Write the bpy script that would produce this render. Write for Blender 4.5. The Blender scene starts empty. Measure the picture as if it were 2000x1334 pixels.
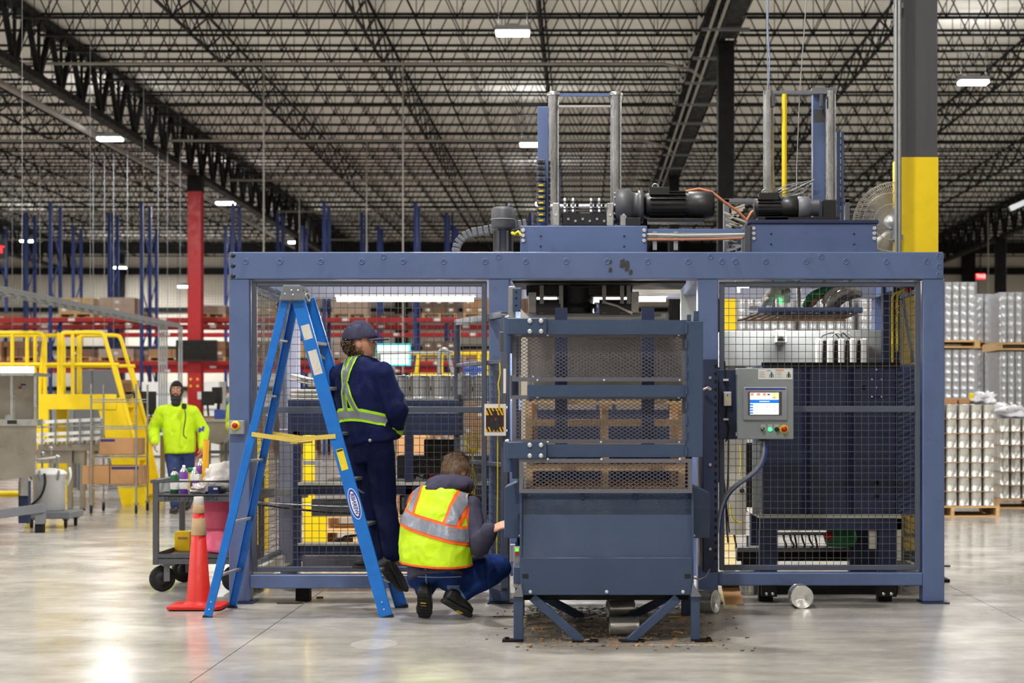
import bpy, bmesh, math, random
import numpy as np
from mathutils import Vector, Matrix, noise as mnoise
random.seed(11)
SC = bpy.context.scene
COL = SC.collection
PI = math.pi

# ------------------------------------------------------------------ camera
FPX, CX, CY, EYE = 3470.0, 1140.0, 800.0, 1.36      # focal length in pixels, optical axis, eye height
cam = bpy.data.cameras.new('camera')
cam.sensor_width = 36.0
cam.lens = FPX / 2000.0 * 36.0
cam.shift_x = (1000.0 - CX) / 2000.0
cam.shift_y = (CY - 667.0) / 2000.0
cam.clip_end = 400
cam.dof.use_dof = True
cam.dof.focus_distance = 11.9
cam.dof.aperture_fstop = 3.2
cam_o = bpy.data.objects.new('camera', cam)
cam_o.location = (0, 0, EYE)
cam_o.rotation_euler = (PI / 2, 0, 0)
COL.objects.link(cam_o)
SC.camera = cam_o

# ------------------------------------------------------------------ world and exposure
w = bpy.data.worlds.new('world'); SC.world = w; w.use_nodes = True
w.node_tree.nodes['Background'].inputs[0].default_value = (0.9, 0.95, 1.0, 1)
w.node_tree.nodes['Background'].inputs[1].default_value = 0.25
SC.view_settings.view_transform = 'Standard'
SC.view_settings.look = 'None'
SC.view_settings.gamma = 1
SC.view_settings.use_curve_mapping = False
SC.view_settings.exposure = 0.12
SC.cycles.max_bounces = 7; SC.cycles.diffuse_bounces = 4; SC.cycles.glossy_bounces = 3; SC.cycles.transmission_bounces = 4; SC.cycles.transparent_max_bounces = 8
SC.cycles.caustics_reflective = False; SC.cycles.caustics_refractive = False
LAMP_W = 430.0        # one high-bay lamp

# a pixel of the 2000x1334 frame at depth d, as metres in the hall
def X(px, d): return (px - CX) / FPX * d
def Z(py, d): return EYE - (py - CY) / FPX * d
def P(px, py, d): return Vector((X(px, d), d, Z(py, d)))

# ------------------------------------------------------------------ mesh helper
class MB:
    def __init__(s): s.v = []; s.f = []; s.sm = []
    def add(s, vs, fs, smooth=False):
        b = len(s.v); s.v.extend([tuple(v) for v in vs])
        for f in fs:
            s.f.append([b + i for i in f]); s.sm.append(smooth)
        return s
    def box(s, x0, x1, y0, y1, z0, z1):
        if x0 > x1: x0, x1 = x1, x0
        if y0 > y1: y0, y1 = y1, y0
        if z0 > z1: z0, z1 = z1, z0
        return s.add([(x0,y0,z0),(x1,y0,z0),(x1,y1,z0),(x0,y1,z0),(x0,y0,z1),(x1,y0,z1),(x1,y1,z1),(x0,y1,z1)],
                     [(0,3,2,1),(4,5,6,7),(0,1,5,4),(1,2,6,5),(2,3,7,6),(3,0,4,7)])
    def obox(s, c, size, M):
        c = Vector(c); hx, hy, hz = size[0]/2, size[1]/2, size[2]/2
        vs = [c + M @ Vector(q) for q in [(-hx,-hy,-hz),(hx,-hy,-hz),(hx,hy,-hz),(-hx,hy,-hz),(-hx,-hy,hz),(hx,-hy,hz),(hx,hy,hz),(-hx,hy,hz)]]
        return s.add(vs, [(0,3,2,1),(4,5,6,7),(0,1,5,4),(1,2,6,5),(2,3,7,6),(3,0,4,7)])
    def bar(s, a, b, wd, ht=None, up=(0,0,1)):
        a = Vector(a); b = Vector(b); ht = ht or wd
        M = frame(b - a, up)
        return s.obox((a + b) / 2, (wd, ht, (b - a).length), M)
    def cyl(s, a, b, r, r2=None, n=12, caps=True):
        a = Vector(a); b = Vector(b); r2 = r if r2 is None else r2
        M = frame(b - a)
        vs = []
        for c, q in ((a, r), (b, r2)):
            for i in range(n):
                t = 2*PI*i/n
                vs.append(c + M @ Vector((q*math.cos(t), q*math.sin(t), 0)))
        s.add(vs, [(i, (i+1) % n, n+(i+1) % n, n+i) for i in range(n)], True)
        if caps:
            s.add(vs[:n], [tuple(range(n-1, -1, -1))]); s.add(vs[n:], [tuple(range(n))])
        return s
    def tube(s, pts, r, n=6, closed=False):
        pts = [Vector(p) for p in pts]; m = len(pts); vs = []
        prev = None
        for i, p in enumerate(pts):
            if closed: t = pts[(i+1) % m] - pts[i-1]
            else: t = pts[min(i+1, m-1)] - pts[max(i-1, 0)]
            if t.length < 1e-9: t = Vector((0,0,1))
            t.normalize()
            if prev is None:
                Mx = frame(t); u = Mx.col[0].copy()
            else:
                u = prev - t * prev.dot(t)
                u = u.normalized() if u.length > 1e-6 else frame(t).col[0].copy()
            prev = u; v = t.cross(u)
            rr = r[i] if isinstance(r, (list, tuple)) else r
            for k in range(n):
                a = 2*PI*k/n
                vs.append(p + u*(rr*math.cos(a)) + v*(rr*math.sin(a)))
        fs = []
        for i in range(m if closed else m-1):
            j = (i+1) % m
            for k in range(n):
                fs.append((i*n+k, i*n+(k+1) % n, j*n+(k+1) % n, j*n+k))
        s.add(vs, fs, True)
        if not closed:
            s.add(vs[:n], [tuple(range(n-1, -1, -1))]); s.add(vs[-n:], [tuple(range(n))])
        return s
    def prism(s, poly, axis, a, b):
        n = len(poly)
        def q(p, t):
            return {'x': (t, p[0], p[1]), 'y': (p[0], t, p[1]), 'z': (p[0], p[1], t)}[axis]
        vs = [q(p, a) for p in poly] + [q(p, b) for p in poly]
        return s.add(vs, [tuple(range(n-1, -1, -1)), tuple(range(n, 2*n))] + [(i, (i+1) % n, n+(i+1) % n, n+i) for i in range(n)])
    def lathe(s, prof, c, n=24, axis=(0,0,1), smooth=True):
        c = Vector(c); M = frame(axis); m = len(prof); vs = []
        for r, h in prof:
            for i in range(n):
                t = 2*PI*i/n
                vs.append(c + M @ Vector((r*math.cos(t), r*math.sin(t), h)))
        fs = []
        for j in range(m-1):
            for i in range(n):
                fs.append((j*n+i, j*n+(i+1) % n, (j+1)*n+(i+1) % n, (j+1)*n+i))
        s.add(vs, fs, smooth)
        if prof[0][0] > 1e-6: s.add(vs[:n], [tuple(range(n-1, -1, -1))])
        if prof[-1][0] > 1e-6: s.add(vs[-n:], [tuple(range(n))])
        return s
    def ball(s, c, r, n=12, m=8, M=None):
        if not isinstance(r, (tuple, list)): r = (r, r, r)
        c = Vector(c); vs = []; M = M or Matrix.Identity(3)
        for j in range(m+1):
            ph = PI*j/m
            for i in range(n):
                t = 2*PI*i/n
                vs.append(c + M @ Vector((r[0]*math.sin(ph)*math.cos(t), r[1]*math.sin(ph)*math.sin(t), -r[2]*math.cos(ph))))
        fs = [(j*n+i, j*n+(i+1) % n, (j+1)*n+(i+1) % n, (j+1)*n+i) for j in range(m) for i in range(n)]
        return s.add(vs, fs, True)
    def cap(s, a, b, r, r2=None, n=12):
        r2 = r if r2 is None else r2
        a = Vector(a); b = Vector(b)
        s.cyl(a, b, r, r2, n); s.ball(a, r, n, 8); s.ball(b, r2, n, 8)
        return s
    def loft(s, rings, n=20, smooth=True, pw=0.9):
        vs = []
        for c, u, v in rings:
            c, u, v = Vector(c), Vector(u), Vector(v)
            for i in range(n):
                t = 2*PI*i/n; ct, st = math.cos(t), math.sin(t)
                vs.append(c + u*(math.copysign(abs(ct)**pw, ct)) + v*(math.copysign(abs(st)**pw, st)))
        m = len(rings)
        fs = [(j*n+i, j*n+(i+1) % n, (j+1)*n+(i+1) % n, (j+1)*n+i) for j in range(m-1) for i in range(n)]
        s.add(vs, fs, smooth)
        s.add(vs[:n], [tuple(range(n-1, -1, -1))]); s.add(vs[-n:], [tuple(range(n))])
        return s
    def mesh(s, name):
        me = bpy.data.meshes.new(name)
        me.from_pydata(s.v, [], s.f)
        me.polygons.foreach_set('use_smooth', s.sm)
        me.update()
        return me
    def build(s, name, m, parent=None, bevel=0.0, seg=1):
        return put(name, s.mesh(name), m, parent, bevel, seg)

def frame(d, up=(0,0,1)):
    d = Vector(d).normalized(); up = Vector(up)
    if abs(d.dot(up.normalized())) > 0.999: up = Vector((0,1,0)) if abs(d.y) < 0.9 else Vector((1,0,0))
    x = up.cross(d).normalized(); y = d.cross(x)
    return Matrix((x, y, d)).transposed()

def put(name, me, m, parent=None, bevel=0.0, seg=1):
    o = bpy.data.objects.new(name, me)
    COL.objects.link(o)
    if m is not None:
        if len(me.materials) == 0: me.materials.append(m)
    if parent is not None:
        o.parent = parent
        o.matrix_parent_inverse = Matrix.Translation(-root_loc(parent))
    if bevel:
        b = o.modifiers.new('bevel', 'BEVEL'); b.width = bevel; b.segments = seg; b.limit_method = 'ANGLE'
    return o

def root_loc(o):
    return Vector(o.location) if o.type == 'EMPTY' else Vector((0,0,0))

def thing(name, label, cat, loc=(0,0,0), group=None):
    o = bpy.data.objects.new(name, None); COL.objects.link(o)
    o.empty_display_size = 0.1
    o.location = loc; o['label'] = label; o['category'] = cat
    if group: o['group'] = group
    return o
def tag(o, label=None, cat=None, group=None, kind=None):
    if label: o['label'] = label
    if cat: o['category'] = cat
    if group: o['group'] = group
    if kind: o['kind'] = kind
    return o
def struct(o, label=None):
    o['kind'] = 'structure'
    if label: o['label'] = label
    return o
def dup(root, loc, label=None, rz=None, group=None):
    r = root.copy(); COL.objects.link(r); r.location = loc
    if rz is not None: r.rotation_euler = (0, 0, rz)
    if label: r['label'] = label
    if group: r['group'] = group
    for ch in list(root.children):
        c = ch.copy(); COL.objects.link(c); c.parent = r; c.matrix_parent_inverse = ch.matrix_parent_inverse.copy()
        for g in list(ch.children):
            d = g.copy(); COL.objects.link(d); d.parent = c; d.matrix_parent_inverse = g.matrix_parent_inverse.copy()
    return r

# ------------------------------------------------------------------ materials
def s2l(c):
    c = c / 255.0
    return c / 12.92 if c <= 0.04045 else ((c + 0.055) / 1.055) ** 2.4
def rgb(c): return (s2l(c[0]), s2l(c[1]), s2l(c[2]), 1)
MATS = {}
def mat(name, col, rough=0.5, metal=0.0, var=0.10, vs=5.0, bump=0.0, bs=60.0, rv=0.12, emit=None, es=0.0, dirt=0.0,
        dcol=(40,36,32), coat=0.0, stretch=None, spec=0.5, trans=0.0, alpha=1.0):
    if name in MATS: return MATS[name]
    m = bpy.data.materials.new(name); m.use_nodes = True
    nt = m.node_tree; N = nt.nodes; L = nt.links
    b = N['Principled BSDF']
    b.inputs['Metallic'].default_value = metal
    b.inputs['Coat Weight'].default_value = coat
    b.inputs['Specular IOR Level'].default_value = spec
    b.inputs['Transmission Weight'].default_value = trans
    b.inputs['Alpha'].default_value = alpha
    tc = N.new('ShaderNodeTexCoord'); mp = N.new('ShaderNodeMapping')
    if stretch: mp.inputs['Scale'].default_value = stretch
    L.new(tc.outputs['Object'], mp.inputs['Vector'])
    n1 = N.new('ShaderNodeTexNoise'); n1.inputs['Scale'].default_value = vs; n1.inputs['Detail'].default_value = 5
    n1.inputs['Roughness'].default_value = 0.65
    L.new(mp.outputs[0], n1.inputs['Vector'])
    hs = N.new('ShaderNodeHueSaturation'); hs.inputs['Color'].default_value = rgb(col)
    mr = N.new('ShaderNodeMapRange'); mr.inputs['From Min'].default_value = 0.3; mr.inputs['From Max'].default_value = 0.7
    mr.inputs['To Min'].default_value = 1 - var; mr.inputs['To Max'].default_value = 1 + var
    L.new(n1.outputs['Fac'], mr.inputs['Value']); L.new(mr.outputs[0], hs.inputs['Value'])
    out = hs.outputs['Color']
    if dirt > 0:
        n3 = N.new('ShaderNodeTexNoise'); n3.inputs['Scale'].default_value = vs*1.7; n3.inputs['Detail'].default_value = 8
        n3.inputs['Roughness'].default_value = 0.75
        L.new(mp.outputs[0], n3.inputs['Vector'])
        r3 = N.new('ShaderNodeMapRange'); r3.inputs['From Min'].default_value = 0.56; r3.inputs['From Max'].default_value = 0.74
        r3.inputs['To Max'].default_value = dirt
        L.new(n3.outputs['Fac'], r3.inputs['Value'])
        mx = N.new('ShaderNodeMixRGB'); mx.inputs['Color2'].default_value = rgb(dcol)
        L.new(r3.outputs[0], mx.inputs['Fac']); L.new(out, mx.inputs['Color1']); out = mx.outputs[0]
    L.new(out, b.inputs['Base Color'])
    r2 = N.new('ShaderNodeMapRange'); r2.inputs['From Min'].default_value = 0.3; r2.inputs['From Max'].default_value = 0.7
    r2.inputs['To Min'].default_value = max(0.02, rough - rv*rough*2); r2.inputs['To Max'].default_value = min(1, rough + rv*rough*2)
    n2 = N.new('ShaderNodeTexNoise'); n2.inputs['Scale'].default_value = vs*2.3; n2.inputs['Detail'].default_value = 3
    L.new(mp.outputs[0], n2.inputs['Vector']); L.new(n2.outputs['Fac'], r2.inputs['Value']); L.new(r2.outputs[0], b.inputs['Roughness'])
    if bump > 0:
        nb = N.new('ShaderNodeTexNoise'); nb.inputs['Scale'].default_value = bs; nb.inputs['Detail'].default_value = 4
        L.new(mp.outputs[0], nb.inputs['Vector'])
        bp = N.new('ShaderNodeBump'); bp.inputs['Strength'].default_value = bump; bp.inputs['Distance'].default_value = 0.01
        L.new(nb.outputs['Fac'], bp.inputs['Height']); L.new(bp.outputs[0], b.inputs['Normal'])
    if emit is not None:
        b.inputs['Emission Color'].default_value = rgb(emit); b.inputs['Emission Strength'].default_value = es
    MATS[name] = m
    return m

M_BLUE = mat('machine_blue_paint', (90,108,149), 0.38, var=0.07, vs=3, dirt=0.35, dcol=(60,62,66), bump=0.05, bs=90, spec=0.4)
M_CHUTE = mat('chute_blue_paint', (55,72,100), 0.40, var=0.08, vs=4, dirt=0.3, dcol=(50,56,62), bump=0.06, bs=70, spec=0.4)
M_DKBLUE = mat('dark_blue_paint', (40,50,80), 0.45, var=0.12, vs=4, dirt=0.3, dcol=(45,44,48), spec=0.35)
M_FENCE = mat('fence_grey_paint', (84,90,106), 0.45, var=0.06, vs=8, spec=0.4)
M_LAV = mat('lavender_grey_paint', (132,134,152), 0.5, var=0.05, vs=4)
M_WIRE = mat('galvanised_wire', (96,94,94), 0.45, metal=0.6, var=0.1, vs=20)
M_BLACK = mat('black_steel', (12,12,13), 0.65, var=0.1, vs=3, spec=0.25)
M_BLKP = mat('black_plastic', (17,17,19), 0.45, var=0.15, vs=12)
M_RUB = mat('black_rubber', (22,22,23), 0.7, var=0.2, vs=20, bump=0.1)
M_STEEL = mat('bright_steel', (176,176,174), 0.32, metal=0.9, var=0.12, vs=9)
M_CHROME = mat('greasy_chrome_rod', (150,150,150), 0.28, metal=0.95, var=0.3, vs=14, dirt=0.55, dcol=(60,58,54), stretch=(1,1,0.3))
M_ALU = mat('aluminium', (190,190,190), 0.4, metal=0.8, var=0.08, vs=10)
M_ZINC = mat('zinc_bolt', (205,208,210), 0.35, metal=0.6, var=0.1, vs=30)
M_STAIN = mat('stainless_sheet', (152,146,136), 0.33, metal=0.85, var=0.14, vs=2.2, bump=0.08, bs=6)
M_GALV = mat('galvanised_steel', (150,152,152), 0.42, metal=0.6, var=0.12, vs=14)
M_GREY = mat('mid_grey_paint', (110,112,118), 0.5, var=0.06, vs=6)
M_LGREY = mat('light_grey_paint', (152,156,156), 0.45, var=0.04, vs=5)
M_BEIGE = mat('pale_beige_paint', (196,192,178), 0.5, var=0.06, vs=3)
M_WHITE = mat('white_plastic', (226,226,222), 0.45, var=0.05, vs=8)
M_YEL = mat('safety_yellow_paint', (246,212,8), 0.42, var=0.06, vs=3, dirt=0.12, dcol=(150,120,20))
M_RED = mat('red_column_paint', (182,18,26), 0.45, var=0.08, vs=2)
M_DKGREY = mat('dark_grey_paint', (74,74,78), 0.5, var=0.08, vs=2, stretch=(6,6,0.4))
M_LADDER = mat('ladder_blue_fibreglass', (8,112,206), 0.36, var=0.10, vs=7, dirt=0.4, dcol=(20,70,120), bump=0.05, bs=50)
M_RACKB = mat('rack_blue_paint', (24,52,118), 0.5, var=0.1, vs=1)
M_RACKR = mat('rack_red_paint', (170,22,28), 0.5, var=0.12, vs=0.6)
M_CARD = mat('cardboard', (176,132,88), 0.85, var=0.10, vs=3, bump=0.05, bs=20)
M_CARD2 = mat('dull_cardboard', (140,104,78), 0.85, var=0.2, vs=1.5)
M_WOOD = mat('pallet_wood', (212,174,122), 0.8, var=0.22, vs=5, bump=0.2, bs=30, stretch=(0.4,4,4))
M_TIN = mat('tin_can_metal', (226,226,222), 0.24, metal=0.75, var=0.015, vs=12, rv=0.05)
M_TIN2 = mat('wrapped_can_metal', (226,229,234), 0.2, metal=0.72, var=0.05, vs=9)
M_ORANGE = mat('orange_cable', (186,118,82), 0.5, var=0.1)
M_YCABLE = mat('yellow_cable', (226,200,24), 0.5, var=0.06)
M_GREEN = mat('green_plastic', (16,120,62), 0.4, var=0.08)
# ================================================================== THE HALL
def concrete():
    m = bpy.data.materials.new('polished_concrete'); m.use_nodes = True
    N = m.node_tree.nodes; L = m.node_tree.links; b = N['Principled BSDF']
    g = N.new('ShaderNodeNewGeometry')
    def noise(scale, det, rough=0.6, st=(1,1,1)):
        mp = N.new('ShaderNodeMapping'); mp.inputs['Scale'].default_value = st
        L.new(g.outputs['Position'], mp.inputs['Vector'])
        n = N.new('ShaderNodeTexNoise'); n.inputs['Scale'].default_value = scale; n.inputs['Detail'].default_value = det
        n.inputs['Roughness'].default_value = rough
        L.new(mp.outputs[0], n.inputs['Vector'])
        return n.outputs['Fac']
    def ramp(src, a, bb, lo, hi):
        r = N.new('ShaderNodeMapRange'); r.inputs['From Min'].default_value = a; r.inputs['From Max'].default_value = bb
        r.inputs['To Min'].default_value = lo; r.inputs['To Max'].default_value = hi
        L.new(src, r.inputs['Value']); return r.outputs[0]
    def mixc(f, c1, c2):
        x = N.new('ShaderNodeMixRGB')
        L.new(f, x.inputs['Fac'])
        for k, c in (('Color1', c1), ('Color2', c2)):
            if isinstance(c, tuple): x.inputs[k].default_value = rgb(c)
            else: L.new(c, x.inputs[k])
        return x.outputs[0]
    c = mixc(ramp(noise(0.8, 5, 0.6), 0.30, 0.70, 0, 1), (158,154,147), (194,187,175))
    c = mixc(ramp(noise(0.45, 4, 0.6), 0.40, 0.75, 0, 0.6), c, (166,165,163))
    c = mixc(ramp(noise(2.2, 6, 0.62, (1,2.2,1)), 0.45, 0.8, 0, 0.7), c, (128,123,115))
    c = mixc(ramp(noise(7.0, 6, 0.65), 0.50, 0.85, 0, 0.5), c, (206,199,189))
    c = mixc(ramp(noise(40, 4, 0.7), 0.6, 0.75, 0, 0.25), c, (96,92,88))
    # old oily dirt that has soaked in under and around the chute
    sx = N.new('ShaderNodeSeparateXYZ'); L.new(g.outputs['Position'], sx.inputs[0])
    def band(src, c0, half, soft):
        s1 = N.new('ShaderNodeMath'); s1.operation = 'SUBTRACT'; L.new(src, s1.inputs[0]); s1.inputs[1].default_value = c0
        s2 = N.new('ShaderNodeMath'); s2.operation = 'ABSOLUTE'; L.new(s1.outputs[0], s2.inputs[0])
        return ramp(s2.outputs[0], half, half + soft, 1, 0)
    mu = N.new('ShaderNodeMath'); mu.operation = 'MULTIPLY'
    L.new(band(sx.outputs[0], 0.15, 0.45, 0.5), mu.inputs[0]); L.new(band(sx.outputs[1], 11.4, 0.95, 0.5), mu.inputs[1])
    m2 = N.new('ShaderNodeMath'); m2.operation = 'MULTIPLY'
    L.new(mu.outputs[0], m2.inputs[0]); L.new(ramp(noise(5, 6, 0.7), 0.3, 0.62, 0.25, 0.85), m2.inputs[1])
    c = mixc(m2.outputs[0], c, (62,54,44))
    L.new(c, b.inputs['Base Color'])
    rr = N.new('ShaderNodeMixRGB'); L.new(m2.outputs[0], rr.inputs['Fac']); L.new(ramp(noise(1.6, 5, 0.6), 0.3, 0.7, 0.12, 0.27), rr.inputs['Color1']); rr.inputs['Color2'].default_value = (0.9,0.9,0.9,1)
    L.new(rr.outputs[0], b.inputs['Roughness'])
    b.inputs['Specular IOR Level'].default_value = 0.55
    bp = N.new('ShaderNodeBump'); bp.inputs['Strength'].default_value = 0.05; bp.inputs['Distance'].default_value = 0.01
    L.new(noise(9, 3, 0.5), bp.inputs['Height']); L.new(bp.outputs[0], b.inputs['Normal'])
    return m
M_CONC = concrete()
M_JOINT = mat('joint_filler', (48,44,40), 0.9)
YB, YF = 88.0, -17.0          # back and front walls
XL, XR = -46.0, 46.0
floor = struct(MB().box(XL, XR, YF, YB, -0.3, -0.012).build('floor', M_JOINT), 'polished grey concrete slab floor of the hall')
xs = [XL] + [-1.96 + 4.78*k for k in range(-9, 10)] + [XR]
ys = [YF, 6.2, 10.98, 15.76, 20.54, 25.32, YB]
for i in range(len(xs)-1):
    for j in range(len(ys)-1):
        MB().box(xs[i]+0.003, xs[i+1]-0.003, ys[j]+0.003, ys[j+1]-0.003, -0.012, 0).build('slab', M_CONC, floor)

M_DECK = mat('roof_deck', (240,236,228), 0.85, var=0.06, vs=0.5)
ceil = struct(MB().box(XL, XR, YF, YB, 9.66, 9.8).build('ceiling', M_DECK), 'pale roof deck carried by black open-web steel joists')
BAY = 14.05; GX = [2.65 + BAY*k for k in range(-3, 3)]
CYS = [14.15 + 19.05*k for k in range(-1, 4)]
def joist_mesh():
    mb = MB(); L = BAY; zt, zb = 9.60, 8.86; n = 18; p = L/n
    mb.box(0, L, -0.05, 0.05, zt+0.02, zt+0.055); mb.box(p*0.6, L-p*0.6, -0.04, 0.04, zb-0.02, zb+0.025)
    for i in range(n):
        x0 = i*p; xm = x0 + p/2
        mb.bar((x0+0.03, 0, zt), (xm, 0, zb), 0.022); mb.bar((xm, 0, zb), (x0+p-0.03, 0, zt), 0.022)
        mb.bar((xm, 0, zb), (xm, 0, zt), 0.014)
    return mb.mesh('joist')
jm = joist_mesh(); jm.materials.append(M_BLACK)
y = 27.6
while y < YB - 0.5:
    for k in (-3, -2, -1, 0, 1):
        x0 = 2.65 + BAY*k
        if (k == -3 and y < 60) or (k == 1 and y < 48): continue
        o = put('joist', jm, None, ceil); o.location = (x0, y, 0)
    y += 1.6
def girder_mesh():
    mb = MB(); L = 19.05; zt, zb = 9.42, 8.26; n = 12; p = L/n
    mb.box(-0.13, 0.13, 0, L, zt, zt+0.16); mb.box(-0.13, 0.13, p*0.3, L-p*0.3, zb-0.07, zb+0.07)
    for i in range(n):
        y0 = i*p; ym = y0 + p/2
        mb.bar((0, y0+0.05, zt), (0, ym, zb), 0.10); mb.bar((0, ym, zb), (0, y0+p-0.05, zt), 0.10)
        mb.bar((0, ym, zb), (0, ym, zt), 0.06)
    return mb.mesh('girder')
gm = girder_mesh(); gm.materials.append(M_BLACK)
for gx in GX[:5]:
    for cy in CYS[1:]:
        if gx in (GX[0],) and cy < 50: continue
        o = put('girder', gm, None, ceil); o.location = (gx, cy, 0)
# bridging rods that tie the joists together, and pipes along the roof
for k in (-2, -1, 0):
    for fr in (0.25, 0.5, 0.75):
        bx = 2.65 + BAY*(k + fr)
        mb = MB(); mb.bar((bx, 27.6, 8.91), (bx, 87.5, 8.91), 0.05); mb.bar((bx+0.06, 27.6, 9.55), (bx+0.06, 87.5, 9.55), 0.045)
        yy = 27.6
        while yy < 60:
            mb.bar((bx, yy, 8.91), (bx, yy+1.6, 9.55), 0.03); mb.bar((bx, yy, 9.55), (bx, yy+1.6, 8.91), 0.03); yy += 1.6
        mb.build('bridging', M_BLACK, ceil)
M_PIPE = mat('sprinkler_pipe_grey', (150,146,138), 0.5, var=0.1, vs=2)
for py, hx in ((37.8, 2.3), (48.6, 2.2), (57.0, 2.2), (66.0, 2.2), (77.0, 2.2)):
    pts = [(-26, py, 8.72), (hx-0.6, py, 8.72), (hx, py+0.1, 8.60), (hx+0.25, py+0.3, 8.45)]
    MB().tube(pts, 0.035, 6).build('sprinkler_pipe', M_PIPE, ceil)
MB().tube([(-12.85, 28, 8.56), (-12.85, 87, 8.56)], 0.075, 8).build('sprinkler_main', M_PIPE, ceil)
MB().tube([(2.25, 28, 8.15), (2.25, 60, 8.15)], 0.03, 6).tube([(2.40, 28, 8.15), (2.40, 60, 8.15)], 0.03, 6).build('conduit_run', M_PIPE, ceil)
for i in range(10):
    yy = 29 + i*2.6
    MB().box(2.1, 2.95, yy-0.03, yy+0.03, 8.10, 8.15).build('conduit_hanger', M_GREY, ceil)

M_WALL = mat('insulated_wall_panel', (206,198,184), 0.75, var=0.05, vs=0.4)
def wall(name, x0, x1, y0, y1, label):
    return struct(MB().box(x0, x1, y0, y1, -0.012, 9.66).build(name, M_WALL), label)
wb = wall('wall_back', XL, XR, YB, YB+0.2, 'pale panelled end wall behind the pallet racks')
wall('wall_left', XL-0.2, XL, YF, YB, 'pale side wall of the hall')
wall('wall_right', XR, XR+0.2, YF, YB, 'pale side wall beyond the can pallets')
wall('wall_front', XL, XR, YF-0.2, YF, 'pale wall behind the viewer')
for zz, hh in ((9.35, 0.5), (8.2, 0.32), (6.3, 0.22), (4.4, 0.2), (2.4, 0.2)):
    MB().box(XL, XR, YB-0.25, YB, zz-hh/2, zz+hh/2).build('girt', M_BLACK, wb)
for xx in (-37, -23.0, -9.0, 5.0, 19.0, 33):
    MB().box(xx-0.3, xx+0.3, YB-0.5, YB, 0, 9.6).build('wall_column', M_BLACK, wb)
for k in range(30):
    xx = XL + 1.5 + k*3.05
    MB().box(xx-0.01, xx+0.01, YB-0.012, YB, 0.2, 9.2).build('panel_joint', M_GREY, wb)

# columns
def column(x, y, label, m, hw=0.15, zt=8.2):
    t = thing('building_column', label, 'column', (x, y, 0))
    MB().box(x-hw, x+hw, y-hw, y+hw, 0.02, zt).build('shaft', m, t, 0.012)
    MB().box(x-hw-0.08, x+hw+0.08, y-hw-0.08, y+hw+0.08, 0, 0.025).build('base_plate', M_BLACK, t)
    MB().box(x-hw-0.05, x+hw+0.05, y-hw-0.05, y+hw+0.05, zt, zt+0.02).build('cap_plate', M_BLACK, t)
    return t
yc = column(2.65, 14.2, 'grey steel column with yellow painted lower half beside the blue machine', M_DKGREY, 0.15, 8.19)
MB().box(2.496, 2.804, 14.046, 14.354, 0.03, Z(307, 14.05)).build('yellow_sleeve', M_YEL, yc)
column(2.65, 33.2, 'black steel column rising behind the machine under the roof girder', M_BLACK, 0.155)
column(2.65, 52.2, 'distant black steel column just left of the nearer black one', M_BLACK, 0.155)
rc = column(-11.4, 52.2, 'tall red steel column with a black television on it', M_RED, 0.2)
MB().box(-11.61, -11.19, 51.99, 52.41, 7.75, 8.19).build('top_collar', M_BLACK, rc)
MB().box(-11.30, -11.08, 51.98, 51.995, 1.66, 1.88).build('notice', M_WHITE, rc)
for xx in (-11.5, -11.3):
    for zz in (2.05, 2.25): MB().box(xx-.03, xx+.03, 51.985, 51.995, zz-.03, zz+.03).build('bolt', M_YEL, rc)
column(-11.4, 71.2, 'far black column behind the red racking', M_BLACK, 0.155)
column(16.7, 71.2, 'far black column beyond the stacked can pallets', M_BLACK, 0.2)

# ================================================================== HIGH-BAY LAMPS
M_LED = mat('led_diffuser', (255,255,255), 0.5, emit=(246,250,255), es=30.0)
def lamp_builder():
    t = thing('high_bay_lamp', 'x', 'lamp', (0,0,0), 'high-bay lamps under the roof')
    MB().box(-0.32, 0.32, -0.17, 0.17, 0.06, 0.15).box(-0.13, 0.13, -0.09, 0.09, 0.15, 0.20).build('housing', M_LGREY, t, 0.01)
    MB().box(-0.30, 0.30, -0.15, 0.15, 0.0, 0.06).build('diffuser', M_LED, t, 0.012)
    for sx in (-0.26, 0.26): MB().bar((sx, 0, 0.15), (sx, 0, 1.44), 0.008).build('hanging_wire', M_WIRE, t)
    MB().tube([(0.28, 0.02, 0.15), (0.36, 0.02, 0.3), (0.30, 0.03, 0.6), (0.27, 0.02, 1.0)], 0.008, 5).build('power_cord', M_BLACK, t)
    return t
def lamp_light(t):
    l = bpy.data.lights.new('lamp_light', 'AREA'); l.shape = 'RECTANGLE'; l.size = 0.6; l.size_y = 0.3
    l.energy = LAMP_W; l.color = (1.0, 0.995, 0.985)
    o = bpy.data.objects.new('lamp_light', l); COL.objects.link(o); o.parent = t; o.location = (0, 0, -0.02)
    if t.location.y > 15 and -30 < t.location.x < 25:      # extra light aimed upward, added to brighten the deck
        u = bpy.data.lights.new('deck_fill_light', 'AREA'); u.shape = 'RECTANGLE'; u.size = 0.6; u.size_y = 0.3; u.energy = LAMP_W*0.05; u.color = l.color
        q = bpy.data.objects.new('deck_fill_light', u); COL.objects.link(q); q.parent = t; q.location = (0, 0, 0.22); q.rotation_euler = (PI, 0, 0)
proto = None
LAMPS = []
seen = {(-1.3, 32.5): 'bright rectangular high-bay lamp at the top centre of the ceiling',
        (-1.35, 46.2): 'small high-bay lamp seen just left of the machine lift post',
        (-12.05, 45.2): 'high-bay lamp above the left roof girder, largest on the left',
        (-11.95, 59.3): 'high-bay lamp just right of the red column top',
        (-11.85, 73.2): 'far high-bay lamp over the top corner of the blue frame',
        (-22.7, 72.6): 'far high-bay lamp at the left picture edge',
        (8.2, 37.4): 'high-bay lamp to the right of the grey and yellow column'}
for k, lb in seen.items(): LAMPS.append((k[0], k[1], 8.21, lb))
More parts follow.
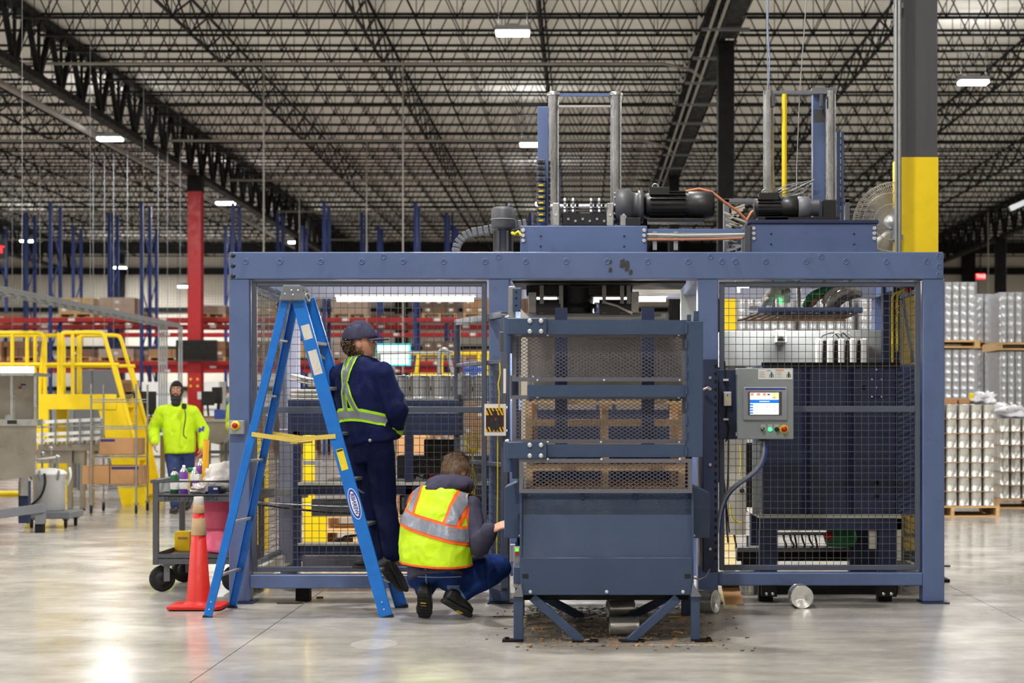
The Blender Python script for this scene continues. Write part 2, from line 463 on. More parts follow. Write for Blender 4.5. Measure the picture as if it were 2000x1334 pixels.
LAMPS.append((-22.0, 84.2, 8.05, 'small low lamp before the end wall, between blue rack posts'))
LAMPS.append((-18.9, 84.2, 7.15, 'lowest and smallest lamp just left of the red column'))
for gx in (-33.4, -22.7, -12.0, -1.3, 9.4, 20.1, 30.8):
    for gy in (-8.3, 5.3, 12.1, 18.9, 32.5, 46.0, 59.5, 73.0):
        if any(abs(gx-a[0]) < 3 and abs(gy-a[1]) < 3 for a in LAMPS): continue
        if abs(gx) > 30 and gy in (12.1,): continue
        if gx > 8 and gx < 12 and gy > 40: continue
        if gx > 8 and gy in (5.3, 12.1): continue
        LAMPS.append((gx, gy, 8.21, 'high-bay lamp outside the picture, %s row from the viewer, %s from the left' % (('first','second','third','fourth','fifth','sixth','seventh','eighth')[(-8.3, 5.3, 12.1, 18.9, 32.5, 46.0, 59.5, 73.0).index(gy)], ('first','second','third','fourth','fifth','sixth','seventh')[(-33.4, -22.7, -12.0, -1.3, 9.4, 20.1, 30.8).index(gx)])))
for a in LAMPS:
    if proto is None:
        proto = lamp_builder(); t = proto; t.location = a[:3]; t['label'] = a[3]
    else: t = dup(proto, a[:3], a[3])
for o in [o for o in COL.objects if o.name.startswith('high_bay_lamp')]:
    lamp_light(o)
    if o.location.z < 8.2:
        q = Vector(o.location)
        for sx in (-0.26, 0.26): MB().bar(q + Vector((sx, 0, 1.4)), (q.x+sx, q.y, 9.66), 0.008).build('hanging_wire', M_WIRE, o)
# ================================================================== THE BLUE PALLETIZING MACHINE
def pbox(mb, x0, x1, y0, y1, d0, d1):
    return mb.box(X(x0, d0), X(x1, d0), d0, d1, Z(y1, d0), Z(y0, d0))
def PB(x0, x1, y0, y1, d0, d1): return pbox(MB(), x0, x1, y0, y1, d0, d1)
def bolt(parent, px, py, d, r=0.02, h=0.012, m=None, hexa=False, name='bolt'):
    c = P(px, py, d)
    MB().lathe([(r, 0), (r, h*0.7), (r*0.8, h), (0.0001, h)] if hexa or m is not M_BLUE else [(r, 0), (r, h*0.6), (r*0.85, h*0.75), (r*0.62, h*0.5), (r*0.6, h*0.1), (r*0.35, h*0.1), (r*0.3, h*0.5), (0.0001, h*0.5)], c, 6 if hexa else 14, (0,-1,0), not hexa).build(name, m or M_ZINC, parent)
def wire_grid(x0, x1, z0, z1, y, pitch=0.05, r=0.0019, axis='x'):
    mb = MB(); n = max(1, round((x1-x0)/pitch)); k = max(1, round((z1-z0)/pitch))
    for i in range(n+1):
        x = x0 + (x1-x0)*i/n
        if axis == 'x': mb.box(x-r, x+r, y-r, y+r, z0, z1)
        else: mb.box(y-r, y+r, x-r, x+r, z0, z1)
    for j in range(k+1):
        z = z0 + (z1-z0)*j/k
        if axis == 'x': mb.box(x0, x1, y-3*r, y-r, z-r, z+r)
        else: mb.box(y-3*r, y-r, x0, x1, z-r, z+r)
    return mb
def fence_panel(parent, x0, x1, z0, z1, y, mid=(), t=0.036, axis='x', pitch=0.05, m=None):
    mb = MB(); h = t/2
    def B(a0, a1, b0, b1):
        if axis == 'x': mb.box(a0, a1, y-h, y+h, b0, b1)
        else: mb.box(y-h, y+h, a0, a1, b0, b1)
    B(x0, x0+t, z0, z1); B(x1-t, x1, z0, z1); B(x0+t, x1-t, z0, z0+t); B(x0+t, x1-t, z1-t, z1)
    for zz in mid: B(x0+t, x1-t, zz-t*0.6, zz+t*0.6)
    o = mb.build('fence_panel', m or M_FENCE, parent, 0.003)
    cuts = [z0+t] + sorted(mid) + [z1-t]
    for a, b in zip(cuts[:-1], cuts[1:]):
        tag(wire_grid(x0+t*0.5, x1-t*0.5, a, b, y, pitch, axis=axis).build('wire_mesh', M_WIRE, o), kind='stuff')
    return o

D0 = 12.45
mach = thing('palletizing_machine', 'large blue-grey steel palletizing machine enclosed by wire mesh fencing', 'machine', (0.05, 13.5, 0))
bx0, bx1 = X(447, D0), X(1843, D0)
zb1, zb0 = Z(492, D0), Z(545, D0)
beam = MB().box(bx0, bx1, D0, D0+0.17, zb0, zb1).build('top_beam', M_BLUE, mach, 0.008, 2)
for px in (480,547,627,707,787,867,948,1027,1106,1186,1265,1344,1410,1436,1495,1574,1652,1731,1810): bolt(beam, px, 510.5, D0, 0.021, 0.008, M_BLUE)
for px in (749,974,1387,1604): bolt(beam, px, 501, D0, 0.021, 0.008, M_BLUE)
for py in (500,520,537): bolt(beam, 1834, py, D0, 0.021, 0.008, M_BLUE)
for py in (499,519,539):
    c = P(455, py, D0-0.001); MB().lathe([(0.0001, 0.002), (0.017, 0.002), (0.017, 0)], c, 14, (0,-1,0)).build('hole', M_BLKP, beam)
rs = random.Random(9); M_SMEAR = mat('grease_smear', (52,52,54), 0.5, var=0.3, vs=40)
for sx_, sy_, w_, h_ in ((1216,515,6,22), (1225,520,5,26), (1193,512,3,10), (1192,528,4,12), (1232,532,4,14)):
    pts = []
    for k in range(14):
        t = 2*PI*k/14; rr = 0.75 + 0.35*rs.random(); pts.append((X(sx_ + w_*rr*math.cos(t) + 0.25*h_*0.3*math.sin(t), D0), Z(sy_ - h_*0.5*rr*math.sin(t), D0)))
    MB().prism(pts, 'y', D0-0.0012, D0-0.0004).build('grease_smear', M_SMEAR, beam)
YR = 14.55      # back of the machine
posts = ((447,487),(955,995),(1363,1403),(1803,1845))
for a, b in posts:
    MB().box(X(a, D0), X(b, D0), D0+0.005, D0+0.16, 0.012, zb0).build('post', M_BLUE, mach, 0.006)
    MB().box(X(a, D0)-0.01, X(b, D0)+0.03, D0-0.03, D0+0.19, 0, 0.012).build('base_plate', M_DKBLUE, mach)
    MB().box(X(a, D0), X(b, D0), YR, YR+0.15, 0.0, zb0).build('post', M_LAV if a == 447 else M_BLUE, mach, 0.006)
MB().box(X(487,D0), X(955,D0), D0+0.01, D0+0.12, 0.105, 0.2).build('bottom_beam', M_BLUE, mach, 0.006)
MB().box(X(1403,D0), X(1803,D0), D0+0.01, D0+0.12, 0.125, 0.215).build('bottom_beam', M_BLUE, mach, 0.006)
MB().box(bx0, bx1, YR, YR+0.15, zb0, zb1).build('rear_top_beam', M_LAV, mach, 0.006)
for xx in (bx0, X(955,D0), X(1363,D0), bx1-0.15):
    MB().box(xx, xx+0.15, D0+0.17, YR, zb0, zb1).build('side_beam', M_BLUE, mach, 0.006)
MB().box(bx0, bx0+0.1, D0+0.15, YR, 0.1, 0.2).build('side_sill', M_BEIGE, mach, 0.006)
MB().box(bx1-0.1, bx1, D0+0.15, YR, 0.1, 0.2).build('side_sill', M_BEIGE, mach, 0.006)
MB().box(bx0, X(990,D0), YR-0.05, YR+0.05, 0.12, 0.26).build('rear_sill', M_LAV, mach, 0.006)
for px in (585, 1500, 1735):
    MB().box(X(px,D0)-0.05, X(px,D0)+0.05, D0+0.13, D0+0.23, 0, 0.13).build('levelling_foot', M_BLACK, mach, 0.004)
for a, b in ((1488,1518),(1714,1752)):
    f = PB(a, b, 1142, 1166, D0+0.02, D0+0.1).build('anchor_bracket', M_BLACK, mach, 0.004)
    for q in (0.3, 0.7): bolt(f, a+(b-a)*q, 1160, D0+0.02, 0.012, 0.012, M_STEEL)
fence_panel(mach, X(489,D0), X(950,D0), Z(1118,D0), Z(548,D0), D0+0.06, (Z(800,D0),))
fence_panel(mach, X(1406,D0), X(1800,D0), Z(1115,D0), Z(549,D0), D0+0.06, (Z(799,D0),))
fence_panel(mach, D0+0.2, YR-0.03, 0.2, zb0-0.02, bx0+0.05, (), axis='y')
fence_panel(mach, D0+0.2, YR-0.03, 0.22, zb0-0.02, bx1-0.05, (), axis='y')
# emergency-stop box on the front post
es = PB(448, 476, 821, 848, D0-0.06, D0).build('stop_box', M_LGREY, mach, 0.004)
c = P(460, 831, D0-0.06)
MB().lathe([(0.032,0),(0.032,0.008),(0.0001,0.009)], c, 20, (0,-1,0)).build('yellow_ring', M_YEL, es)
MB().lathe([(0.016,0),(0.012,0.02),(0.02,0.024),(0.02,0.036),(0.012,0.042),(0.0001,0.043)], c, 18, (0,-1,0)).build('red_button', M_RED, es)

# conveyor structure inside the left fence
di = 13.25
PB(562, 905, 781, 794, di, di+0.10).build('conveyor_rail', M_DKBLUE, mach, 0.004)
PB(562, 905, 806, 850, di, di+0.06).build('side_plate', M_DKBLUE, mach, 0.004)
PB(545, 578, 838, 1100, 14.2, 14.35).build('lavender_post', M_LAV, mach, 0.006)
PB(572, 586, 840, 1112, di, di+0.08).build('inner_post', M_DKBLUE, mach, 0.004)
PB(790, 806, 850, 1112, di, di+0.08).build('inner_post', M_DKBLUE, mach, 0.004)
PB(582, 990, 948, 966, di, di+0.12).build('cross_rail', M_DKBLUE, mach, 0.004)
PB(582, 990, 942, 948, di-0.01, di+0.13).build('wear_strip', M_BEIGE, mach)
PB(582, 990, 1066, 1084, di, di+0.12).build('cross_rail', M_DKBLUE, mach, 0.004)
PB(582, 990, 1061, 1066, di-0.01, di+0.13).build('wear_strip', M_BEIGE, mach)
PB(590, 990, 1086, 1106, di+0.3, di+0.4).build('low_rail', M_LAV, mach, 0.004)
PB(608, 760, 975, 1008, di+0.25, di+0.33).build('grey_rail', M_GREY, mach, 0.004)
PB(500, 600, 955, 972, 14.0, 14.06).build('grey_rail', M_GALV, mach)
MB().tube([P(500,985,12.9), P(530,988,12.9), P(570,994,12.95), P(640,1000,13.0), P(720,1003,13.05)], 0.009, 6).build('air_hose', M_RUB, mach)
MB().tube([P(500,981,12.95), P(560,985,12.95), P(640,989,13.0), P(700,990,13.05)], 0.006, 6).build('air_hose', M_GALV, mach)
pts = [P(745+26*math.cos(a), 1005+30*math.sin(a), 13.6) for a in np.linspace(PI*0.4, PI*1.2, 12)]
MB().tube(pts, 0.012, 6).build('air_hose', M_GREY, mach)
MB().tube([P(655,1060,13.5), P(675,1048,13.5), P(720,1043,13.5), P(760,1048,13.5)], 0.012, 6).build('air_hose', M_RUB, mach)
for xx, d in ((502, 15.2), (592, 15.2), (1015, 15.4)):
    PB(xx, xx+20, 850, 1075, d, d+0.09).build('yellow_guard_post', M_YEL, mach, 0.004)
PB(592, 636, 995, 1066, 15.1, 15.2).build('yellow_guard_plate', M_YEL, mach, 0.004)
PB(592, 628, 900, 908, 15.0, 15.05).build('yellow_guard_rail', M_GALV, mach)
# roller deck the cans stand on
PB(560, 990, 779, 783, 13.35, 14.4).build('conveyor_deck', M_GALV, mach)
# control clutter in the lower middle bay
PB(775, 990, 890, 940, 13.7, 14.1).build('drive_housing', M_DKGREY, mach, 0.006)
PB(828, 893, 858, 898, 13.5, 13.55).build('black_screen', M_BLKP, mach, 0.006)
PB(640, 990, 935, 943, 13.6, 14.2).build('drive_deck', M_ALU, mach)
for i, px in enumerate((790, 812, 838, 862, 905, 930)):
    PB(px, px+14, 926, 940, 13.55, 13.65).build('terminal_block', (M_RED, M_LGREY, M_RED, M_WHITE, M_RED, M_GREY)[i], mach, 0.003)
for i in range(4):
    c = P(812 + i*9, 915, 13.55); rr = 0.07 + 0.015*i
    MB().tube([c + Vector((rr*math.cos(t), 0.01*math.sin(3*t), rr*0.7*math.sin(t))) for t in np.linspace(0, 2*PI, 20)[:-1]], 0.005, 5, True).build('cable_loop', M_BLKP, mach)
PB(932, 956, 960, 1090, 13.6, 13.62).build('white_board', M_WHITE, mach)
PB(962, 990, 700, 1180, 13.0, 13.08).build('inner_post', M_DKBLUE, mach, 0.004)
PB(780, 955, 967, 1005, 13.5, 13.6).build('control_strip', M_BLKP, mach, 0.004)
for i in range(7):
    PB(785+i*24, 800+i*24, 972, 996, 13.46, 13.5).build('relay', (M_LGREY, M_BLKP, M_WHITE, M_BLKP, M_LGREY, M_RED, M_BLKP)[i], mach, 0.003)
for k in range(3):
    MB().tube([P(922+3*k,870,13.1), P(925-2*k,900,13.1), P(918+6*k,940,13.1), P(924,985,13.1), P(919+4*k,1030,13.1), P(924,1070,13.1)], 0.006, 5).build('yellow_cable', M_YCABLE, mach)
for k in range(3):
    c = P(922, 872 - 5*k, 13.08)
    MB().tube([c + Vector((0.045*math.cos(t), 0, (0.05+0.008*k)*math.sin(t))) for t in np.linspace(0, 2*PI, 18)[:-1]], 0.006, 5, True).build('cable_coil', M_YCABLE, mach)

# fluorescent tubes under the roof of the machine
M_TUBE = mat('fluorescent_tube', (255,255,255), 0.5, emit=(255,248,236), es=16.0)
for a, b, yy, dd in ((658, 925, 584, 14.2), (1035, 1215, 585, 14.3), (1165, 1300, 584, 14.35), (1440, 1640, 557, 13.9)):
    t = PB(a-4, b+4, yy-9, yy-5, dd-0.03, dd+0.05).build('tube_light', M_WHITE, mach)
    MB().cyl(P(a, yy, dd), P(b, yy, dd), 0.022, n=10).build('glowing_tube', M_TUBE, t)
    MB().box(X(a,dd), X(a,dd)+0.02, dd, dd+0.02, Z(yy-9,dd), zb0).box(X(b,dd)-0.02, X(b,dd), dd, dd+0.02, Z(yy-9,dd), zb0).build('bracket', M_LGREY, t)
    l = bpy.data.lights.new('tube_light_glow', 'AREA'); l.shape = 'RECTANGLE'; l.size = X(b,dd)-X(a,dd); l.size_y = 0.05; l.energy = 42 if a < 1400 else 14; l.color = (1, 0.97, 0.92)
    lo = bpy.data.objects.new('tube_glow', l); COL.objects.link(lo); lo.location = (X((a+b)/2,dd), dd, Z(yy,dd)-0.026); lo.parent = t

# picking head between the two middle posts
dh = 13.3
PB(1000, 1340, 548, 553, dh-0.3, dh+0.4).build('head_plate', M_BLACK, mach)
PB(1028, 1235, 553, 578, dh, dh+0.2).build('head_beam', M_BLKP, mach, 0.006)
MB().cyl(P(1124, 545, dh+0.1), P(1124, 612, dh+0.1), 0.14, n=24).build('drum', M_BLKP, mach)
MB().cyl(P(1124, 595, dh+0.1), P(1124, 602, dh+0.1), 0.17, n=24).build('drum_flange', M_BLACK, mach)
for a, b in ((1048, 1095), (1170, 1232)):
    MB().cyl(P(a, 603, dh), P(b, 603, dh), 0.07, n=16).build('vacuum_cylinder', M_DKGREY, mach)
for px in (1058, 1096, 1180, 1215, 1228):
    PB(px-4, px+4, 553, 612, dh-0.06, dh-0.03).build('head_bracket', M_GALV, mach)
for px in (1040, 1240): PB(px-8, px+8, 570, 612, dh-0.02, dh+0.1).build('head_end', M_STEEL, mach, 0.004)
for k, (m, off) in enumerate(((M_YCABLE, 0), (M_BEIGE, 4), (M_BLKP, 9))):
    MB().tube([P(1088, 549+off*0.3, dh-0.08), P(1120, 551+off, dh-0.1), P(1165, 550+off, dh-0.1), P(1200, 546+off*0.4, dh-0.08)], 0.008, 5).build('head_hose', m, mach)
MB().tube([P(1180, 590, dh-0.08), P(1205, 597, dh-0.1), P(1235, 612, dh-0.1)], 0.01, 5).build('head_hose', M_BEIGE, mach)
PB(1025, 1300, 612, 622, dh-0.05, dh+0.3).build('head_skid', M_LGREY, mach, 0.004)
PB(1330, 1362, 555, 640, 14.2, 14.3).build('cover_plate', M_LGREY, mach)
PB(1240, 1362, 549, 573, 14.3, 14.35).build('cover_plate', M_BEIGE, mach)
PB(1000, 1362, 640, 760, 13.9, 13.95).build('lift_apron', mat('dusty_grey_sheet', (128,120,110), 0.6, var=0.12, vs=5), mach)

# ---------------------------------------------------------------- lifting gear on the roof of the machine
dt = 12.72
def roof_block(x0, x1, y0, boltx):
    o = MB().box(X(x0,dt), X(x1,dt), dt, dt+0.05, zb1-0.01, Z(y0,dt)).box(X(x0,dt), X(x1,dt), dt+1.2, dt+1.25, zb1-0.01, Z(y0,dt)).box(X(x0,dt), X(x1,dt), dt+0.05, dt+1.2, Z(y0+6,dt), Z(y0,dt)).build('carriage_block', M_BLUE, mach, 0.004)
    for bx in boltx:
        for py in (y0+9, y0+19, y0+29): bolt(o, bx, py, dt, 0.016, 0.014, M_ZINC, True)
    for bx in (x0+40, x1-45):
        for py in (y0+20, y0+40): bolt(o, bx, py, dt, 0.008, 0.004, M_DKBLUE)
    return o
roof_block(1016, 1264, 441, (1022, 1258))
roof_block(1466, 1713, 437, (1472, 1707))
MB().box(X(1463,dt)-0.01, X(1713,dt)+0.01, dt-0.02, dt+1.25, Z(437,dt), Z(430,dt)).build('carriage_lid', M_DKBLUE, mach, 0.004)
dm = 13.2
def rod(px, y0, y1, r=0.04, d=dm): MB().cyl(P(px, y0, d), P(px, y1, d), r, n=16).build('lift_rod', M_CHROME, mach)
rod(1081, 183, 441); rod(1203, 183, 441)
for px in (1081, 1203): MB().lathe([(0.05,0),(0.05,0.02),(0.03,0.03),(0.0001,0.031)], P(px, 187, dm), 16).build('rod_cap', M_STEEL, mach)
PB(1078, 1206, 182, 187, dm-0.02, dm+0.02).build('tie_bar', M_BLUE, mach)
PB(1090, 1196, 205, 209, dm-0.01, dm+0.01).build('tie_bar', M_STEEL, mach)
PB(1050, 1072, 208, 441, dm+0.05, dm+0.12).build('guide_plate', M_BLUE, mach, 0.004)
PB(1088, 1094, 330, 441, dm+0.03, dm+0.1).build('guide_plate', M_BLUE, mach, 0.004)
for i in range(11):
    yy = 311 + i*11.5
    k = PB(1048, 1065, yy, yy+8, dm-0.05, dm+0.02).build('chain_link', M_DKGREY, mach, 0.004)
    PB(1052, 1061, yy+3, yy+6, dm-0.054, dm-0.05).build('chain_tab', M_YCABLE if i > 3 else M_BLKP, k)
# sprocket stacks on the drive shaft
MB().cyl(P(1075, 404, dm-0.1), P(1240, 404, dm-0.1), 0.022, n=12).build('drive_shaft', M_STEEL, mach)
for px in (1115, 1166):
    for j in range(4):
        o = MB(); c = P(px - 12 + j*8, 404, dm-0.1)
        n = 14; prof = []
        for i in range(n*2):
            rr = 0.065 if i % 2 else 0.052
            prof.append((c.y + rr*math.cos(PI*i/n), c.z + rr*math.sin(PI*i/n)))
        o.prism(prof, 'x', c.x-0.007, c.x+0.007).build('sprocket', M_BLKP if j % 2 else M_STEEL, mach)
for px in (1086, 1192, 1218):
    o = PB(px-7, px+7, 396, 441, dm-0.16, dm-0.04).build('bearing_stand', M_STEEL, mach, 0.006)
    bolt(o, px, 420, dm-0.16, 0.012, 0.01, M_ZINC, True)
PB(1098, 1190, 415, 441, dm-0.14, dm).build('chain_guard', M_BLKP, mach, 0.006)
for i in range(6): bolt(mach, 1110 + i*14, 428 + (i % 2)*4, dm-0.14, 0.012, 0.012, M_STEEL, True, 'chain_pin')
def gearmotor(x0, x1, yc, rpx, d, gear):
    a = P(x0, yc, d); b = P(x1, yc, d); r = rpx/FPX*d; L = b.x - a.x
    o = MB().lathe([(r*0.55,0),(r*0.8,0.01),(r*0.86,L*0.04),(r*0.86,L*0.62),(r,L*0.63),(r,L*0.95),(r*0.9,L*0.985),(r*0.3,L)], a, 24, (1,0,0)).build('drive_motor', M_BLKP, mach)
    for k in range(16):
        t = 2*PI*k/16; cc = a + Vector((L*0.33, r*0.93*math.cos(t), r*0.93*math.sin(t)))
        Mx = Matrix.Rotation(t, 3, 'X')
        MB().obox(cc, (L*0.5, r*0.22, 0.006), Mx).build('cooling_fin', M_BLACK, o)
    PB(x0+10, x0+50, yc-rpx-9, yc-rpx+6, d-0.06, d+0.06).build('terminal_box', M_BLKP, o, 0.005)
    MB().tube([P(x0+22+6*math.cos(t), yc-rpx-9+6*math.sin(t), d) for t in np.linspace(0, 2*PI, 12)[:-1]], 0.006, 5, True).build('lifting_eye', M_STEEL, o)
    PB(x0+8, x1-20, yc+rpx-4, yc+rpx+3, d-0.1, d+0.1).build('motor_foot', M_BLKP, o, 0.004)
    return o
gearmotor(1258, 1396, 402, 28, dm-0.05, 0)
g = MB().lathe([(0.08,0),(0.13,0.01),(0.135,0.12),(0.11,0.13),(0.10,0.17),(0.12,0.175),(0.12,0.21),(0.06,0.22)], P(1200, 404, dm-0.05), 22, (1,0,0)).build('gearbox', M_DKGREY, mach)
for k in range(10):
    t = 2*PI*k/10; MB().cyl(P(1200,404,dm-0.05) + Vector((-0.004, 0.1*math.cos(t), 0.1*math.sin(t))), P(1200,404,dm-0.05) + Vector((0.012, 0.1*math.cos(t), 0.1*math.sin(t))), 0.012, n=6).build('gearbox_bolt', M_STEEL, g)
PB(1222, 1252, 425, 441, dm-0.2, dm+0.1).build('gearbox_foot', M_BLKP, mach, 0.004)
gearmotor(1472, 1560, 406, 21, dm-0.1, 0)
MB().lathe([(0.05,0),(0.085,0.01),(0.085,0.09),(0.06,0.1),(0.06,0.16),(0.03,0.17)], P(1556, 406, dm-0.1), 20, (1,0,0)).build('gearbox', M_GREY, mach)
PB(1495, 1640, 424, 431, dm-0.2, dm+0.1).build('motor_plate', M_BLKP, mach)
PB(1606, 1634, 390, 430, dm-0.12, dm).build('coupling', M_BLKP, mach, 0.006)
# right mast
rod(1501, 178, 431); rod(1622, 178, 431)
PB(1492, 1634, 177, 183, dm-0.03, dm+0.03).build('tie_bar', M_GREY, mach)
PB(1588, 1612, 172, 431, dm+0.05, dm+0.15).build('guide_plate', M_BLUE, mach, 0.004)
PB(1586, 1634, 171, 178, dm+0.0, dm+0.15).build('mast_cap', M_GREY, mach)
PB(1590, 1610, 214, 238, dm+0.045, dm+0.05).build('mast_patch', M_DKGREY, mach)
PB(1634, 1641, 257, 431, dm+0.2, dm+0.26).build('ladder_rail', M_BLUE, mach)
PB(1643, 1648, 257, 431, dm+0.2, dm+0.26).build('ladder_rail', M_BLUE, mach)
for i in range(12): PB(1634, 1648, 268+i*13, 271+i*13, dm+0.22, dm+0.24).build('ladder_rung', M_BLUE, mach)
for px in (1511, 1605): PB(px-3, px+3, 184, 208, dm-0.06, dm-0.02).build('mast_lug', M_DKGREY, mach, 0.003)
MB().cyl(P(1532, 184, dm-0.02), P(1532, 386, dm-0.02), 0.019, n=12).build('yellow_pole', M_YEL, mach)
MB().tube([P(1511, 330, dm), P(1513, 365, dm), P(1516, 385, dm), P(1530, 378, dm)], 0.004, 5).build('thin_wire', M_GALV, mach)
random.seed(5)
for k in range(5):
    c = P(1545, 372, dm-0.05)
    MB().tube([c + Vector(((0.10+0.02*k)*math.cos(t), 0.03*math.sin(2*t+k), (0.035+0.012*k)*math.sin(t+0.4*k))) for t in np.linspace(0, 2*PI, 16)[:-1]], 0.0035, 5, True).build('wire_coil', M_GALV, mach)
# rails and cables between the carriages
PB(1264, 1466, 447, 455, dt+0.1, dt+0.2).build('carriage_rail', M_BLUE, mach, 0.003)
PB(1264, 1466, 455, 464, dt+0.05, dt+0.1).build('cable_duct', M_LGREY, mach, 0.003)
MB().tube([P(1264, 458, dt), P(1330, 460, dt), P(1400, 459, dt), P(1466, 457, dt)], 0.008, 5).build('yellow_cable', M_BEIGE, mach)
MB().tube([P(1264, 468, dt), P(1330, 468, dt), P(1400, 467, dt), P(1450, 465, dt)], 0.01, 5).build('copper_pipe', M_ORANGE, mach)
for px in (1275, 1316): PB(px, px+8, 452, 488, dt+0.02, dt+0.04).build('cable_bracket', M_LGREY, mach)
MB().tube([P(1340, 374, dm), P(1365, 369, dm), P(1390, 375, dm), P(1415, 395, dm), P(1440, 412, dm), P(1458, 430, dm)], 0.012, 6).build('motor_cable', M_ORANGE, mach)
MB().tube([P(1458, 432, dm), P(1468, 415, dm), P(1488, 405, dm), P(1512, 400, dm)], 0.014, 6).build('motor_cable', M_ORANGE, mach)
PB(1414, 1425, 388, 492, 13.7, 13.8).build('rear_stand', M_GREY, mach, 0.004)
PB(1414, 1660, 388, 396, 13.7, 13.8).build('rear_stand', M_GREY, mach, 0.004)
PB(1650, 1660, 388, 492, 13.7, 13.8).build('rear_stand', M_GREY, mach, 0.004)
for i in range(10):
    a = random.uniform(-0.25, 0.25)
    c = P(1446 + random.uniform(-14, 14), 455 + i*3.6, 13.3)
    MB().obox(c, (0.14, 0.07, 0.016), Matrix.Rotation(a, 3, 'Y') @ Matrix.Rotation(a*2, 3, 'Z')).build('flex_chain_link', M_LGREY if i % 3 else M_DKGREY, mach)
for i in range(10):
    c = P(1436 + 10*random.uniform(-1, 1), 405 + i*5, 13.4)
    MB().obox(c, (0.1, 0.06, 0.014), Matrix.Rotation(random.uniform(-0.5, 0.5), 3, 'Y')).build('flex_chain_link', M_BEIGE, mach)
PB(1455, 1466, 440, 492, dt-0.02, dt+0.3).build('grey_cover', M_DKGREY, mach)
# blower and cable chain on the roof
bl = MB().lathe([(0.062,0),(0.062,0.16),(0.085,0.165),(0.088,0.18),(0.088,0.30),(0.075,0.325),(0.0001,0.33)], P(983, 492, 13.0), 26).build('blower_motor', M_DKGREY, mach)
MB().tube([P(983,492,13.0)+Vector((0.09*math.cos(t), 0.09*math.sin(t), 0.235)) for t in np.linspace(0,2*PI,24)[:-1]], 0.004, 5, True).build('blower_band', M_LGREY, bl)
for k in range(6):
    t = PI*k/3; MB().box(-0.008,0.008,-0.012,0.012,0,0.15).build('blower_rib', M_DKGREY, bl).location = P(983,492,13.0) + Vector((0.066*math.cos(t), 0.066*math.sin(t), 0))
arch = [P(890,492,13.1), P(894,475,13.1), P(905,462,13.1), P(922,454,13.1), P(945,450,13.1), P(968,446,13.1), P(990,442,13.1), P(1012,439,13.1), P(1030,436,13.1)]
for i in range(len(arch)-1):
    for q in (0, 0.5):
        a = arch[i].lerp(arch[i+1], q); b = arch[i].lerp(arch[i+1], q+0.42)
        MB().bar(a, b, 0.06, 0.06, (0,1,0)).build('cable_chain_link', M_GREY, mach, 0.004)
MB().tube([P(1000,455,12.75), P(1006,458,12.72), P(1012,452,12.72), P(1018,460,12.72)], 0.012, 6).build('yellow_plug', M_YCABLE, mach)
# ================================================================== PALLET DISPENSER CHUTE IN FRONT OF THE MACHINE
def expanded(x0, x1, z0, z1, y, sw=0.036, a=0.0108, w=0.0042):
    mb = MB(); n = int((x1-x0)/(sw/2)); k = int((z1-z0)/a)
    dx = (x1-x0)/n; dz = (z1-z0)/k
    for j in range(k):
        zc = z0 + (j+0.5)*dz
        for i in range(n):
            s0 = 1 if (i+j) % 2 else -1
            p0 = Vector((x0+i*dx, y, zc + s0*dz/2)); p1 = Vector((x0+(i+1)*dx, y, zc - s0*dz/2))
            u = Vector((0, 0, w/2)); f = Vector((0, 0.003, 0))
            mb.add([p0-u-f, p1-u-f, p1+u-f, p0+u-f, p0-u+f, p1-u+f, p1+u+f, p0+u+f], [(0,1,2,3),(5,4,7,6),(3,2,6,7),(4,5,1,0)])
    return mb
M_EXP = mat('expanded_metal_grey', (98,98,108), 0.5, var=0.06, vs=10)
dc = 10.42
ch = thing('pallet_dispenser', 'steel-blue pallet dispenser chute on bolted legs with expanded metal guards', 'machine', (0.15, 11.2, 0))
def mesh_guard(x0, x1, y0, y1, d):
    xa, xb, za, zb = X(x0,d), X(x1,d), Z(y1,d), Z(y0,d); t = 0.024
    mb = MB().box(xa, xa+t, d, d+0.012, za, zb).box(xb-t, xb, d, d+0.012, za, zb).box(xa+t, xb-t, d, d+0.012, za, za+t).box(xa+t, xb-t, d, d+0.012, zb-t, zb)
    o = mb.build('mesh_guard', M_EXP, ch)
    tag(expanded(xa+t*0.7, xb-t*0.7, za+t*0.7, zb-t*0.7, d+0.008).build('expanded_mesh', M_EXP, o), kind='stuff')
    return o
for y0, y1 in ((625,653), (752,775), (868,893)):
    x0 = 1016 if y0 != 752 else 1030
    za, zb = Z(y1,dc), Z(y0,dc); xa, xb = X(x0,dc), X(1341,dc)
    MB().prism([(dc,za),(dc+0.07,za),(dc+0.07,za+0.006),(dc+0.006,za+0.006),(dc+0.006,zb-0.006),(dc+0.07,zb-0.006),(dc+0.07,zb),(dc,zb)], 'x', xa, xb).build('channel_beam', M_CHUTE, ch)
for y0, y1, cy1 in ((621,653,690), (863,896,922)):
    o = PB(990, 1068, y0, y1, dc-0.035, dc-0.002).build('hinge_bracket', M_CHUTE, ch, 0.004)
    for bx in (1035, 1057):
        for by in (y0+6, y1-6): bolt(o, bx, by, dc-0.035, 0.014, 0.014, M_ZINC)
    MB().cyl(P(992, y0, dc), P(992, cy1, dc), 0.026, n=16).build('hinge_barrel', M_CHUTE, ch)
    MB().lathe([(0.018,0),(0.018,0.012),(0.008,0.016),(0.0001,0.016)], P(992, y0, dc), 8).build('hinge_pin', M_STEEL, ch)
PB(975, 990, 648, 686, dc+0.03, dc+0.08).build('limit_switch', M_DKGREY, ch, 0.004)
pl = PB(1341, 1373, 627, 893, dc-0.02, dc+0.06).build('side_plate', M_CHUTE, ch, 0.004)
for i in range(9):
    y0 = 634 + i*30
    MB().cyl(P(1341, y0, dc-0.024), P(1341, y0+16, dc-0.024), 0.008, n=8).build('hinge_knuckle', M_CHUTE, pl)
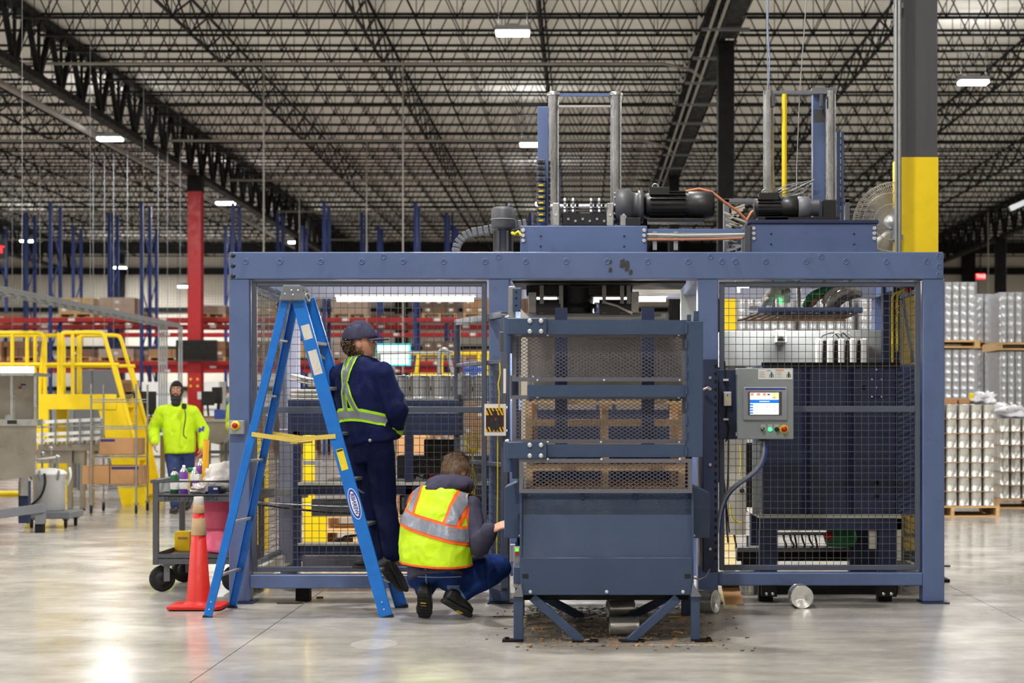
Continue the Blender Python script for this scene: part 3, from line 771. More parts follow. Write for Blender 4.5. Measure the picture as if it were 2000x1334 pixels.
PB(1355, 1365, 607, 627, dc, dc+0.05).build('plate_tab', M_CHUTE, ch, 0.003)
PB(1342, 1350, 614, 627, dc, dc+0.05).build('plate_tab', M_CHUTE, ch, 0.003)
g1 = mesh_guard(1000, 1340, 651, 745, dc+0.075)
g2 = mesh_guard(1000, 1340, 772, 866, dc+0.075)
g3 = mesh_guard(1014, 1352, 896, 963, dc-0.02)
for g, pts in ((g1, ((1070,654),(1326,654),(1050,743),(1180,743),(1328,743))), (g2, ((1050,775),(1326,776),(1070,864),(1174,864),(1327,864))), (g3, ((1070,897),(1175,897),(1328,897)))):
    for q in pts: bolt(g, q[0], q[1], dc+0.075 if g is not g3 else dc-0.02, 0.008, 0.008, M_ZINC)
df = 10.66
for a, b in ((1084,1108), (1253,1278)):
    xa, xb = X(a,df), X(b,df); t = 0.006
    MB().prism([(xa,df),(xb,df),(xb,df+0.06),(xb-t,df+0.06),(xb-t,df+t),(xa+t,df+t),(xa+t,df+0.06),(xa,df+0.06)], 'z', Z(905,df), Z(601,df)).build('fork_upright', M_DKBLUE, ch)
PB(1000, 1012, 655, 935, df, df+0.08).build('corner_upright', M_DKBLUE, ch, 0.003)
PB(1018, 1030, 655, 960, 11.3, 11.4).build('corner_upright', M_BEIGE, ch, 0.003)
PB(1344, 1352, 893, 965, dc+0.05, dc+0.12).build('corner_upright', M_DKBLUE, ch, 0.003)
# solid lower body
xa, xb = X(1019,dc), X(1351,dc)
zt, zm, zl = Z(962,dc), Z(1089,dc), Z(1162,dc)
MB().prism([(dc+0.10,zt),(dc+0.112,zt),(dc+0.032,zm),(dc+0.02,zm)], 'x', xa, xb).build('sloped_plate', M_CHUTE, ch)
fp = MB().box(xa-0.006, xb+0.003, dc-0.012, dc, zl, zm).box(xa-0.006, xb+0.003, dc, dc+0.04, zm-0.01, zm).build('front_panel', M_CHUTE, ch, 0.003)
for px in (1036, 1185, 1334): bolt(fp, px, 1156, dc-0.012, 0.011, 0.008, M_ZINC)
for px in (1020, 1337): PB(px, px+12, 1121, 1130, dc-0.014, dc-0.011).build('slot', M_BLKP, fp)
MB().prism([(dc,zl),(dc+0.5,zl),(dc+0.5,zt),(dc+0.02,zt),(dc-0.005,zm)], 'x', xa-0.012, xa).build('cheek', M_CHUTE, ch)
MB().prism([(dc,zl),(dc+0.5,zl),(dc+0.5,zt),(dc+0.02,zt),(dc-0.005,zm)], 'x', xb, xb+0.012).build('cheek', M_CHUTE, ch)
for px in (1138, 1241): PB(px-3, px+3, 963, 975, dc+0.06, dc+0.1).build('stiffener', M_DKBLUE, ch)
for x0, x1, yt in ((985, 1019, 938), (1352, 1386, 948)):
    d = 10.78; a, b = X(x0,d), X(x1,d); z0, z1 = Z(1051,d), Z(yt+14,d)
    sl = 0.045
    poly = [(a,z0),(b,z0),(b,z1+sl),(a,z1)] if x0 < 1100 else [(a,z0),(b,z0),(b,z1),(a,z1+sl)]
    o = MB().prism(poly, 'y', d, d+0.42).build('side_box', M_CHUTE, ch, 0.004)
    bolt(o, x0+30 if x0 < 1100 else x0+4, 1046, d, 0.006, 0.004, M_ZINC)
PB(1373, 1402, 700, 1118, 11.8, 12.35).build('guard_cover', M_DKBLUE, ch, 0.006)
for py in (738, 760, 908, 1072): bolt(ch, 1387, py, 11.8, 0.012, 0.01, M_STEEL, True, 'cover_bolt')
for i in range(26): PB(1396, 1400, 712+i*15, 718+i*15, 11.79, 11.8).build('cover_stud', M_BLACK, ch)
MB().cyl(P(1376, 761, 11.75), P(1384, 758, 11.7), 0.012, n=8).build('latch', M_STEEL, ch)
# legs
def leg(px0, px1, ytop, d):
    a, b = X(px0,d), X(px1,d)
    MB().box(a, b, d, d+0.055, 0.012, Z(ytop,d)).build('leg', M_CHUTE, ch, 0.003)
leg(1003, 1022, 1165, 10.40); leg(1350, 1367, 1165, 10.40); 
MB().prism([(X(1000,10.4),Z(1165,10.4)),(X(1022,10.4),Z(1165,10.4)),(X(1018,10.4),Z(1140,10.4))], 'y', 10.38, 10.48).build('leg_gusset', M_GREY, ch)
MB().prism([(X(1349,10.4),Z(1165,10.4)),(X(1370,10.4),Z(1165,10.4)),(X(1353,10.4),Z(1138,10.4))], 'y', 10.38, 10.48).build('leg_gusset', M_GREY, ch)
for px in (1015, 1340): MB().box(X(px,11.6)-0.03, X(px,11.6)+0.03, 11.6, 11.66, 0.012, 0.5).build('leg', M_DKBLUE, ch, 0.003)
for a, b in (((1040,1166), (1138,1254)), ((1324,1168), (1228,1254))):
    MB().bar(P(a[0],a[1],10.46), P(b[0],b[1],10.42), 0.05, 0.05, (0,1,0)).build('brace', M_CHUTE, ch, 0.003)
    MB().bar(P(a[0],a[1]-12,11.6), P(b[0],b[1]-48,11.6), 0.05, 0.05, (0,1,0)).build('brace', M_DKBLUE, ch, 0.003)
    MB().box(X(b[0],10.42)-0.06, X(b[0],10.42)+0.09, 10.37, 10.47, 0, 0.01).build('foot_plate', M_BLACK, ch)
for x0, x1, bb in ((981, 1022, 990), (1350, 1391, 1384)):
    o = MB().box(X(x0,10.4), X(x1,10.4), 10.38, 10.48, 0, 0.012).build('foot_plate', M_BLACK, ch)
    MB().cyl(P(bb,1254,10.43), P(bb,1244,10.43), 0.008, n=8).cyl((X(bb,10.43),10.43,0.012), (X(bb,10.43),10.43,0.024), 0.014, n=6).build('anchor_bolt', M_BLACK, o)
PB(1012, 1345, 1162, 1172, 10.5, 12.3).build('under_tray', M_BLACK, ch)
for px in (1012, 1344): MB().box(X(px,10.7)-0.02, X(px,10.7)+0.02, 10.5, 12.4, 0.33, 0.43).build('side_rail', M_CHUTE, ch, 0.003)
MB().box(X(1012,10.7), X(1344,10.7), 10.75, 12.4, 0.69, 0.73).build('pallet_shelf', M_DKBLUE, ch)
# valve block beside the left box
vb = PB(1003, 1017, 1068, 1108, 10.7, 10.8).build('valve_block', M_GALV, ch, 0.003)
PB(1006, 1013, 1071, 1077, 10.69, 10.7).build('valve_light', mat('green_red_light', (90,200,60), 0.4, emit=(120,230,70), es=1.2), vb)
PB(1006, 1013, 1078, 1084, 10.69, 10.7).build('valve_button', M_RED, vb)
PB(1002, 1018, 1102, 1148, 10.72, 10.8).build('bracket', M_STEEL, ch, 0.003)
PB(1006, 1017, 1110, 1136, 10.71, 10.73).build('bracket_hole', M_BLKP, ch)
MB().tube([P(1008,895,10.75), P(1006,920,10.75), P(1004,935,10.75)], 0.007, 5).build('yellow_cable', M_YCABLE, ch)
MB().tube([P(1013,900,10.8), P(1013,940,10.8)], 0.012, 5).build('green_hose', M_GREEN, ch)
MB().tube([P(1353,1128,10.6), P(1365,1132,10.7), P(1378,1126,11.2), P(1386,1112,11.7)], 0.006, 5).build('grey_cable', M_GREY, ch)
# support arm at the head of the chute, left
PB(993, 1006, 559, 625, dc+0.2, dc+0.28).build('head_arm', M_GALV, ch, 0.004)
PB(1001, 1018, 562, 608, dc+0.16, dc+0.2).build('head_plate', M_CHUTE, ch, 0.004)
MB().prism([(X(1015,dc),Z(618,dc)),(X(1033,dc),Z(618,dc)),(X(1015,dc),Z(600,dc))], 'y', dc+0.16, dc+0.18).build('head_gusset', M_BEIGE, ch)
for py in (570, 582, 596): bolt(ch, 1008, py, dc+0.16, 0.007, 0.004, M_BLKP, False, 'head_bolt')

PB(1010, 1350, 800, 1130, 12.33, 12.36).build('added_dark_backing', M_DKBLUE, ch)  # dark sheet added to hide the bright floor and darken the chute interior
for px in (1008, 1352): MB().box(X(px,10.7)-0.004, X(px,10.7)+0.004, 10.9, 12.33, 0.45, 1.0).build('added_dark_side', M_DKBLUE, ch)  # dark sheets added at both sides, also to keep the inside dark
# wooden pallets stacked in the dispenser
def pallet(x0, x1, y0, y1, z, label, grp, n=7, h=0.135, cat='pallet', m=None):
    m = m or M_WOOD
    t = thing('wooden_pallet', label, cat, ((x0+x1)/2, (y0+y1)/2, z), grp)
    W = x1-x0; D = y1-y0; th = 0.018
    for i in range(3):
        xs = x0 + (W-0.04)*i/2
        MB().box(xs, xs+0.04, y0, y1, z+th, z+h-th).build('stringer', m, t)
    for i in range(n):
        ys = y0 + (D-0.09)*i/(n-1)
        MB().box(x0, x1, ys, ys+0.09, z+h-th, z+h).build('top_board', m, t)
    for i in range(3):
        ys = y0 + (D-0.09)*i/2
        MB().box(x0, x1, ys, ys+0.09, z, z+th).build('bottom_board', m, t)
    return t
zz = 0.73
lv = ['bottom','second','third','fourth','fifth']
for i in range(5):
    j = random.uniform(-0.012, 0.012)
    pallet(X(1030,11.0)+j, X(1338,11.0)+j, 10.9, 12.0, zz, lv[i] + ' wooden pallet from the floor in the stack inside the dispenser', 'pallets stacked in the dispenser'); zz += 0.137
# ================================================================== OPEN GATE WITH POSTER
gate = thing('fence_gate', 'grey wire mesh gate standing ajar between ladder and chute', 'gate', (X(985,12.2), 12.2, 0.1))
h0 = Vector((X(985,12.15), 12.15)); h1 = Vector((X(893,13.3), 13.3))
def gp(t, z, off=0): 
    v = h0.lerp(h1, t); return Vector((v.x, v.y+off, z))
z0, z1 = 0.14, 1.36+(800-614)/FPX*12.15
zmid = 1.36+(800-700)/FPX*12.15
mb = MB(); mb.bar(gp(0,z1), gp(1,z1), 0.045); mb.bar(gp(1,z0), gp(1,z1), 0.045); mb.bar(gp(0,z0), gp(0,z1), 0.045); mb.bar(gp(0,z0), gp(1,z0), 0.045); mb.bar(gp(0,zmid-0.02), gp(1,zmid-0.02), 0.03); mb.bar(gp(0,0.98), gp(1,0.98), 0.03)
gf = mb.build('gate_frame', M_FENCE, gate, 0.003)
mb = MB(); n = 22
for i in range(n+1): mb.bar(gp(i/n, z0), gp(i/n, zmid), 0.0045)
k = int((zmid-z0)/0.05)
for j in range(k+1): mb.bar(gp(0, z0+j*0.05), gp(1, z0+j*0.05), 0.0045)
tag(mb.build('wire_mesh', M_WIRE, gate), kind='stuff')
MB().obox(gp(0.93, 1.55, -0.04), (0.03, 0.05, 0.16), Matrix.Identity(3)).build('latch', M_GALV, gate, 0.004)
# the poster: yellow and black hazard bands round a dark picture
ds = 12.05
sign = thing('safety_poster', 'small poster with yellow and black hazard stripes hung on the gate', 'sign', P(967, 850, ds))
PB(946, 988, 789, 851, ds, ds+0.008).build('board', M_WHITE, sign)
M_HAZ = mat('hazard_yellow', (236,176,20), 0.5)
PB(949, 984, 797, 843, ds-0.003, ds).build('dark_picture', mat('dark_maroon_print', (52,16,24), 0.5, var=0.5, vs=30), sign)
for y0, y1 in ((797, 811), (834, 843)):
    b = PB(949, 984, y0, y1, ds-0.005, ds-0.003).build('hazard_band', M_HAZ, sign)
    for i in range(5):
        xx = 949 + i*7; hh = (y1-y0)
        a0, a1 = X(xx, ds), X(xx+3.6, ds); sh = X(xx+hh*0.45, ds) - X(xx, ds)
        lim = X(984, ds)
        MB().prism([(a0, Z(y0,ds)), (a1, Z(y0,ds)), (min(a1+sh,lim), Z(y1,ds)), (min(a0+sh,lim), Z(y1,ds))], 'y', ds-0.006, ds-0.005).build('black_stripe', M_BLKP, b)
fig = MB().prism([(X(958,ds),Z(840,ds)),(X(975,ds),Z(840,ds)),(X(977,ds),Z(818,ds)),(X(971,ds),Z(812,ds)),(X(971,ds),Z(803,ds)),(X(962,ds),Z(803,ds)),(X(962,ds),Z(812,ds)),(X(956,ds),Z(818,ds))], 'y', ds-0.0075, ds-0.006).build('dark_figure', mat('black_grey_print', (30,32,40), 0.5, var=0.8, vs=60), sign)
PB(966, 970, 817, 821, ds-0.009, ds-0.0075).build('red_mark', M_RED, sign)
for py in (798, 843): MB().tube([P(990, py, ds), P(990, py-4, ds+0.05)], 0.003, 5).build('tie', M_WHITE, sign)
# yellow air line hanging down beside the gate
t = MB().tube([P(976,708,12.0), P(977,730,12.0), P(973,750,12.0), P(975,770,12.02), P(972,860,12.1), P(972,960,12.1), P(970,1085,12.1)], 0.005, 6).build('yellow_air_line', M_YCABLE)
tag(t, 'thin yellow air line hanging down past the poster', 'cable')
tb = PB(983, 988, 720, 768, 12.0, 12.03).build('white_sensor_bar', M_WHITE); tag(tb, 'short white vertical sensor bar above the poster', 'sensor')

# ================================================================== OPERATOR CABINET ON THE RIGHT FENCE
dp = 12.18
cab = thing('control_cabinet', 'grey operator control cabinet with lit touchscreen on the right fence', 'control panel', P(1495, 858, dp+0.1))
body = PB(1440, 1550, 719, 858, dp, dp+0.19).build('housing', mat('cabinet_grey_paint', (138,146,148), 0.42, var=0.04, vs=6), cab, 0.005)
for py in (728, 848): PB(1437, 1441, py-4, py+4, dp+0.01, dp+0.04).build('door_hinge', M_GALV, cab)
bz = PB(1452, 1538, 756, 821, dp-0.018, dp).build('screen_bezel', mat('bezel_grey', (150,150,160), 0.4), cab, 0.008, 2)
PB(1456, 1534, 758, 761, dp-0.020, dp-0.018).build('bezel_stripe', mat('bezel_blue', (30,50,140), 0.4), bz)
PB(1461, 1527, 765, 811, dp-0.021, dp-0.018).build('screen_recess', M_DKGREY, bz)
def lit(name, col, e=1.15): return mat(name, col, 0.3, emit=col, es=e, var=0)
scr = PB(1465, 1521, 767, 809.5, dp-0.023, dp-0.021).build('touchscreen', lit('screen_white', (252,252,246)), cab)
def sc_el(x0, x1, y0, y1, nm, col): PB(x0, x1, y0, y1, dp-0.0245, dp-0.023).build(nm, lit('lit_' + '_'.join(map(str, col)), col), scr)
sc_el(1465, 1521, 780.5, 787.5, 'title_bar', (10,96,190))
for a, b in ((1466,1472),(1478,1485),(1490,1496)): sc_el(a, b, 767.5, 773, 'icon', (246,120,96))
sc_el(1498.5, 1504, 769, 772, 'icon', (70,60,40)); sc_el(1508, 1520, 768, 773, 'icon', (180,220,110)); sc_el(1509, 1515, 774, 779, 'icon', (250,150,70))
sc_el(1515.5, 1520.5, 774, 779, 'icon', (190,226,120))
for k in range(4): sc_el(1465, 1471, 789+k*5.3, 792.5+k*5.3, 'side_button', (30,110,190))
sc_el(1483, 1503, 783, 785, 'title_line', (236,242,250))
for a, b, c2 in ((1496,1501,794),(1510,1515,794),(1482,1489,801.5),(1511,1515,802)): sc_el(a, b, c2, c2+0.9, 'reading', (90,90,90))
# two warning labels
for a, b, head in ((1481, 1514, (60,160,190)), (1514.5, 1548, (232,120,30))):
    lb = PB(a, b, 721, 741, dp-0.003, dp).build('warning_label', M_WHITE, cab)
    if head[0] > 100: PB(a+1.5, a+16, 722, 724, dp-0.004, dp-0.003).build('label_heading', mat('label_orange', head, 0.5), lb)
    else: PB(a+17, a+25, 723, 724.5, dp-0.004, dp-0.003).build('label_heading', mat('label_teal', head, 0.5), lb)
    for k in range(5): PB(a+2, a+13 - (k % 2)*2, 726+k*2.6, 726.7+k*2.6, dp-0.004, dp-0.003).build('small_print', mat('label_grey', (150,150,160), 0.6), lb)
    cx = a+26
    bm = MB(); pbox(bm, cx-1.6, cx+1.6, 730.5, 737.5, dp-0.004, dp-0.003); bm.lathe([(0.0055,0),(0.0055,0.001)], P(cx, 727.7, dp-0.003), 12, (0,-1,0))
    bm.tube([P(cx-3.6, 737.5, dp-0.0035), P(cx-3.6, 732.5, dp-0.0035), P(cx-1.8, 730, dp-0.0035), P(cx+1.8, 730, dp-0.0035), P(cx+3.6, 732.5, dp-0.0035), P(cx+3.6, 737.5, dp-0.0035)], 0.0022, 5)
    bm.build('pictogram', mat('label_teal_dark', (30,90,96), 0.5) if head[0] < 100 else M_BLKP, lb)
for px, kind in ((1490,'knob'), (1504,'lamp'), (1517,'switch')):
    PB(px-4.5, px+4.5, 829, 836, dp-0.004, dp).build('name_plate', M_ALU, cab)
    c = P(px, 838.5, dp)
    if kind == 'lamp': MB().lathe([(0.014,0),(0.014,0.012),(0.009,0.018),(0.0001,0.019)], c, 16, (0,-1,0)).build('green_lamp', lit('lamp_green', (60,240,130), 2.0), cab)
    else:
        o = MB().lathe([(0.016,0),(0.015,0.01),(0.011,0.012),(0.011,0.02),(0.0001,0.021)], c, 16, (0,-1,0)).build('selector_knob', M_ALU if kind == 'knob' else M_BLKP, cab)
        MB().obox(c + Vector((0,-0.026,0)), (0.008, 0.012, 0.026), Matrix.Rotation(0.6, 3, 'Y')).build('pointer', M_BLKP, o)
c = P(1531, 838, dp)
MB().lathe([(0.030,0),(0.030,0.006),(0.0001,0.007)], c, 22, (0,-1,0)).build('yellow_ring', M_YEL, cab)
MB().lathe([(0.014,0),(0.012,0.02),(0.02,0.026),(0.02,0.036),(0.012,0.044),(0.0001,0.045)], c, 18, (0,-1,0)).build('stop_button', M_RED, cab)
mp = PB(1403, 1440, 722, 858, dp+0.10, dp+0.19).build('mounting_plate', M_DKBLUE, cab, 0.004)
jb = PB(1413, 1429, 765, 793, dp+0.05, dp+0.10).build('junction_box', M_ALU, cab, 0.004)
bolt(jb, 1421, 772, dp+0.05, 0.005, 0.003, M_BLKP); PB(1419, 1423, 777, 783, dp+0.047, dp+0.05).build('box_label', M_YCABLE, jb)
for pts in ([P(1415,705,dp+0.08), P(1417,735,dp+0.08), P(1421,765,dp+0.07)], [P(1421,793,dp+0.07), P(1418,815,dp+0.08), P(1424,835,dp+0.08), P(1422,856,dp+0.08), P(1417,862,dp+0.1)]):
    MB().tube(pts, 0.006, 6).build('black_cable', M_BLKP, cab)
for py in (742, 819): PB(1413, 1423, py-2, py+2, dp+0.06, dp+0.1).build('cable_clamp', M_WHITE, cab)
PB(1482, 1512, 858, 861, dp+0.05, dp+0.12).build('gland_plate', M_BLKP, cab)
M_FLEX = mat('grey_flex_conduit', (140,144,150), 0.5, var=0.1, vs=20)
pts = [P(1491,861,dp+0.08), P(1491,885,dp+0.06), P(1482,910,dp+0.05), P(1462,930,dp+0.05), P(1438,947,dp+0.08), P(1420,965,dp+0.1), P(1409,990,dp+0.12), P(1404,1015,dp+0.14), P(1402,1040,dp+0.15)]
def smooth_path(p, n=5):
    out = []
    for i in range(len(p)-1):
        a, b, c, d = p[max(i-1,0)], p[i], p[i+1], p[min(i+2,len(p)-1)]
        for k in range(n):
            t = k/n
            out.append(0.5*((2*b)+(c-a)*t+(2*a-5*b+4*c-d)*t*t+(3*b-a-3*c+d)*t**3))
    out.append(p[-1]); return out
MB().tube(smooth_path(pts), 0.013, 8).build('flex_conduit', M_FLEX, cab)
MB().tube([q + Vector((0.02,0,-0.004)) for q in smooth_path(pts)], 0.006, 6).build('blue_cable', mat('blue_cable', (40,70,150), 0.5), cab)

# ================================================================== INSIDE THE RIGHT BAY
db = 13.1
bin_ = thing('pallet_bin', 'dark navy ribbed steel hopper on a stand behind the right fence', 'hopper', (X(1640,db), db+0.4, 0))
xa, xb = X(1490,db), X(1752,db); zt, zl = Z(712,db), Z(1005,db)
MB().box(xa, xb, db, db+0.012, zl, zt).build('front_plate', M_DKBLUE, bin_)
MB().box(xa, xa+0.012, db, db+0.8, zl, zt).build('side_plate', M_DKBLUE, bin_)
MB().box(xb-0.012, xb, db, db+0.8, zl, zt).build('side_plate', M_DKBLUE, bin_)
MB().box(xa, xb, db+0.79, db+0.8, zl, zt).build('back_plate', M_DKBLUE, bin_)
MB().box(xa-0.01, xb+0.02, db-0.02, db+0.02, zt-0.02, zt+0.015).build('rim', M_BLACK, bin_)
for px in (1566, 1652):
    MB().prism([(X(px,db),db),(X(px+8,db),db-0.05),(X(px+16,db),db)], 'z', zl, zt-0.02).build('rib', M_DKBLUE, bin_)
# louvred wing on the right
M_WING = mat('wing_blue_paint', (62,76,112), 0.4, var=0.06)
wx0, wx1 = X(1752,db), X(1790,db)
MB().box(wx0, wx1, db+0.02, db+0.03, zl, zt).build('wing_plate', M_WING, bin_)
for i in range(26):
    z = zl + 0.02 + i*(zt-zl-0.1)/25
    MB().bar((wx0+0.005, db+0.01, z), (wx1-0.005, db+0.01, z+0.06), 0.012, 0.016, (0,1,0)).build('louvre', M_WING, bin_)
hp = PB(1698, 1726, 714, 775, db-0.012, db).build('hinge_plate', M_DKBLUE, bin_, 0.003)
for q in ((1712,722),(1703,741),(1722,741),(1712,757),(1703,775),(1722,775)): bolt(hp, q[0], q[1], db-0.012, 0.007, 0.006, M_ZINC)
for q in ((1687,757),(1712,943),(1712,969)): bolt(bin_, q[0], q[1], db, 0.018, 0.004, M_BLACK, False, 'port')
# stand
PB(1482, 1760, 1005, 1012, db-0.05, db+0.9).build('stand_top', M_BEIGE, bin_)
PB(1485, 1762, 1012, 1036, db-0.04, db+0.05).build('stand_beam', M_DKBLUE, bin_, 0.004)
for a, b in ((1484,1518), (1716,1752)):
    PB(a, b, 1036, 1125, db-0.04, db+0.06).build('stand_leg', M_DKBLUE, bin_, 0.004)
    MB().box(X(a,db), X(b,db), db+0.7, db+0.8, 0.0, zl-0.03).build('stand_leg', M_DKBLUE, bin_, 0.004)
MB().box(X(1484,db), X(1752,db), db-0.03, db+0.05, 0, 0.15).build('stand_foot_beam', M_BLACK, bin_)
PB(1752, 1760, 1008, 1095, db-0.04, db).build('pale_edge', M_BEIGE, bin_)
PB(1698, 1712, 1036, 1072, db-0.02, db+0.02).build('pale_bracket', M_BEIGE, bin_)
PB(1660, 1695, 1036, 1120, db+0.3, db+0.4).build('inner_plate', M_DKBLUE, bin_)
PB(1470, 1484, 865, 1005, db+0.02, db+0.06).build('white_upright', M_LGREY, bin_)
# chain conveyor with drag straps under the stand
cv = thing('strap_conveyor', 'low conveyor with a row of black hanging straps under the hopper', 'conveyor', (X(1570,13.6), 13.7, 0))
PB(1440, 1690, 1070, 1078, 13.55, 13.78).build('bed', M_GREY, cv)
PB(1440, 1690, 1078, 1096, 13.6, 13.7).build('side_rail', M_BLACK, cv)
PB(1500, 1680, 1040, 1046, 13.6, 13.66).build('top_rail', M_LGREY, cv)
for px in (1460, 1670): MB().box(X(px,13.6)-0.04, X(px,13.6)+0.04, 13.62, 13.7, 0, Z(1078,13.6)).build('leg', M_BLACK, cv)
MB().cyl(P(1460,1078,13.65), P(1460,1046,13.65), 0.01, n=6).cyl(P(1660,1078,13.65), P(1660,1046,13.65), 0.01, n=6).build('stanchion', M_GREY, cv)
for i, px in enumerate((1434, 1530, 1543, 1552, 1566, 1580, 1592, 1610)):
    MB().tube(smooth_path([P(px,1045,13.58), P(px+2,1055,13.57), P(px+4+(i%3)*2,1066,13.57), P(px+3,1070,13.57)],3), 0.008, 5).build('strap', M_BLKP, cv)
gmo = thing('green_motor', 'small green gear motor slung under the hopper stand', 'motor', P(1635, 1062, 13.35))
MB().lathe([(0.03,0),(0.07,0.02),(0.075,0.2),(0.05,0.23),(0.0001,0.235)], P(1612, 1050, 13.35), 20, (1,0.1,-0.02)).build('body', M_GREEN, gmo)
MB().lathe([(0.035,0),(0.03,0.012),(0.0001,0.013)], P(1618, 1047, 13.27), 16, (-0.3,-1,0)).build('end_cap', M_RED, gmo)
MB().bar(P(1640,1036,13.35), P(1640,1042,13.35), 0.16, 0.06).build('mount', M_BLKP, gmo)
# pale electrical cabinets and duct behind
dk = 14.1
ec = thing('electrical_cabinet', 'long pale grey electrical cabinet behind the right fence', 'cabinet', (X(1560,dk), dk+0.1, 0.0))
PB(1408, 1722, 646, 716, dk, dk+0.3).build('cabinet_body', M_LGREY, ec, 0.005)
PB(1605, 1722, 645, 716, dk-0.02, dk).build('cabinet_door', M_LGREY, ec, 0.004)
PB(1414, 1457, 716, 1045, dk+0.05, dk+0.3).build('tall_body', M_BEIGE, ec, 0.005)
MB().box(X(1414,dk), X(1457,dk), dk+0.05, dk+0.3, 0, 0.1).build('plinth', M_GREY, ec)
MB().box(X(1690,dk), X(1722,dk), dk+0.05, dk+0.25, 0, Z(716,dk)).build('rear_leg', M_DKBLUE, ec)
sb = PB(1514, 1537, 645, 669, dk-0.06, dk).build('isolator_box', M_WHITE, ec, 0.004)
MB().lathe([(0.03,0),(0.03,0.01),(0.0001,0.011)], P(1525, 655, dk-0.06), 16, (0,-1,0)).build('isolator_knob', M_BEIGE, sb)
PB(1519, 1533, 662, 665, dk-0.062, dk-0.06).build('isolator_label', M_DKGREY, sb)
for i, px in enumerate((1594, 1616, 1638, 1661, 1682)):
    a = PB(px, px+12, 661, 713, dk-0.10, dk-0.04).build('white_duct', M_WHITE, ec, 0.008)
    if i < 4: PB(px+14, px+21, 664, 713, dk-0.08, dk-0.05).build('duct_gap', M_BLKP, ec, 0.008)
for k in range(4): MB().tube(smooth_path([P(1602+k*22,664,dk-0.07), P(1608+k*18,655,dk-0.08), P(1628+k*9,650,dk-0.08), P(1640+k*10,662,dk-0.07)],4), 0.006, 5).build('duct_cable', M_BEIGE if k % 2 else M_DKGREY, ec)
PB(1459, 1471, 865, 1000, dk+0.1, dk+0.2).build('dark_gap', M_BLKP, ec)
bolt(ec, 1449, 958, dk+0.05, 0.02, 0.02, M_BLKP, False, 'round_plug')
for pts in ([P(1411,730,13.6), P(1409,870,13.5), P(1415,950,13.5), P(1424,1040,13.5)], [P(1423,858,13.3), P(1422,930,13.3), P(1418,1000,13.3), P(1422,1060,13.4)]):
    MB().tube(smooth_path(pts), 0.007, 5).build('black_cable', M_BLKP, ec)
MB().tube(smooth_path([P(1426,985,13.9), P(1428,1005,13.9), P(1436,1018,13.9), P(1452,1022,13.9)]), 0.007, 5).build('yellow_cable', M_YCABLE, ec)
MB().tube(smooth_path([P(1446,868,13.9), P(1447,900,13.9), P(1446,930,13.9)]), 0.005, 5).build('yellow_cable', M_YCABLE, ec)
# suspended sweep head with slats underneath
sw = thing('sweep_head', 'suspended blue-grey gripper head with brown slats below it', 'machine', P(1570, 628, 13.3))
MB().box(X(1480,13.1), X(1685,13.1), 13.1, 13.16, Z(611,13.1), Z(600,13.1)).box(X(1480,13.1), X(1685,13.1), 13.75, 13.8, Z(611,13.1), Z(600,13.1)).build('head_frame', M_BLUE, sw, 0.004)
M_SLAT = mat('brown_slat', (120,92,66), 0.7, var=0.2, vs=6)
for i in range(13):
    xx = 1478 + i*16
    MB().bar(P(xx, 613, 13.12), P(xx-34, 626, 12.75), 0.03, 0.012, (0,0,1)).build('slat', M_SLAT, sw)
MB().bar(P(1455,626,12.75), P(1652,626,12.75), 0.025, 0.012).build('slat_rail', M_SLAT, sw)
for px in (1510, 1560, 1610, 1660): MB().cyl(P(px, 600, 13.4), (X(px,13.4), 13.4, zb1), 0.016, n=8).build('hanger', M_GALV, sw)
PB(1465, 1490, 598, 604, 13.2, 13.4).build('side_wing', M_LGREY, sw)
hs = [(1585,585,M_GREEN,0.03),(1600,580,M_GREEN,0.025),(1592,592,M_ORANGE,0.02),(1620,578,M_BEIGE,0.02),(1630,588,M_BEIGE,0.028),(1508,575,M_BEIGE,0.03),(1500,590,M_BEIGE,0.022),(1640,596,M_DKGREY,0.025)]
for px, py, m, r in hs:
    MB().tube(smooth_path([P(px-12,py+12,13.2), P(px-2,py-4,13.15), P(px+14,py-14,13.2), P(px+40,py-22,13.3)],4), r, 8).build('air_hose', m, sw)
for px, py in ((1496,580),(1512,566),(1530,575)):
    PB(px, px+14, py, py+16, 13.15, 13.25).build('valve_unit', M_WHITE, sw, 0.004)
PB(1522, 1527, 583, 594, 13.13, 13.15).build('status_light', lit('status_green', (60,240,110), 2.5), sw)
MB().tube(smooth_path([P(1640,556,13.2), P(1660,566,13.2), P(1682,576,13.2)],3), 0.012, 6).build('beige_pipe', M_BEIGE, sw)
PB(1470, 1640, 553, 558, 13.2, 13.5).build('head_rail', M_DKGREY, sw)
# navy upright and yellow cables near the column
up = thing('cable_upright', 'navy upright carrying yellow cables beside the yellow column', 'post', (X(1730,13.4), 13.4, 0))
PB(1724, 1740, 556, 712, 13.96, 14.04).build('upright', M_DKBLUE, up, 0.004)
MB().box(X(1724,13.96), X(1740,13.96), 13.96, 14.04, 0, Z(712,13.96)).build('upright_base', M_DKBLUE, up)
PB(1745, 1757, 560, 712, 13.45, 13.5).build('black_track', M_BLKP, up)
for px, py in ((1758,598),(1758,610)): bolt(up, px-4, py, 13.45, 0.008, 0.006, M_ZINC)
MB().tube(smooth_path([P(1743,712,13.4), P(1743,600,13.4), P(1745,577,13.4), P(1755,570,13.4), P(1766,568,13.4)],4), 0.008, 5).build('yellow_cable', M_YCABLE, up)
MB().tube(smooth_path([P(1752,685,13.4), P(1752,600,13.4), P(1754,575,13.4), P(1768,564,13.4), P(1790,560,13.4)],4), 0.009, 5).build('yellow_cable', M_YCABLE, up)
MB().tube(smooth_path([P(1764,580,13.45), P(1770,620,13.45), P(1776,660,13.45), P(1784,708,13.45)],4), 0.014, 6).build('grey_hose', M_GREY, up)
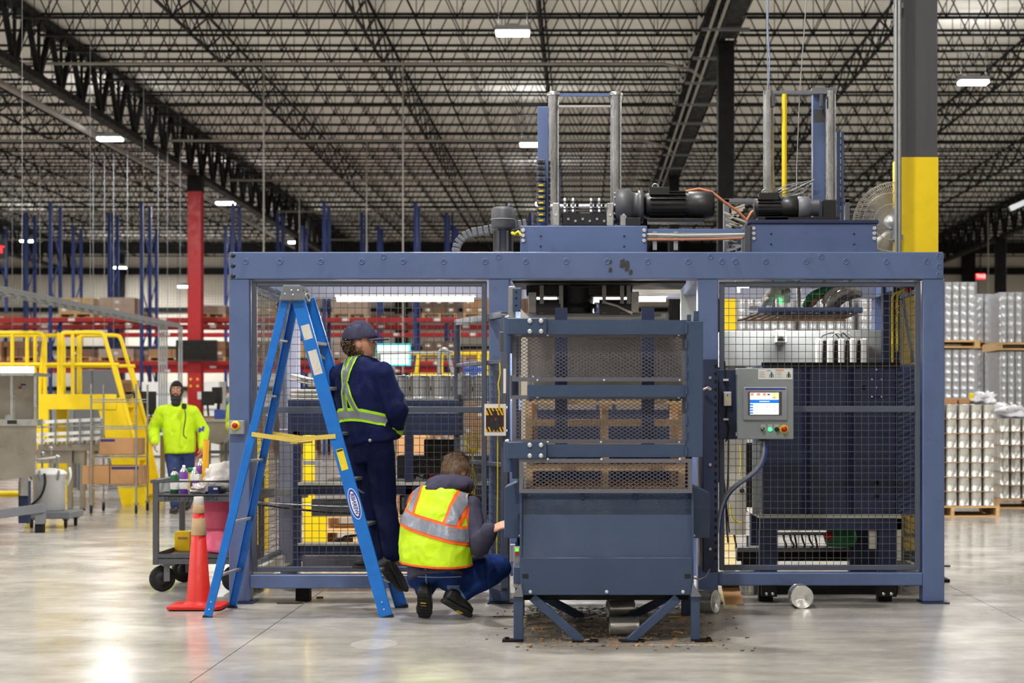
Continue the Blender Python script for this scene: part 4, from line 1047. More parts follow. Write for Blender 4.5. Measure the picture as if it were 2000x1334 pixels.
for i, px in enumerate((1772, 1780, 1788)): PB(px, px+7, 561+i*2, 570, 13.35, 13.42).build('red_plug', M_RED, up, 0.003)
# yellow bin at the foot of the column
yb = thing('yellow_bin', 'small yellow spill kit bin behind the right fence post', 'bin', (X(1778,13.7), 13.75, 0))
PB(1772, 1795, 1012, 1042, 13.7, 13.85).build('upper_box', M_YEL, yb, 0.005)
PB(1768, 1795, 1050, 1075, 13.7, 13.9).build('lower_box', M_YEL, yb, 0.005)
MB().box(X(1770,13.7), X(1795,13.7), 13.72, 13.88, 0, Z(1075,13.7)).build('plinth', M_BLACK, yb)
PB(1771, 1795, 1042, 1050, 13.71, 13.84).build('grey_strap', M_GREY, yb)
MB().tube([P(1780,1012,13.72), P(1781,995,13.72)], 0.006, 6).build('rod', M_RED, yb)
# ================================================================== STEP LADDER
def text_mesh(s, size, origin, xa, ya, m, name, parent, off=0.0, bold=0.0, wscale=1.0):
    cu = bpy.data.curves.new('lettering', 'FONT'); cu.body = s; cu.size = size; cu.align_x = 'CENTER'; cu.align_y = 'CENTER'; cu.offset = bold
    o = bpy.data.objects.new('lettering', cu); COL.objects.link(o)
    dg = bpy.context.evaluated_depsgraph_get()
    me = bpy.data.meshes.new_from_object(o.evaluated_get(dg))
    bpy.data.objects.remove(o)
    xa = Vector(xa).normalized(); ya = Vector(ya).normalized(); nn = Vector(off) if not isinstance(off, (int, float)) else Vector((0,-off,0))
    for v in me.vertices:
        v.co = Vector(origin) + xa*v.co.x*wscale + ya*v.co.y + nn
    me.name = name
    return put(name, me, m, parent)
DN, DF = 11.62, 12.2          # near and far feet
lad = thing('step_ladder', 'tall blue fibreglass step ladder opened in front of the left fence', 'ladder', (X(580,11.9), 11.9, 0))
RT = {'rn': (P(581,582,11.72), P(754,1205,DN), 0.085), 'rf': (P(603,584,12.02), P(784,1184,DF), 0.085),
      'ln': (P(557,582,11.72), P(405,1205,DN), 0.052), 'lf': (P(577,590,12.02), P(455,1184,DF), 0.052)}
def rail(key):
    a, b, wd = RT[key]; near = key.endswith('n'); s = -1 if near else 1
    ax = (b-a).normalized(); ny = Vector((0, s, 0)); ny = (ny - ax*ny.dot(ax)).normalized(); sx = ax.cross(ny)
    M = Matrix((sx, ny, ax)).transposed(); L = (b-a).length; c = (a+b)/2
    mb = MB(); mb.obox(c, (wd, 0.006, L), M)
    for q in (-1, 1): mb.obox(c + sx*(q*(wd/2-0.003)) - ny*0.016, (0.006, 0.030, L), M)
    o = mb.build('rail', M_LADDER, lad, 0.002)
    mf = MB(); mf.obox(b + ax*0.004 - ny*0.012, (wd+0.008, 0.04, 0.02), M); mf.build('foot', M_RUB, lad)
    for q in (0.05, 0.10):
        MB().lathe([(0.006,0),(0.005,0.004),(0.0001,0.005)], b - ax*q + ny*0.003, 8, ny).build('rivet', M_ZINC, o)
    return a, b, ax, ny, sx
info = {k: rail(k) for k in RT}
def on(key, z):
    a, b = info[key][0], info[key][1]; t = (z - a.z)/(b.z - a.z); return a.lerp(b, t)
for i, z in enumerate((0.30, 0.60, 0.90, 1.20, 1.50, 1.80)):
    a, b = on('rn', z), on('rf', z)
    t = MB().bar(a + Vector((0,0.012,0)), b - Vector((0,0.012,0)), 0.078, 0.022).build('tread', M_ALU, lad, 0.003)
    if i in (0, 2, 5): MB().bar(a + Vector((0,0.02,-0.02)), a.lerp(b,0.55) + Vector((0.05,0.0,-0.1)), 0.02, 0.004).build('tread_brace', M_ALU, t)
for z in (0.27, 0.62, 1.02, 1.45, 1.82):
    a, b = on('ln', z), on('lf', z)
    MB().bar(a + Vector((0,0.012,0)), b - Vector((0,0.012,0)), 0.03, 0.016).build('rear_brace', M_ALU, lad, 0.002)
# moulded cap
dcn, dcf = 11.66, 12.08
def capx(px, d): return X(px, d)
mb = MB()
tz, bz_ = 2.18, 2.075
t0, t1 = X(553,11.7), X(588,11.7); b0, b1 = X(547,11.7), X(594,11.7)
mb.add([(b0,dcn,bz_),(b1,dcn,bz_),(b1,dcf,bz_),(b0,dcf,bz_),(t0,dcn+0.02,tz),(t1,dcn+0.02,tz),(t1,dcf-0.02,tz),(t0,dcf-0.02,tz)], [(0,3,2,1),(4,5,6,7),(0,1,5,4),(1,2,6,5),(2,3,7,6),(3,0,4,7)])
cap = mb.build('cap', mat('ladder_cap_grey', (96,98,104), 0.5, var=0.08, vs=12), lad, 0.008, 2)
for px, py in ((569,567),(582,567),(556,574),(572,576)):
    MB().lathe([(0.007,0),(0.005,0.005),(0.0001,0.006)], P(px, py, dcn-0.001)+Vector((0,0.006,0)), 8, (0,-1,0)).build('rivet', M_ZINC, cap)
nx = Vector((tz-bz_, 0, b1-t1)).normalized()
def capside(yf, zf): return Vector((b1 + (t1-b1)*zf, dcn + (dcf-dcn)*yf, bz_ + (tz-bz_)*zf)) + nx*0.003
for yf in (0.3, 0.62): MB().obox(capside(yf, 0.66), (0.003, 0.06, 0.02), Matrix.Identity(3)).build('slot', M_BLKP, cap)
MB().tube([capside(0.5 + 0.2*math.cos(t), 0.32 + 0.24*math.sin(t)) for t in np.linspace(0,2*PI,24)[:-1]], 0.004, 5, True).build('oval_emblem', M_LGREY, cap)
# yellow spreader bars
M_SPR = mat('yellow_spreader', (222,196,90), 0.5, var=0.12, vs=14)
for kn, kl, dd in (('rn','ln',-0.012), ('rf','lf',0.012)):
    a = on(kn, Z(852,11.65)) + Vector((0,dd,0)); b = on(kl, Z(848,11.65)) + Vector((0,dd,0)); c = a.lerp(b, 0.55) + Vector((0,0,-0.03))
    MB().bar(a, c, 0.006, 0.03, (0,0,1)).bar(c, b, 0.006, 0.03, (0,0,1)).build('spreader', M_SPR, lad)
MB().bar(on('rn',1.17).lerp(on('ln',1.17),0.5)+Vector((0,0,-0.03)), on('rf',1.17).lerp(on('lf',1.17),0.5)+Vector((0,0,-0.03)), 0.05, 0.012).build('spreader_link', M_SPR, lad)
# stickers and maker's oval on the near right rail
a, b, ax, ny, sx = info['rn']
if sx.x < 0: sx = -sx
def rp(t_px, off=0.004): 
    z = Z(t_px, 11.66); q = on('rn', z); return q + ny*off
def sticker(y0, y1, wd, m, nm, shift=0.0):
    p0, p1 = rp(y0), rp(y1)
    return MB().obox((p0+p1)/2 + sx*shift, (wd, 0.0016, (p1-p0).length), Matrix((sx, ny, ax)).transposed()).build(nm, m, lad)
M_STK = mat('worn_white_sticker', (214,210,198), 0.6, var=0.1, vs=30, dirt=0.9, dcol=(110,90,60))
sticker(634, 662, 0.058, M_STK, 'sticker'); sticker(684, 731, 0.058, M_STK, 'sticker')
ys_ = sticker(877, 918, 0.046, mat('yellow_sticker', (238,214,30), 0.5, dirt=0.4, dcol=(120,100,20), vs=60), 'sticker')
MB().obox(rp(880, 0.006), (0.04, 0.001, 0.012), Matrix((sx, ny, ax)).transposed()).build('sticker_heading', M_BLKP, ys_)
oc = rp(984, 0.004)
def oval(ra, rb, off, m, nm):
    vs = [oc + ny*off + ax*(ra*math.cos(t)) + sx*(rb*math.sin(t)) for t in np.linspace(0, 2*PI, 41)[:-1]]
    bk = [v - ny*0.0012 for v in vs]
    n = len(vs)
    return MB().add(vs + bk, [tuple(range(n)), tuple(range(2*n-1, n-1, -1))] + [(i, n+i, n+(i+1) % n, (i+1) % n) for i in range(n)]).build(nm, m, lad)
M_OVB = mat('oval_blue', (20,60,170), 0.4, var=0); M_OVW = mat('oval_white', (238,240,242), 0.4, var=0)
oval(0.106, 0.036, 0.0012, M_OVW, 'maker_oval'); oval(0.100, 0.032, 0.0024, M_OVB, 'maker_oval'); oval(0.084, 0.0225, 0.0036, M_OVW, 'maker_oval')
text_mesh('WERNER', 0.036, oc + ny*0.0052, -ax, sx, M_OVB, 'maker_name', lad, 0.0, 0.0008, 1.02)

# ================================================================== INSPECTION CART
M_CART = mat('cart_grey_steel', (78,80,86), 0.5, var=0.1, vs=8, dirt=0.3, dcol=(40,38,36))
cd0, cd1 = 13.2, 14.1
cart = thing('service_cart', 'grey steel service cart with lettered edge beside the orange cone', 'cart', (X(375,13.6), 13.6, 0))
cx0, cx1 = X(299,cd0), X(299,cd0)+0.66
zt, zl = Z(968,cd0), Z(1090,cd0)
def tray(z, nm, lip):
    mb = MB().box(cx0, cx1, cd0, cd1, z-0.006, z)
    mb.box(cx0, cx1, cd0, cd0+0.005, z-0.045, z+lip).box(cx0, cx1, cd1-0.005, cd1, z-0.045, z+lip).box(cx0, cx0+0.005, cd0, cd1, z-0.045, z+lip).box(cx1-0.005, cx1, cd0, cd1, z-0.045, z+lip)
    return mb.build(nm, M_CART, cart)
tray(zt, 'top_tray', 0.012); tray(zl, 'bottom_tray', 0.03)
for xx in (cx0, cx1-0.035):
    for yy in (cd0, cd1-0.035): MB().box(xx-0.003, xx+0.038, yy-0.003, yy+0.038, zl-0.05, zt+0.10).build('corner_post', M_CART, cart, 0.002)
zr = zt + 0.105
mb = MB(); mb.tube([(cx0-0.01,cd0,zr),(cx1,cd0,zr),(cx1,cd1,zr),(cx0-0.01,cd1,zr)], 0.014, 8, True); mb.build('rim_rail', M_CART, cart)
for xx in (cx0+0.06, cx1-0.06):
    for yy in (cd0+0.08, cd1-0.1):
        cs = MB().lathe([(0.035,0),(0.085,0.004),(0.098,0.012),(0.098,0.032),(0.085,0.04),(0.035,0.044)], (xx-0.022, yy+0.02, 0.098), 26, (0.5,-0.86,0)).build('caster_wheel', M_RUB, cart)
        MB().lathe([(0.02,-0.006),(0.06,-0.002),(0.062,0.02),(0.06,0.046),(0.02,0.05)], (xx-0.022, yy+0.02, 0.098), 18, (0.5,-0.86,0)).build('wheel_hub', M_BLKP, cs)
        ax_ = Vector((0.5,-0.86,0)).normalized(); cw = Vector((xx-0.022, yy+0.02, 0.098)) + ax_*0.022; FM_ = Matrix((ax_, Vector((0.86,0.5,0)), Vector((0,0,1)))).transposed()
        fk = MB()
        for q in (-0.036, 0.036): fk.obox(cw + ax_*q + Vector((0.02,0.012,0.055)), (0.005, 0.045, 0.15), FM_)
        fk.obox((cw.x+0.03, cw.y+0.02, zl-0.055), (0.1, 0.09, 0.02), FM_); fk.build('caster_fork', M_GALV, cart)
M_MARK = mat('marker_black', (16,16,18), 0.6, var=0)
text_mesh('INSPECTION', 0.044, Vector((X(360,cd0), cd0-0.001, zt-0.023)), (-1,0,0), (0,0,1), M_MARK, 'lettering', cart, 0.001, 0.0, 1.2)
text_mesh('LINE', 0.044, Vector((X(413,cd0), cd0-0.001, zt-0.021)), (-1,0,0), (0,0,1), M_MARK, 'lettering', cart, 0.001, 0.0, 1.05)
# things on the cart
def spray_can(px, d, label, body, capm, h=0.155, r=0.033):
    t = thing('spray_can', label, 'spray can', (X(px,d), d, zt), 'spray cans on the cart')
    c = (X(px,d), d, zt)
    MB().lathe([(r*0.95,0),(r,0.004),(r,h),(r*0.92,h+0.006)], c, 20).build('can_body', body, t)
    MB().lathe([(r*0.94,h+0.004),(r*0.9,h+0.014),(r*0.5,h+0.03),(r*0.45,h+0.034)], c, 20).build('shoulder', M_STEEL, t)
    MB().lathe([(r*0.36,h+0.03),(r*0.36,h+0.05),(r*0.22,h+0.056),(0.0001,h+0.057)], c, 12).build('nozzle', capm, t)
    MB().lathe([(r*1.01,h*0.25),(r*1.01,h*0.7)], c, 20).build('label_band', MATS['white_plastic'] if body is not M_WHITE else M_PURP, t)
    return t
M_PURP = mat('purple_print', (112,60,150), 0.4)
M_DKGRN = mat('dark_green_print', (24,92,52), 0.4)
spray_can(341, 13.45, 'green spray can with silver shoulder, nearest the cart corner', M_DKGRN, M_BLKP, 0.14)
spray_can(359, 13.4, 'purple spray can, second from the cart corner', M_PURP, M_WHITE, 0.165)
spray_can(380, 13.5, 'white spray can in front of the green bottle on the cart', M_WHITE, M_WHITE, 0.145)
spray_can(392, 13.8, 'purple and white spray can standing behind the others on the cart', M_PURP, M_WHITE, 0.2)
gb = thing('green_bottle', 'small green and yellow bottle among the spray cans', 'bottle', (X(372,13.7), 13.7, zt))
MB().box(X(368,13.7), X(378,13.7), 13.69, 13.74, zt, zt+0.16).build('bottle_body', M_YCABLE, gb, 0.008)
MB().box(X(366,13.7), X(382,13.7), 13.68, 13.75, zt+0.16, zt+0.19).build('bottle_cap', M_GREEN, gb, 0.006)
yt = thing('yellow_tube', 'upright yellow cardboard tube standing on the cart', 'tube', (X(400,13.75), 13.75, zt))
MB().cyl((X(399,13.75),13.75,zt), (X(403,13.75),13.75,zt+0.40), 0.024, n=16).build('tube_wall', mat('yellow_card', (240,176,30), 0.6), yt)
MB().cyl((X(403,13.75),13.75,zt+0.40), (X(403,13.75)+0.0005,13.75,zt+0.406), 0.021, n=16).build('tube_mouth', M_CARD, yt)
def lumpy(name, label, cat, c, r, m, seed, amp=0.25, fq=9):
    mb = MB().ball((0,0,0), 1.0, 28, 18)
    me = mb.mesh(name)
    for v in me.vertices:
        d = v.co.copy(); n = mnoise.fractal(d*1.6+Vector((seed,0,0)), 0.6, 2.0, 4)
        k = 1 + amp*n
        v.co = Vector((c[0]+d.x*r[0]*k, c[1]+d.y*r[1]*k, max(c[2]-r[2]*0.98, c[2]+d.z*r[2]*k)))
    return tag(put(name, me, m), label, cat)
lumpy('plastic_bag', 'crumpled white plastic bag lying on the cart top', 'bag', (X(432,13.5),13.5,zt+0.115), (0.14,0.14,0.115), mat('white_film', (226,220,214), 0.35, var=0.08, vs=20, bump=0.6, bs=30), 3, 0.35)
lumpy('shiny_wrapper', 'small shiny red and silver wrapper under the cart rail', 'wrapper', (X(390,13.35),13.35,zt+0.04), (0.075,0.05,0.042), mat('shiny_wrap', (190,180,176), 0.25, metal=0.3, var=0.3, vs=40, dirt=0.8, dcol=(170,60,40)), 8, 0.5)
bb = thing('blue_box', 'small dark blue carton with white mark on the cart', 'box', (X(418,13.3), 13.3, zt))
MB().box(X(407,13.3), X(428,13.3), 13.28, 13.36, zt, zt+0.065).build('carton', mat('navy_print', (24,40,104), 0.5), bb, 0.002)
MB().box(X(418,13.3), X(426,13.3), 13.278, 13.28, zt+0.04, zt+0.055).build('white_mark', M_WHITE, bb)
wt = MB().box(X(306,13.6), X(332,13.6), 13.6, 13.75, zt, zt+0.09).build('plastic_tub', M_LGREY, None, 0.012); tag(wt, 'pale square tub at the left end of the cart tray', 'tub')
# pink film roll on the lower shelf
M_PINK = mat('pink_film', (246,104,140), 0.4, var=0.08, vs=6, bump=0.08, bs=12, spec=0.4)
pk = thing('pink_film_roll', 'big roll of pink stretch film standing behind the orange cone', 'film roll', (X(428,13.6), 13.6, zl))
pc = (X(430,13.6), 13.6, zl)
MB().lathe([(0.14,0),(0.142,0.01),(0.142,0.42),(0.138,0.43),(0.045,0.432),(0.04,0.425)], pc, 40).build('wound_film', M_PINK, pk)
MB().lathe([(0.04,0.30),(0.045,0.435),(0.036,0.436),(0.034,0.30)], pc, 20).build('core', M_CARD, pk)
tail = []
vs = []; fs = []
for i in range(9):
    for j in range(7):
        u, v = i/8, j/6
        a = -2.4 + 1.5*u
        r = 0.146 + 0.05*v*v
        vs.append((pc[0]+r*math.cos(a), pc[1]+r*math.sin(a)-0.02*v, zl+0.2-(0.19*v)*(0.8+0.2*u)))
for i in range(8):
    for j in range(6): fs.append((i*7+j, (i+1)*7+j, (i+1)*7+j+1, i*7+j+1))
tm = MB().add(vs, fs, True).build('loose_tail', M_PINK, pk); sd = tm.modifiers.new('t','SOLIDIFY'); sd.thickness = 0.003
yx = thing('yellow_carton', 'yellow box on the lower shelf of the cart', 'box', (X(357,13.9), 13.9, zl))
MB().box(X(343,13.9), X(374,13.9), 13.85, 14.0, zl, Z(1038,13.9)).build('carton', M_YEL, yx, 0.003)
MB().box(X(350,13.9), X(368,13.9), 13.846, 13.85, Z(1052,13.9), Z(1048,13.9)).build('tape', M_CARD, yx)

# ================================================================== TRAFFIC CONE
dco = 12.15
cone = thing('traffic_cone', 'worn orange traffic cone with dirty reflective collars beside the ladder', 'cone', (X(388,dco), dco, 0))
M_CONE = mat('cone_orange_red', (196,26,10), 0.5, var=0.08, vs=6, dirt=0.25, dcol=(120,40,20))
M_COLL = mat('dirty_collar', (190,160,120), 0.55, var=0.15, vs=12, dirt=0.5, dcol=(120,90,60))
M_COLW = mat('dirty_white_collar', (206,200,194), 0.5, var=0.1, vs=14, dirt=0.8, dcol=(150,100,60))
cc = Vector((X(388,dco), dco, 0))
s = 0.185
mb = MB().prism([(cc.x-s+0.03,cc.y-s),(cc.x+s-0.03,cc.y-s),(cc.x+s,cc.y-s+0.03),(cc.x+s,cc.y+s-0.03),(cc.x+s-0.03,cc.y+s),(cc.x-s+0.03,cc.y+s),(cc.x-s,cc.y+s-0.03),(cc.x-s,cc.y-s+0.03)], 'z', 0.008, 0.032)
mb.build('base', M_CONE, cone, 0.006, 2)
MB().box(cc.x-s+0.02, cc.x+s-0.02, cc.y-s+0.02, cc.y+s-0.02, 0, 0.008).build('rubber_underside', M_RUB, cone)
ht = 0.75
def cr(z): return 0.083 + (0.03-0.083)*(z-0.05)/(ht-0.05)
MB().lathe([(0.105,0.03),(0.09,0.045),(cr(0.06),0.06),(cr(ht),ht),(cr(ht)-0.006,ht),(0.06,0.1)], cc, 36).build('cone_body', M_CONE, cone)
def zpx(py): return EYE - (py-CY)/FPX*dco
for y0, y1, m in ((1045,1012,M_COLL), (1002,985,M_COLL), (985,970,M_COLW)):
    a, b = zpx(y0), zpx(y1)
    MB().lathe([(cr(a)+0.003,a),(cr(a)+0.004,a+0.002),(cr(b)+0.004,b-0.002),(cr(b)+0.003,b)], cc, 36).build('reflective_collar', m, cone)

# ================================================================== CANS AND LITTER ON THE FLOOR
def can_mesh(r=0.078, h=0.178, n=28):
    prof = [(0.0001,0.004),(r*0.8,0.004),(r*0.84,0.002),(r*0.95,0.004),(r*0.97,0),(r,0.001),(r,0.005),(r*0.975,0.008)]
    k = 13
    for i in range(k):
        z = 0.022 + (h-0.044)*i/(k-1)
        prof.append((r*0.975 if i % 2 else r*0.94, z))
    prof += [(r*0.975,h-0.008),(r,h-0.005),(r,h-0.001),(r*0.97,h),(r*0.95,h-0.004),(r*0.84,h-0.002),(r*0.8,h-0.004),(r*0.4,h-0.004),(r*0.38,h-0.0055),(0.0001,h-0.0055)]
    return MB().lathe(prof, (0,0,0), n).mesh('food_can')
CAN = can_mesh(); CAN.materials.append(M_TIN)
CANLO = MB().lathe([(0.0001,0.002),(0.073,0.002),(0.078,0),(0.078,0.004),(0.0745,0.008),(0.0745,0.170),(0.078,0.174),(0.078,0.178),(0.073,0.176),(0.0001,0.174)], (0,0,0), 14).mesh('food_can'); CANLO.materials.append(M_TIN)
def can(loc, label, group, rot=(0,0,0), me=None):
    o = put('food_can', me or CAN, None); o.location = loc; o.rotation_euler = rot
    return tag(o, label, 'can', group)
SM = (0.74,0.74,0.98)
can((X(1187,11.6),11.62,0.058), 'big tin can lying open end forward under the chute, behind the other', 'loose tin cans on the floor', (PI/2,0,PI/2+0.25)).scale = SM
can((X(1191,10.68),10.70,0.058), 'ribbed tin can lying under the chute nearest the viewer', 'loose tin cans on the floor', (PI/2,0,PI/2+0.06)).scale = SM
can((X(1563,12.25),12.32,0.078), 'tin can seen end on under the right bottom beam', 'loose tin cans on the floor', (PI/2,0,0.0))
can((X(1352,11.9),11.95,0.078), 'tin can lying half hidden behind the right chute leg', 'loose tin cans on the floor', (PI/2,0,PI/2-0.5))
can((X(1452,13.3),13.1,0.0), 'tin can standing under the frame beside the cardboard scrap', 'loose tin cans on the floor')
can((X(1470,13.3),13.3,0.0), 'tin can standing just right of its twin under the frame', 'loose tin cans on the floor')
cf = MB().add([(X(1412,12.4),12.62,0.14),(X(1445,12.4),12.62,0.15),(X(1450,12.4),12.3,0.012),(X(1414,12.4),12.28,0.012)], [(0,1,2,3)]).build('cardboard_scrap', M_CARD); cf.modifiers.new('t','SOLIDIFY').thickness = 0.005
tag(cf, 'folded brown cardboard scrap leaning under the right bottom beam', 'cardboard')
random.seed(21)
def chips(n, x0, x1, y0, y1, big):
    mb = MB()
    for i in range(n):
        x = random.uniform(x0, x1); y = random.uniform(y0, y1)
        L = random.uniform(0.006, 0.05)*big; wd = random.uniform(0.002, 0.009)*big; h = random.uniform(0.002, 0.006)
        M = Matrix.Rotation(random.uniform(0, PI), 3, 'Z') @ Matrix.Rotation(random.uniform(-0.15, 0.15), 3, 'X')
        mb.obox((x, y, h/2+0.001), (L, wd, h), M)
    return mb
tag(chips(900, -0.40, 0.80, 10.15, 12.2, 0.8).build('wood_debris', mat('dusty_wood_chips', (172,142,102), 0.9, var=0.3, vs=20)), 'scattered wood chips and splinters under the chute', 'debris', kind='stuff')
tag(chips(120, -0.6, 1.0, 10.0, 12.3, 0.6).build('dark_debris', mat('dark_grit', (50,42,34), 0.9)), 'dark grit scattered round the chute legs', 'debris', kind='stuff')
for i, (px, py, L, r, lb) in enumerate(((1060,1228,0.14,0.5,'pale wood splinter lying left of the brace foot'), (1145,1253,0.06,0.9,'short wood chip between the two brace feet'), (1335,1206,0.2,0.05,'long flat wood strip behind the right chute leg'),
        (1090,1208,0.09,0.1,'pale wood sliver behind the left brace'), (1245,1262,0.05,1.2,'small round-ended wood chip in front of the right brace'), (1325,1237,0.07,2.2,'wood splinter beside the right chute leg'))):
    d = FPX*EYE/(py-CY)
    o = MB().obox((X(px,d), d, 0.006), (L, 0.018, 0.01), Matrix.Rotation(r, 3, 'Z')).build('wood_splinter', M_WOOD, None, 0.002)
    tag(o, lb, 'wood chip', 'larger wood splinters on the floor')
for i, (px, py, L, wd, lb) in enumerate(((567,1179,0.18,0.06,'thin dark scrap lying under the left fence'), (625,1169,0.05,0.03,'small dark lump under the left fence beside the joint'), (1845,1107,0.10,0.03,'dark strip on the floor past the right post'))):
    d = FPX*EYE/(py-CY)
    o = MB().prism([(-L/2,-wd/2),(L*0.3,-wd/2),(L/2,0),(L*0.2,wd/2),(-L*0.4,wd*0.4)], 'z', 0.001, 0.014).build('floor_scrap', mat('dark_scrap', (70,60,50), 0.8)); o.location = (X(px,d), d, 0)
    tag(o, lb, 'scrap')

rs = random.Random(2); dpt = FPX*EYE/(1258-CY)
fpatch = MB().prism([((0.125+0.02*rs.random())*math.cos(t), (0.20+0.05*rs.random())*math.sin(t)) for t in np.linspace(0,2*PI,25)[:-1]], 'z', 0.0003, 0.0012).build('floor_patch', mat('dried_patch', (186,182,174), 0.22, var=0.06, vs=8)); fpatch.location = (X(730,dpt), dpt, 0)
tag(fpatch, 'pale dried oval patch on the floor in front of the ladder', 'floor patch')
# ================================================================== FAN, CONDUIT AND CABLES NEAR THE COLUMN
cdt = thing('conduit_pipe', 'pair of galvanised conduits running up the grey and yellow column', 'pipe', (X(1754,14.0), 14.0, 0))
for px, r in ((1750.5, 0.012), (1757, 0.016)):
    MB().cyl((X(px,14.0), 14.0, 0.02), (X(px,14.0), 14.0, 8.3), r, n=10).build('conduit', M_GALV, cdt)
for zz in (1.2, 2.72, 4.55): MB().box(X(1746,14.0), X(1765,14.0), 14.015, 14.03, zz-0.02, zz+0.02).build('strap', M_GALV, cdt)
fan = thing('wall_fan', 'round industrial fan in a wire cage mounted behind the column', 'fan', P(1746, 437, 14.3))
fc = P(1748, 437, 14.35); fr = 0.335
fax = Vector((-0.35, -0.93, 0.0)).normalized(); FM = frame(fax)
def fp_(r, t, h): return fc + FM @ Vector((r*math.cos(t), r*math.sin(t), h))
M_CAGE = mat('fan_cage', (150,146,136), 0.5, metal=0.3)
for h, r in ((0.0, fr), (0.09, fr*0.97), (0.13, fr*0.7), (0.15, fr*0.42), (-0.09, fr*0.97)):
    MB().tube([fp_(r, t, h) for t in np.linspace(0,2*PI,40)[:-1]], 0.004, 5, True).build('cage_ring', M_CAGE, fan)
mb = MB()
for k in range(110):
    t = 2*PI*k/110
    mb.tube([fp_(0.05, t-0.5, 0.155), fp_(fr*0.42, t-0.25, 0.15), fp_(fr*0.7, t-0.1, 0.13), fp_(fr*0.97, t, 0.09), fp_(fr, t, 0), fp_(fr*0.97, t, -0.09)], 0.0018, 4)
tag(mb.build('cage_wires', M_CAGE, fan), kind='stuff')
MB().lathe([(0.06,0),(0.06,0.01),(0.0001,0.015)], fp_(0,0,0.15), 20, fax).build('hub_disc', M_ALU, fan)
MB().lathe([(0.07,0),(0.075,0.02),(0.07,0.16),(0.0001,0.17)], fp_(0,0,-0.14), 20, fax).build('motor', M_LGREY, fan)
for k in range(3):
    t0 = 2*PI*k/3
    vs = []
    for i in range(6):
        for j in range(4):
            r = 0.05 + (fr*0.86-0.05)*i/5; t = t0 + (j/3-0.5)*(0.9)
            vs.append(fp_(r, t, 0.04*(j/3-0.5)*2*(1-0.3*i/5)))
    o = MB().add(vs, [(i*4+j, (i+1)*4+j, (i+1)*4+j+1, i*4+j+1) for i in range(5) for j in range(3)], True).build('blade', mat('fan_blade', (112,106,94), 0.4, metal=0.4), fan); o.modifiers.new('t','SOLIDIFY').thickness = 0.004
MB().bar(fp_(0,0,-0.1), Vector((2.55, 14.2, fc.z-0.02)), 0.04).build('wall_arm', M_GREY, fan)
MB().box(2.47, 2.5, 14.1, 14.3, fc.z-0.15, fc.z+0.1).build('mount_plate', M_GREY, fan)
for lb, pts, r, m in (('thin steel cable hanging from the roof to the right mast top', [P(1495,-1500,13.2), P(1497,0,13.2), P(1500,177,13.2)], 0.004, M_GALV),
                      ('blue and white air line hanging beside the steel cable over the right mast', [P(1499,-1500,13.25), P(1500,60,13.25), P(1503,120,13.25), P(1501,177,13.2)], 0.005, mat('pale_blue_line', (130,150,190), 0.5)),
                      ('slanting thin wire hanging down to the wire coil on the machine roof', [P(1580,-1500,13.2), P(1575,0,13.2), P(1562,180,13.2), P(1556,330,13.2), P(1556,366,13.15)], 0.004, M_GALV)):
    tag(MB().tube(pts, r, 6).build('hanging_cable', m), lb, 'cable')
# ================================================================== PEOPLE
def smoothstep(a, b, x):
    t = max(0.0, min(1.0, (x-a)/(b-a))); return t*t*(3-2*t)
def basis(fwd, up=(0,0,1)):
    f = Vector(fwd).normalized(); up = Vector(up)
    r = f.cross(up).normalized(); u = r.cross(f)
    return Matrix((r, f, u)).transposed()
def head_shape(d):
    x, y, z = d.x*0.076, d.y*0.098, d.z*0.118
    t = smoothstep(0, 1, max(0, -z)/0.118)
    x *= 1 - 0.34*t
    if y < 0: y *= 1 - 0.45*t
    if y > 0:
        y *= 0.96
        y += 0.010*smoothstep(0.05, 0.1, -z)
        fx = math.exp(-(x/0.0125)**2)
        y += 0.012*fx*math.exp(-((z-0.0)/0.022)**2) + 0.018*math.exp(-(x/0.016)**2)*math.exp(-((z+0.024)/0.013)**2)
        for s in (-1, 1): y -= 0.010*math.exp(-((x-s*0.032)/0.017)**2 - ((z-0.012)/0.011)**2)
        y += 0.004*math.exp(-((z-0.032)/0.009)**2)*math.exp(-(x/0.05)**2)
        y += 0.005*math.exp(-((z+0.058)/0.007)**2 - (x/0.024)**2) + 0.005*math.exp(-((z+0.072)/0.007)**2 - (x/0.022)**2)
    return Vector((x, y, z))
def sph(n, m):
    out = []
    for j in range(m+1):
        ph = PI*j/m
        for i in range(n):
            t = 2*PI*i/n
            out.append(Vector((math.sin(ph)*math.cos(t), math.sin(ph)*math.sin(t), -math.cos(ph))))
    fs = [(j*n+i, j*n+(i+1) % n, (j+1)*n+(i+1) % n, (j+1)*n+i) for j in range(m) for i in range(n)]
    return out, fs
def add_head(mb, c, M, k=1.0):
    d, fs = sph(48, 36)
    mb.add([Vector(c) + M @ (head_shape(v)*k) for v in d], fs, True)
    for s in (-1, 1):
        mb.ball(Vector(c) + M @ Vector((s*0.076, -0.006, -0.004)), (0.010, 0.021, 0.033), 12, 8, M)
def head_shell(c, M, k, grow, keep):
    d, fs = sph(48, 36)
    pts = [head_shape(v)*k + v*grow for v in d]
    use = []
    for f in fs:
        cc = sum((pts[i] for i in f), Vector())/4
        if keep(cc): use.append(f)
    idx = sorted({i for f in use for i in f}); mp = {q: i for i, q in enumerate(idx)}
    return MB().add([Vector(c) + M @ pts[i] for i in idx], [[mp[i] for i in f] for f in use], True)
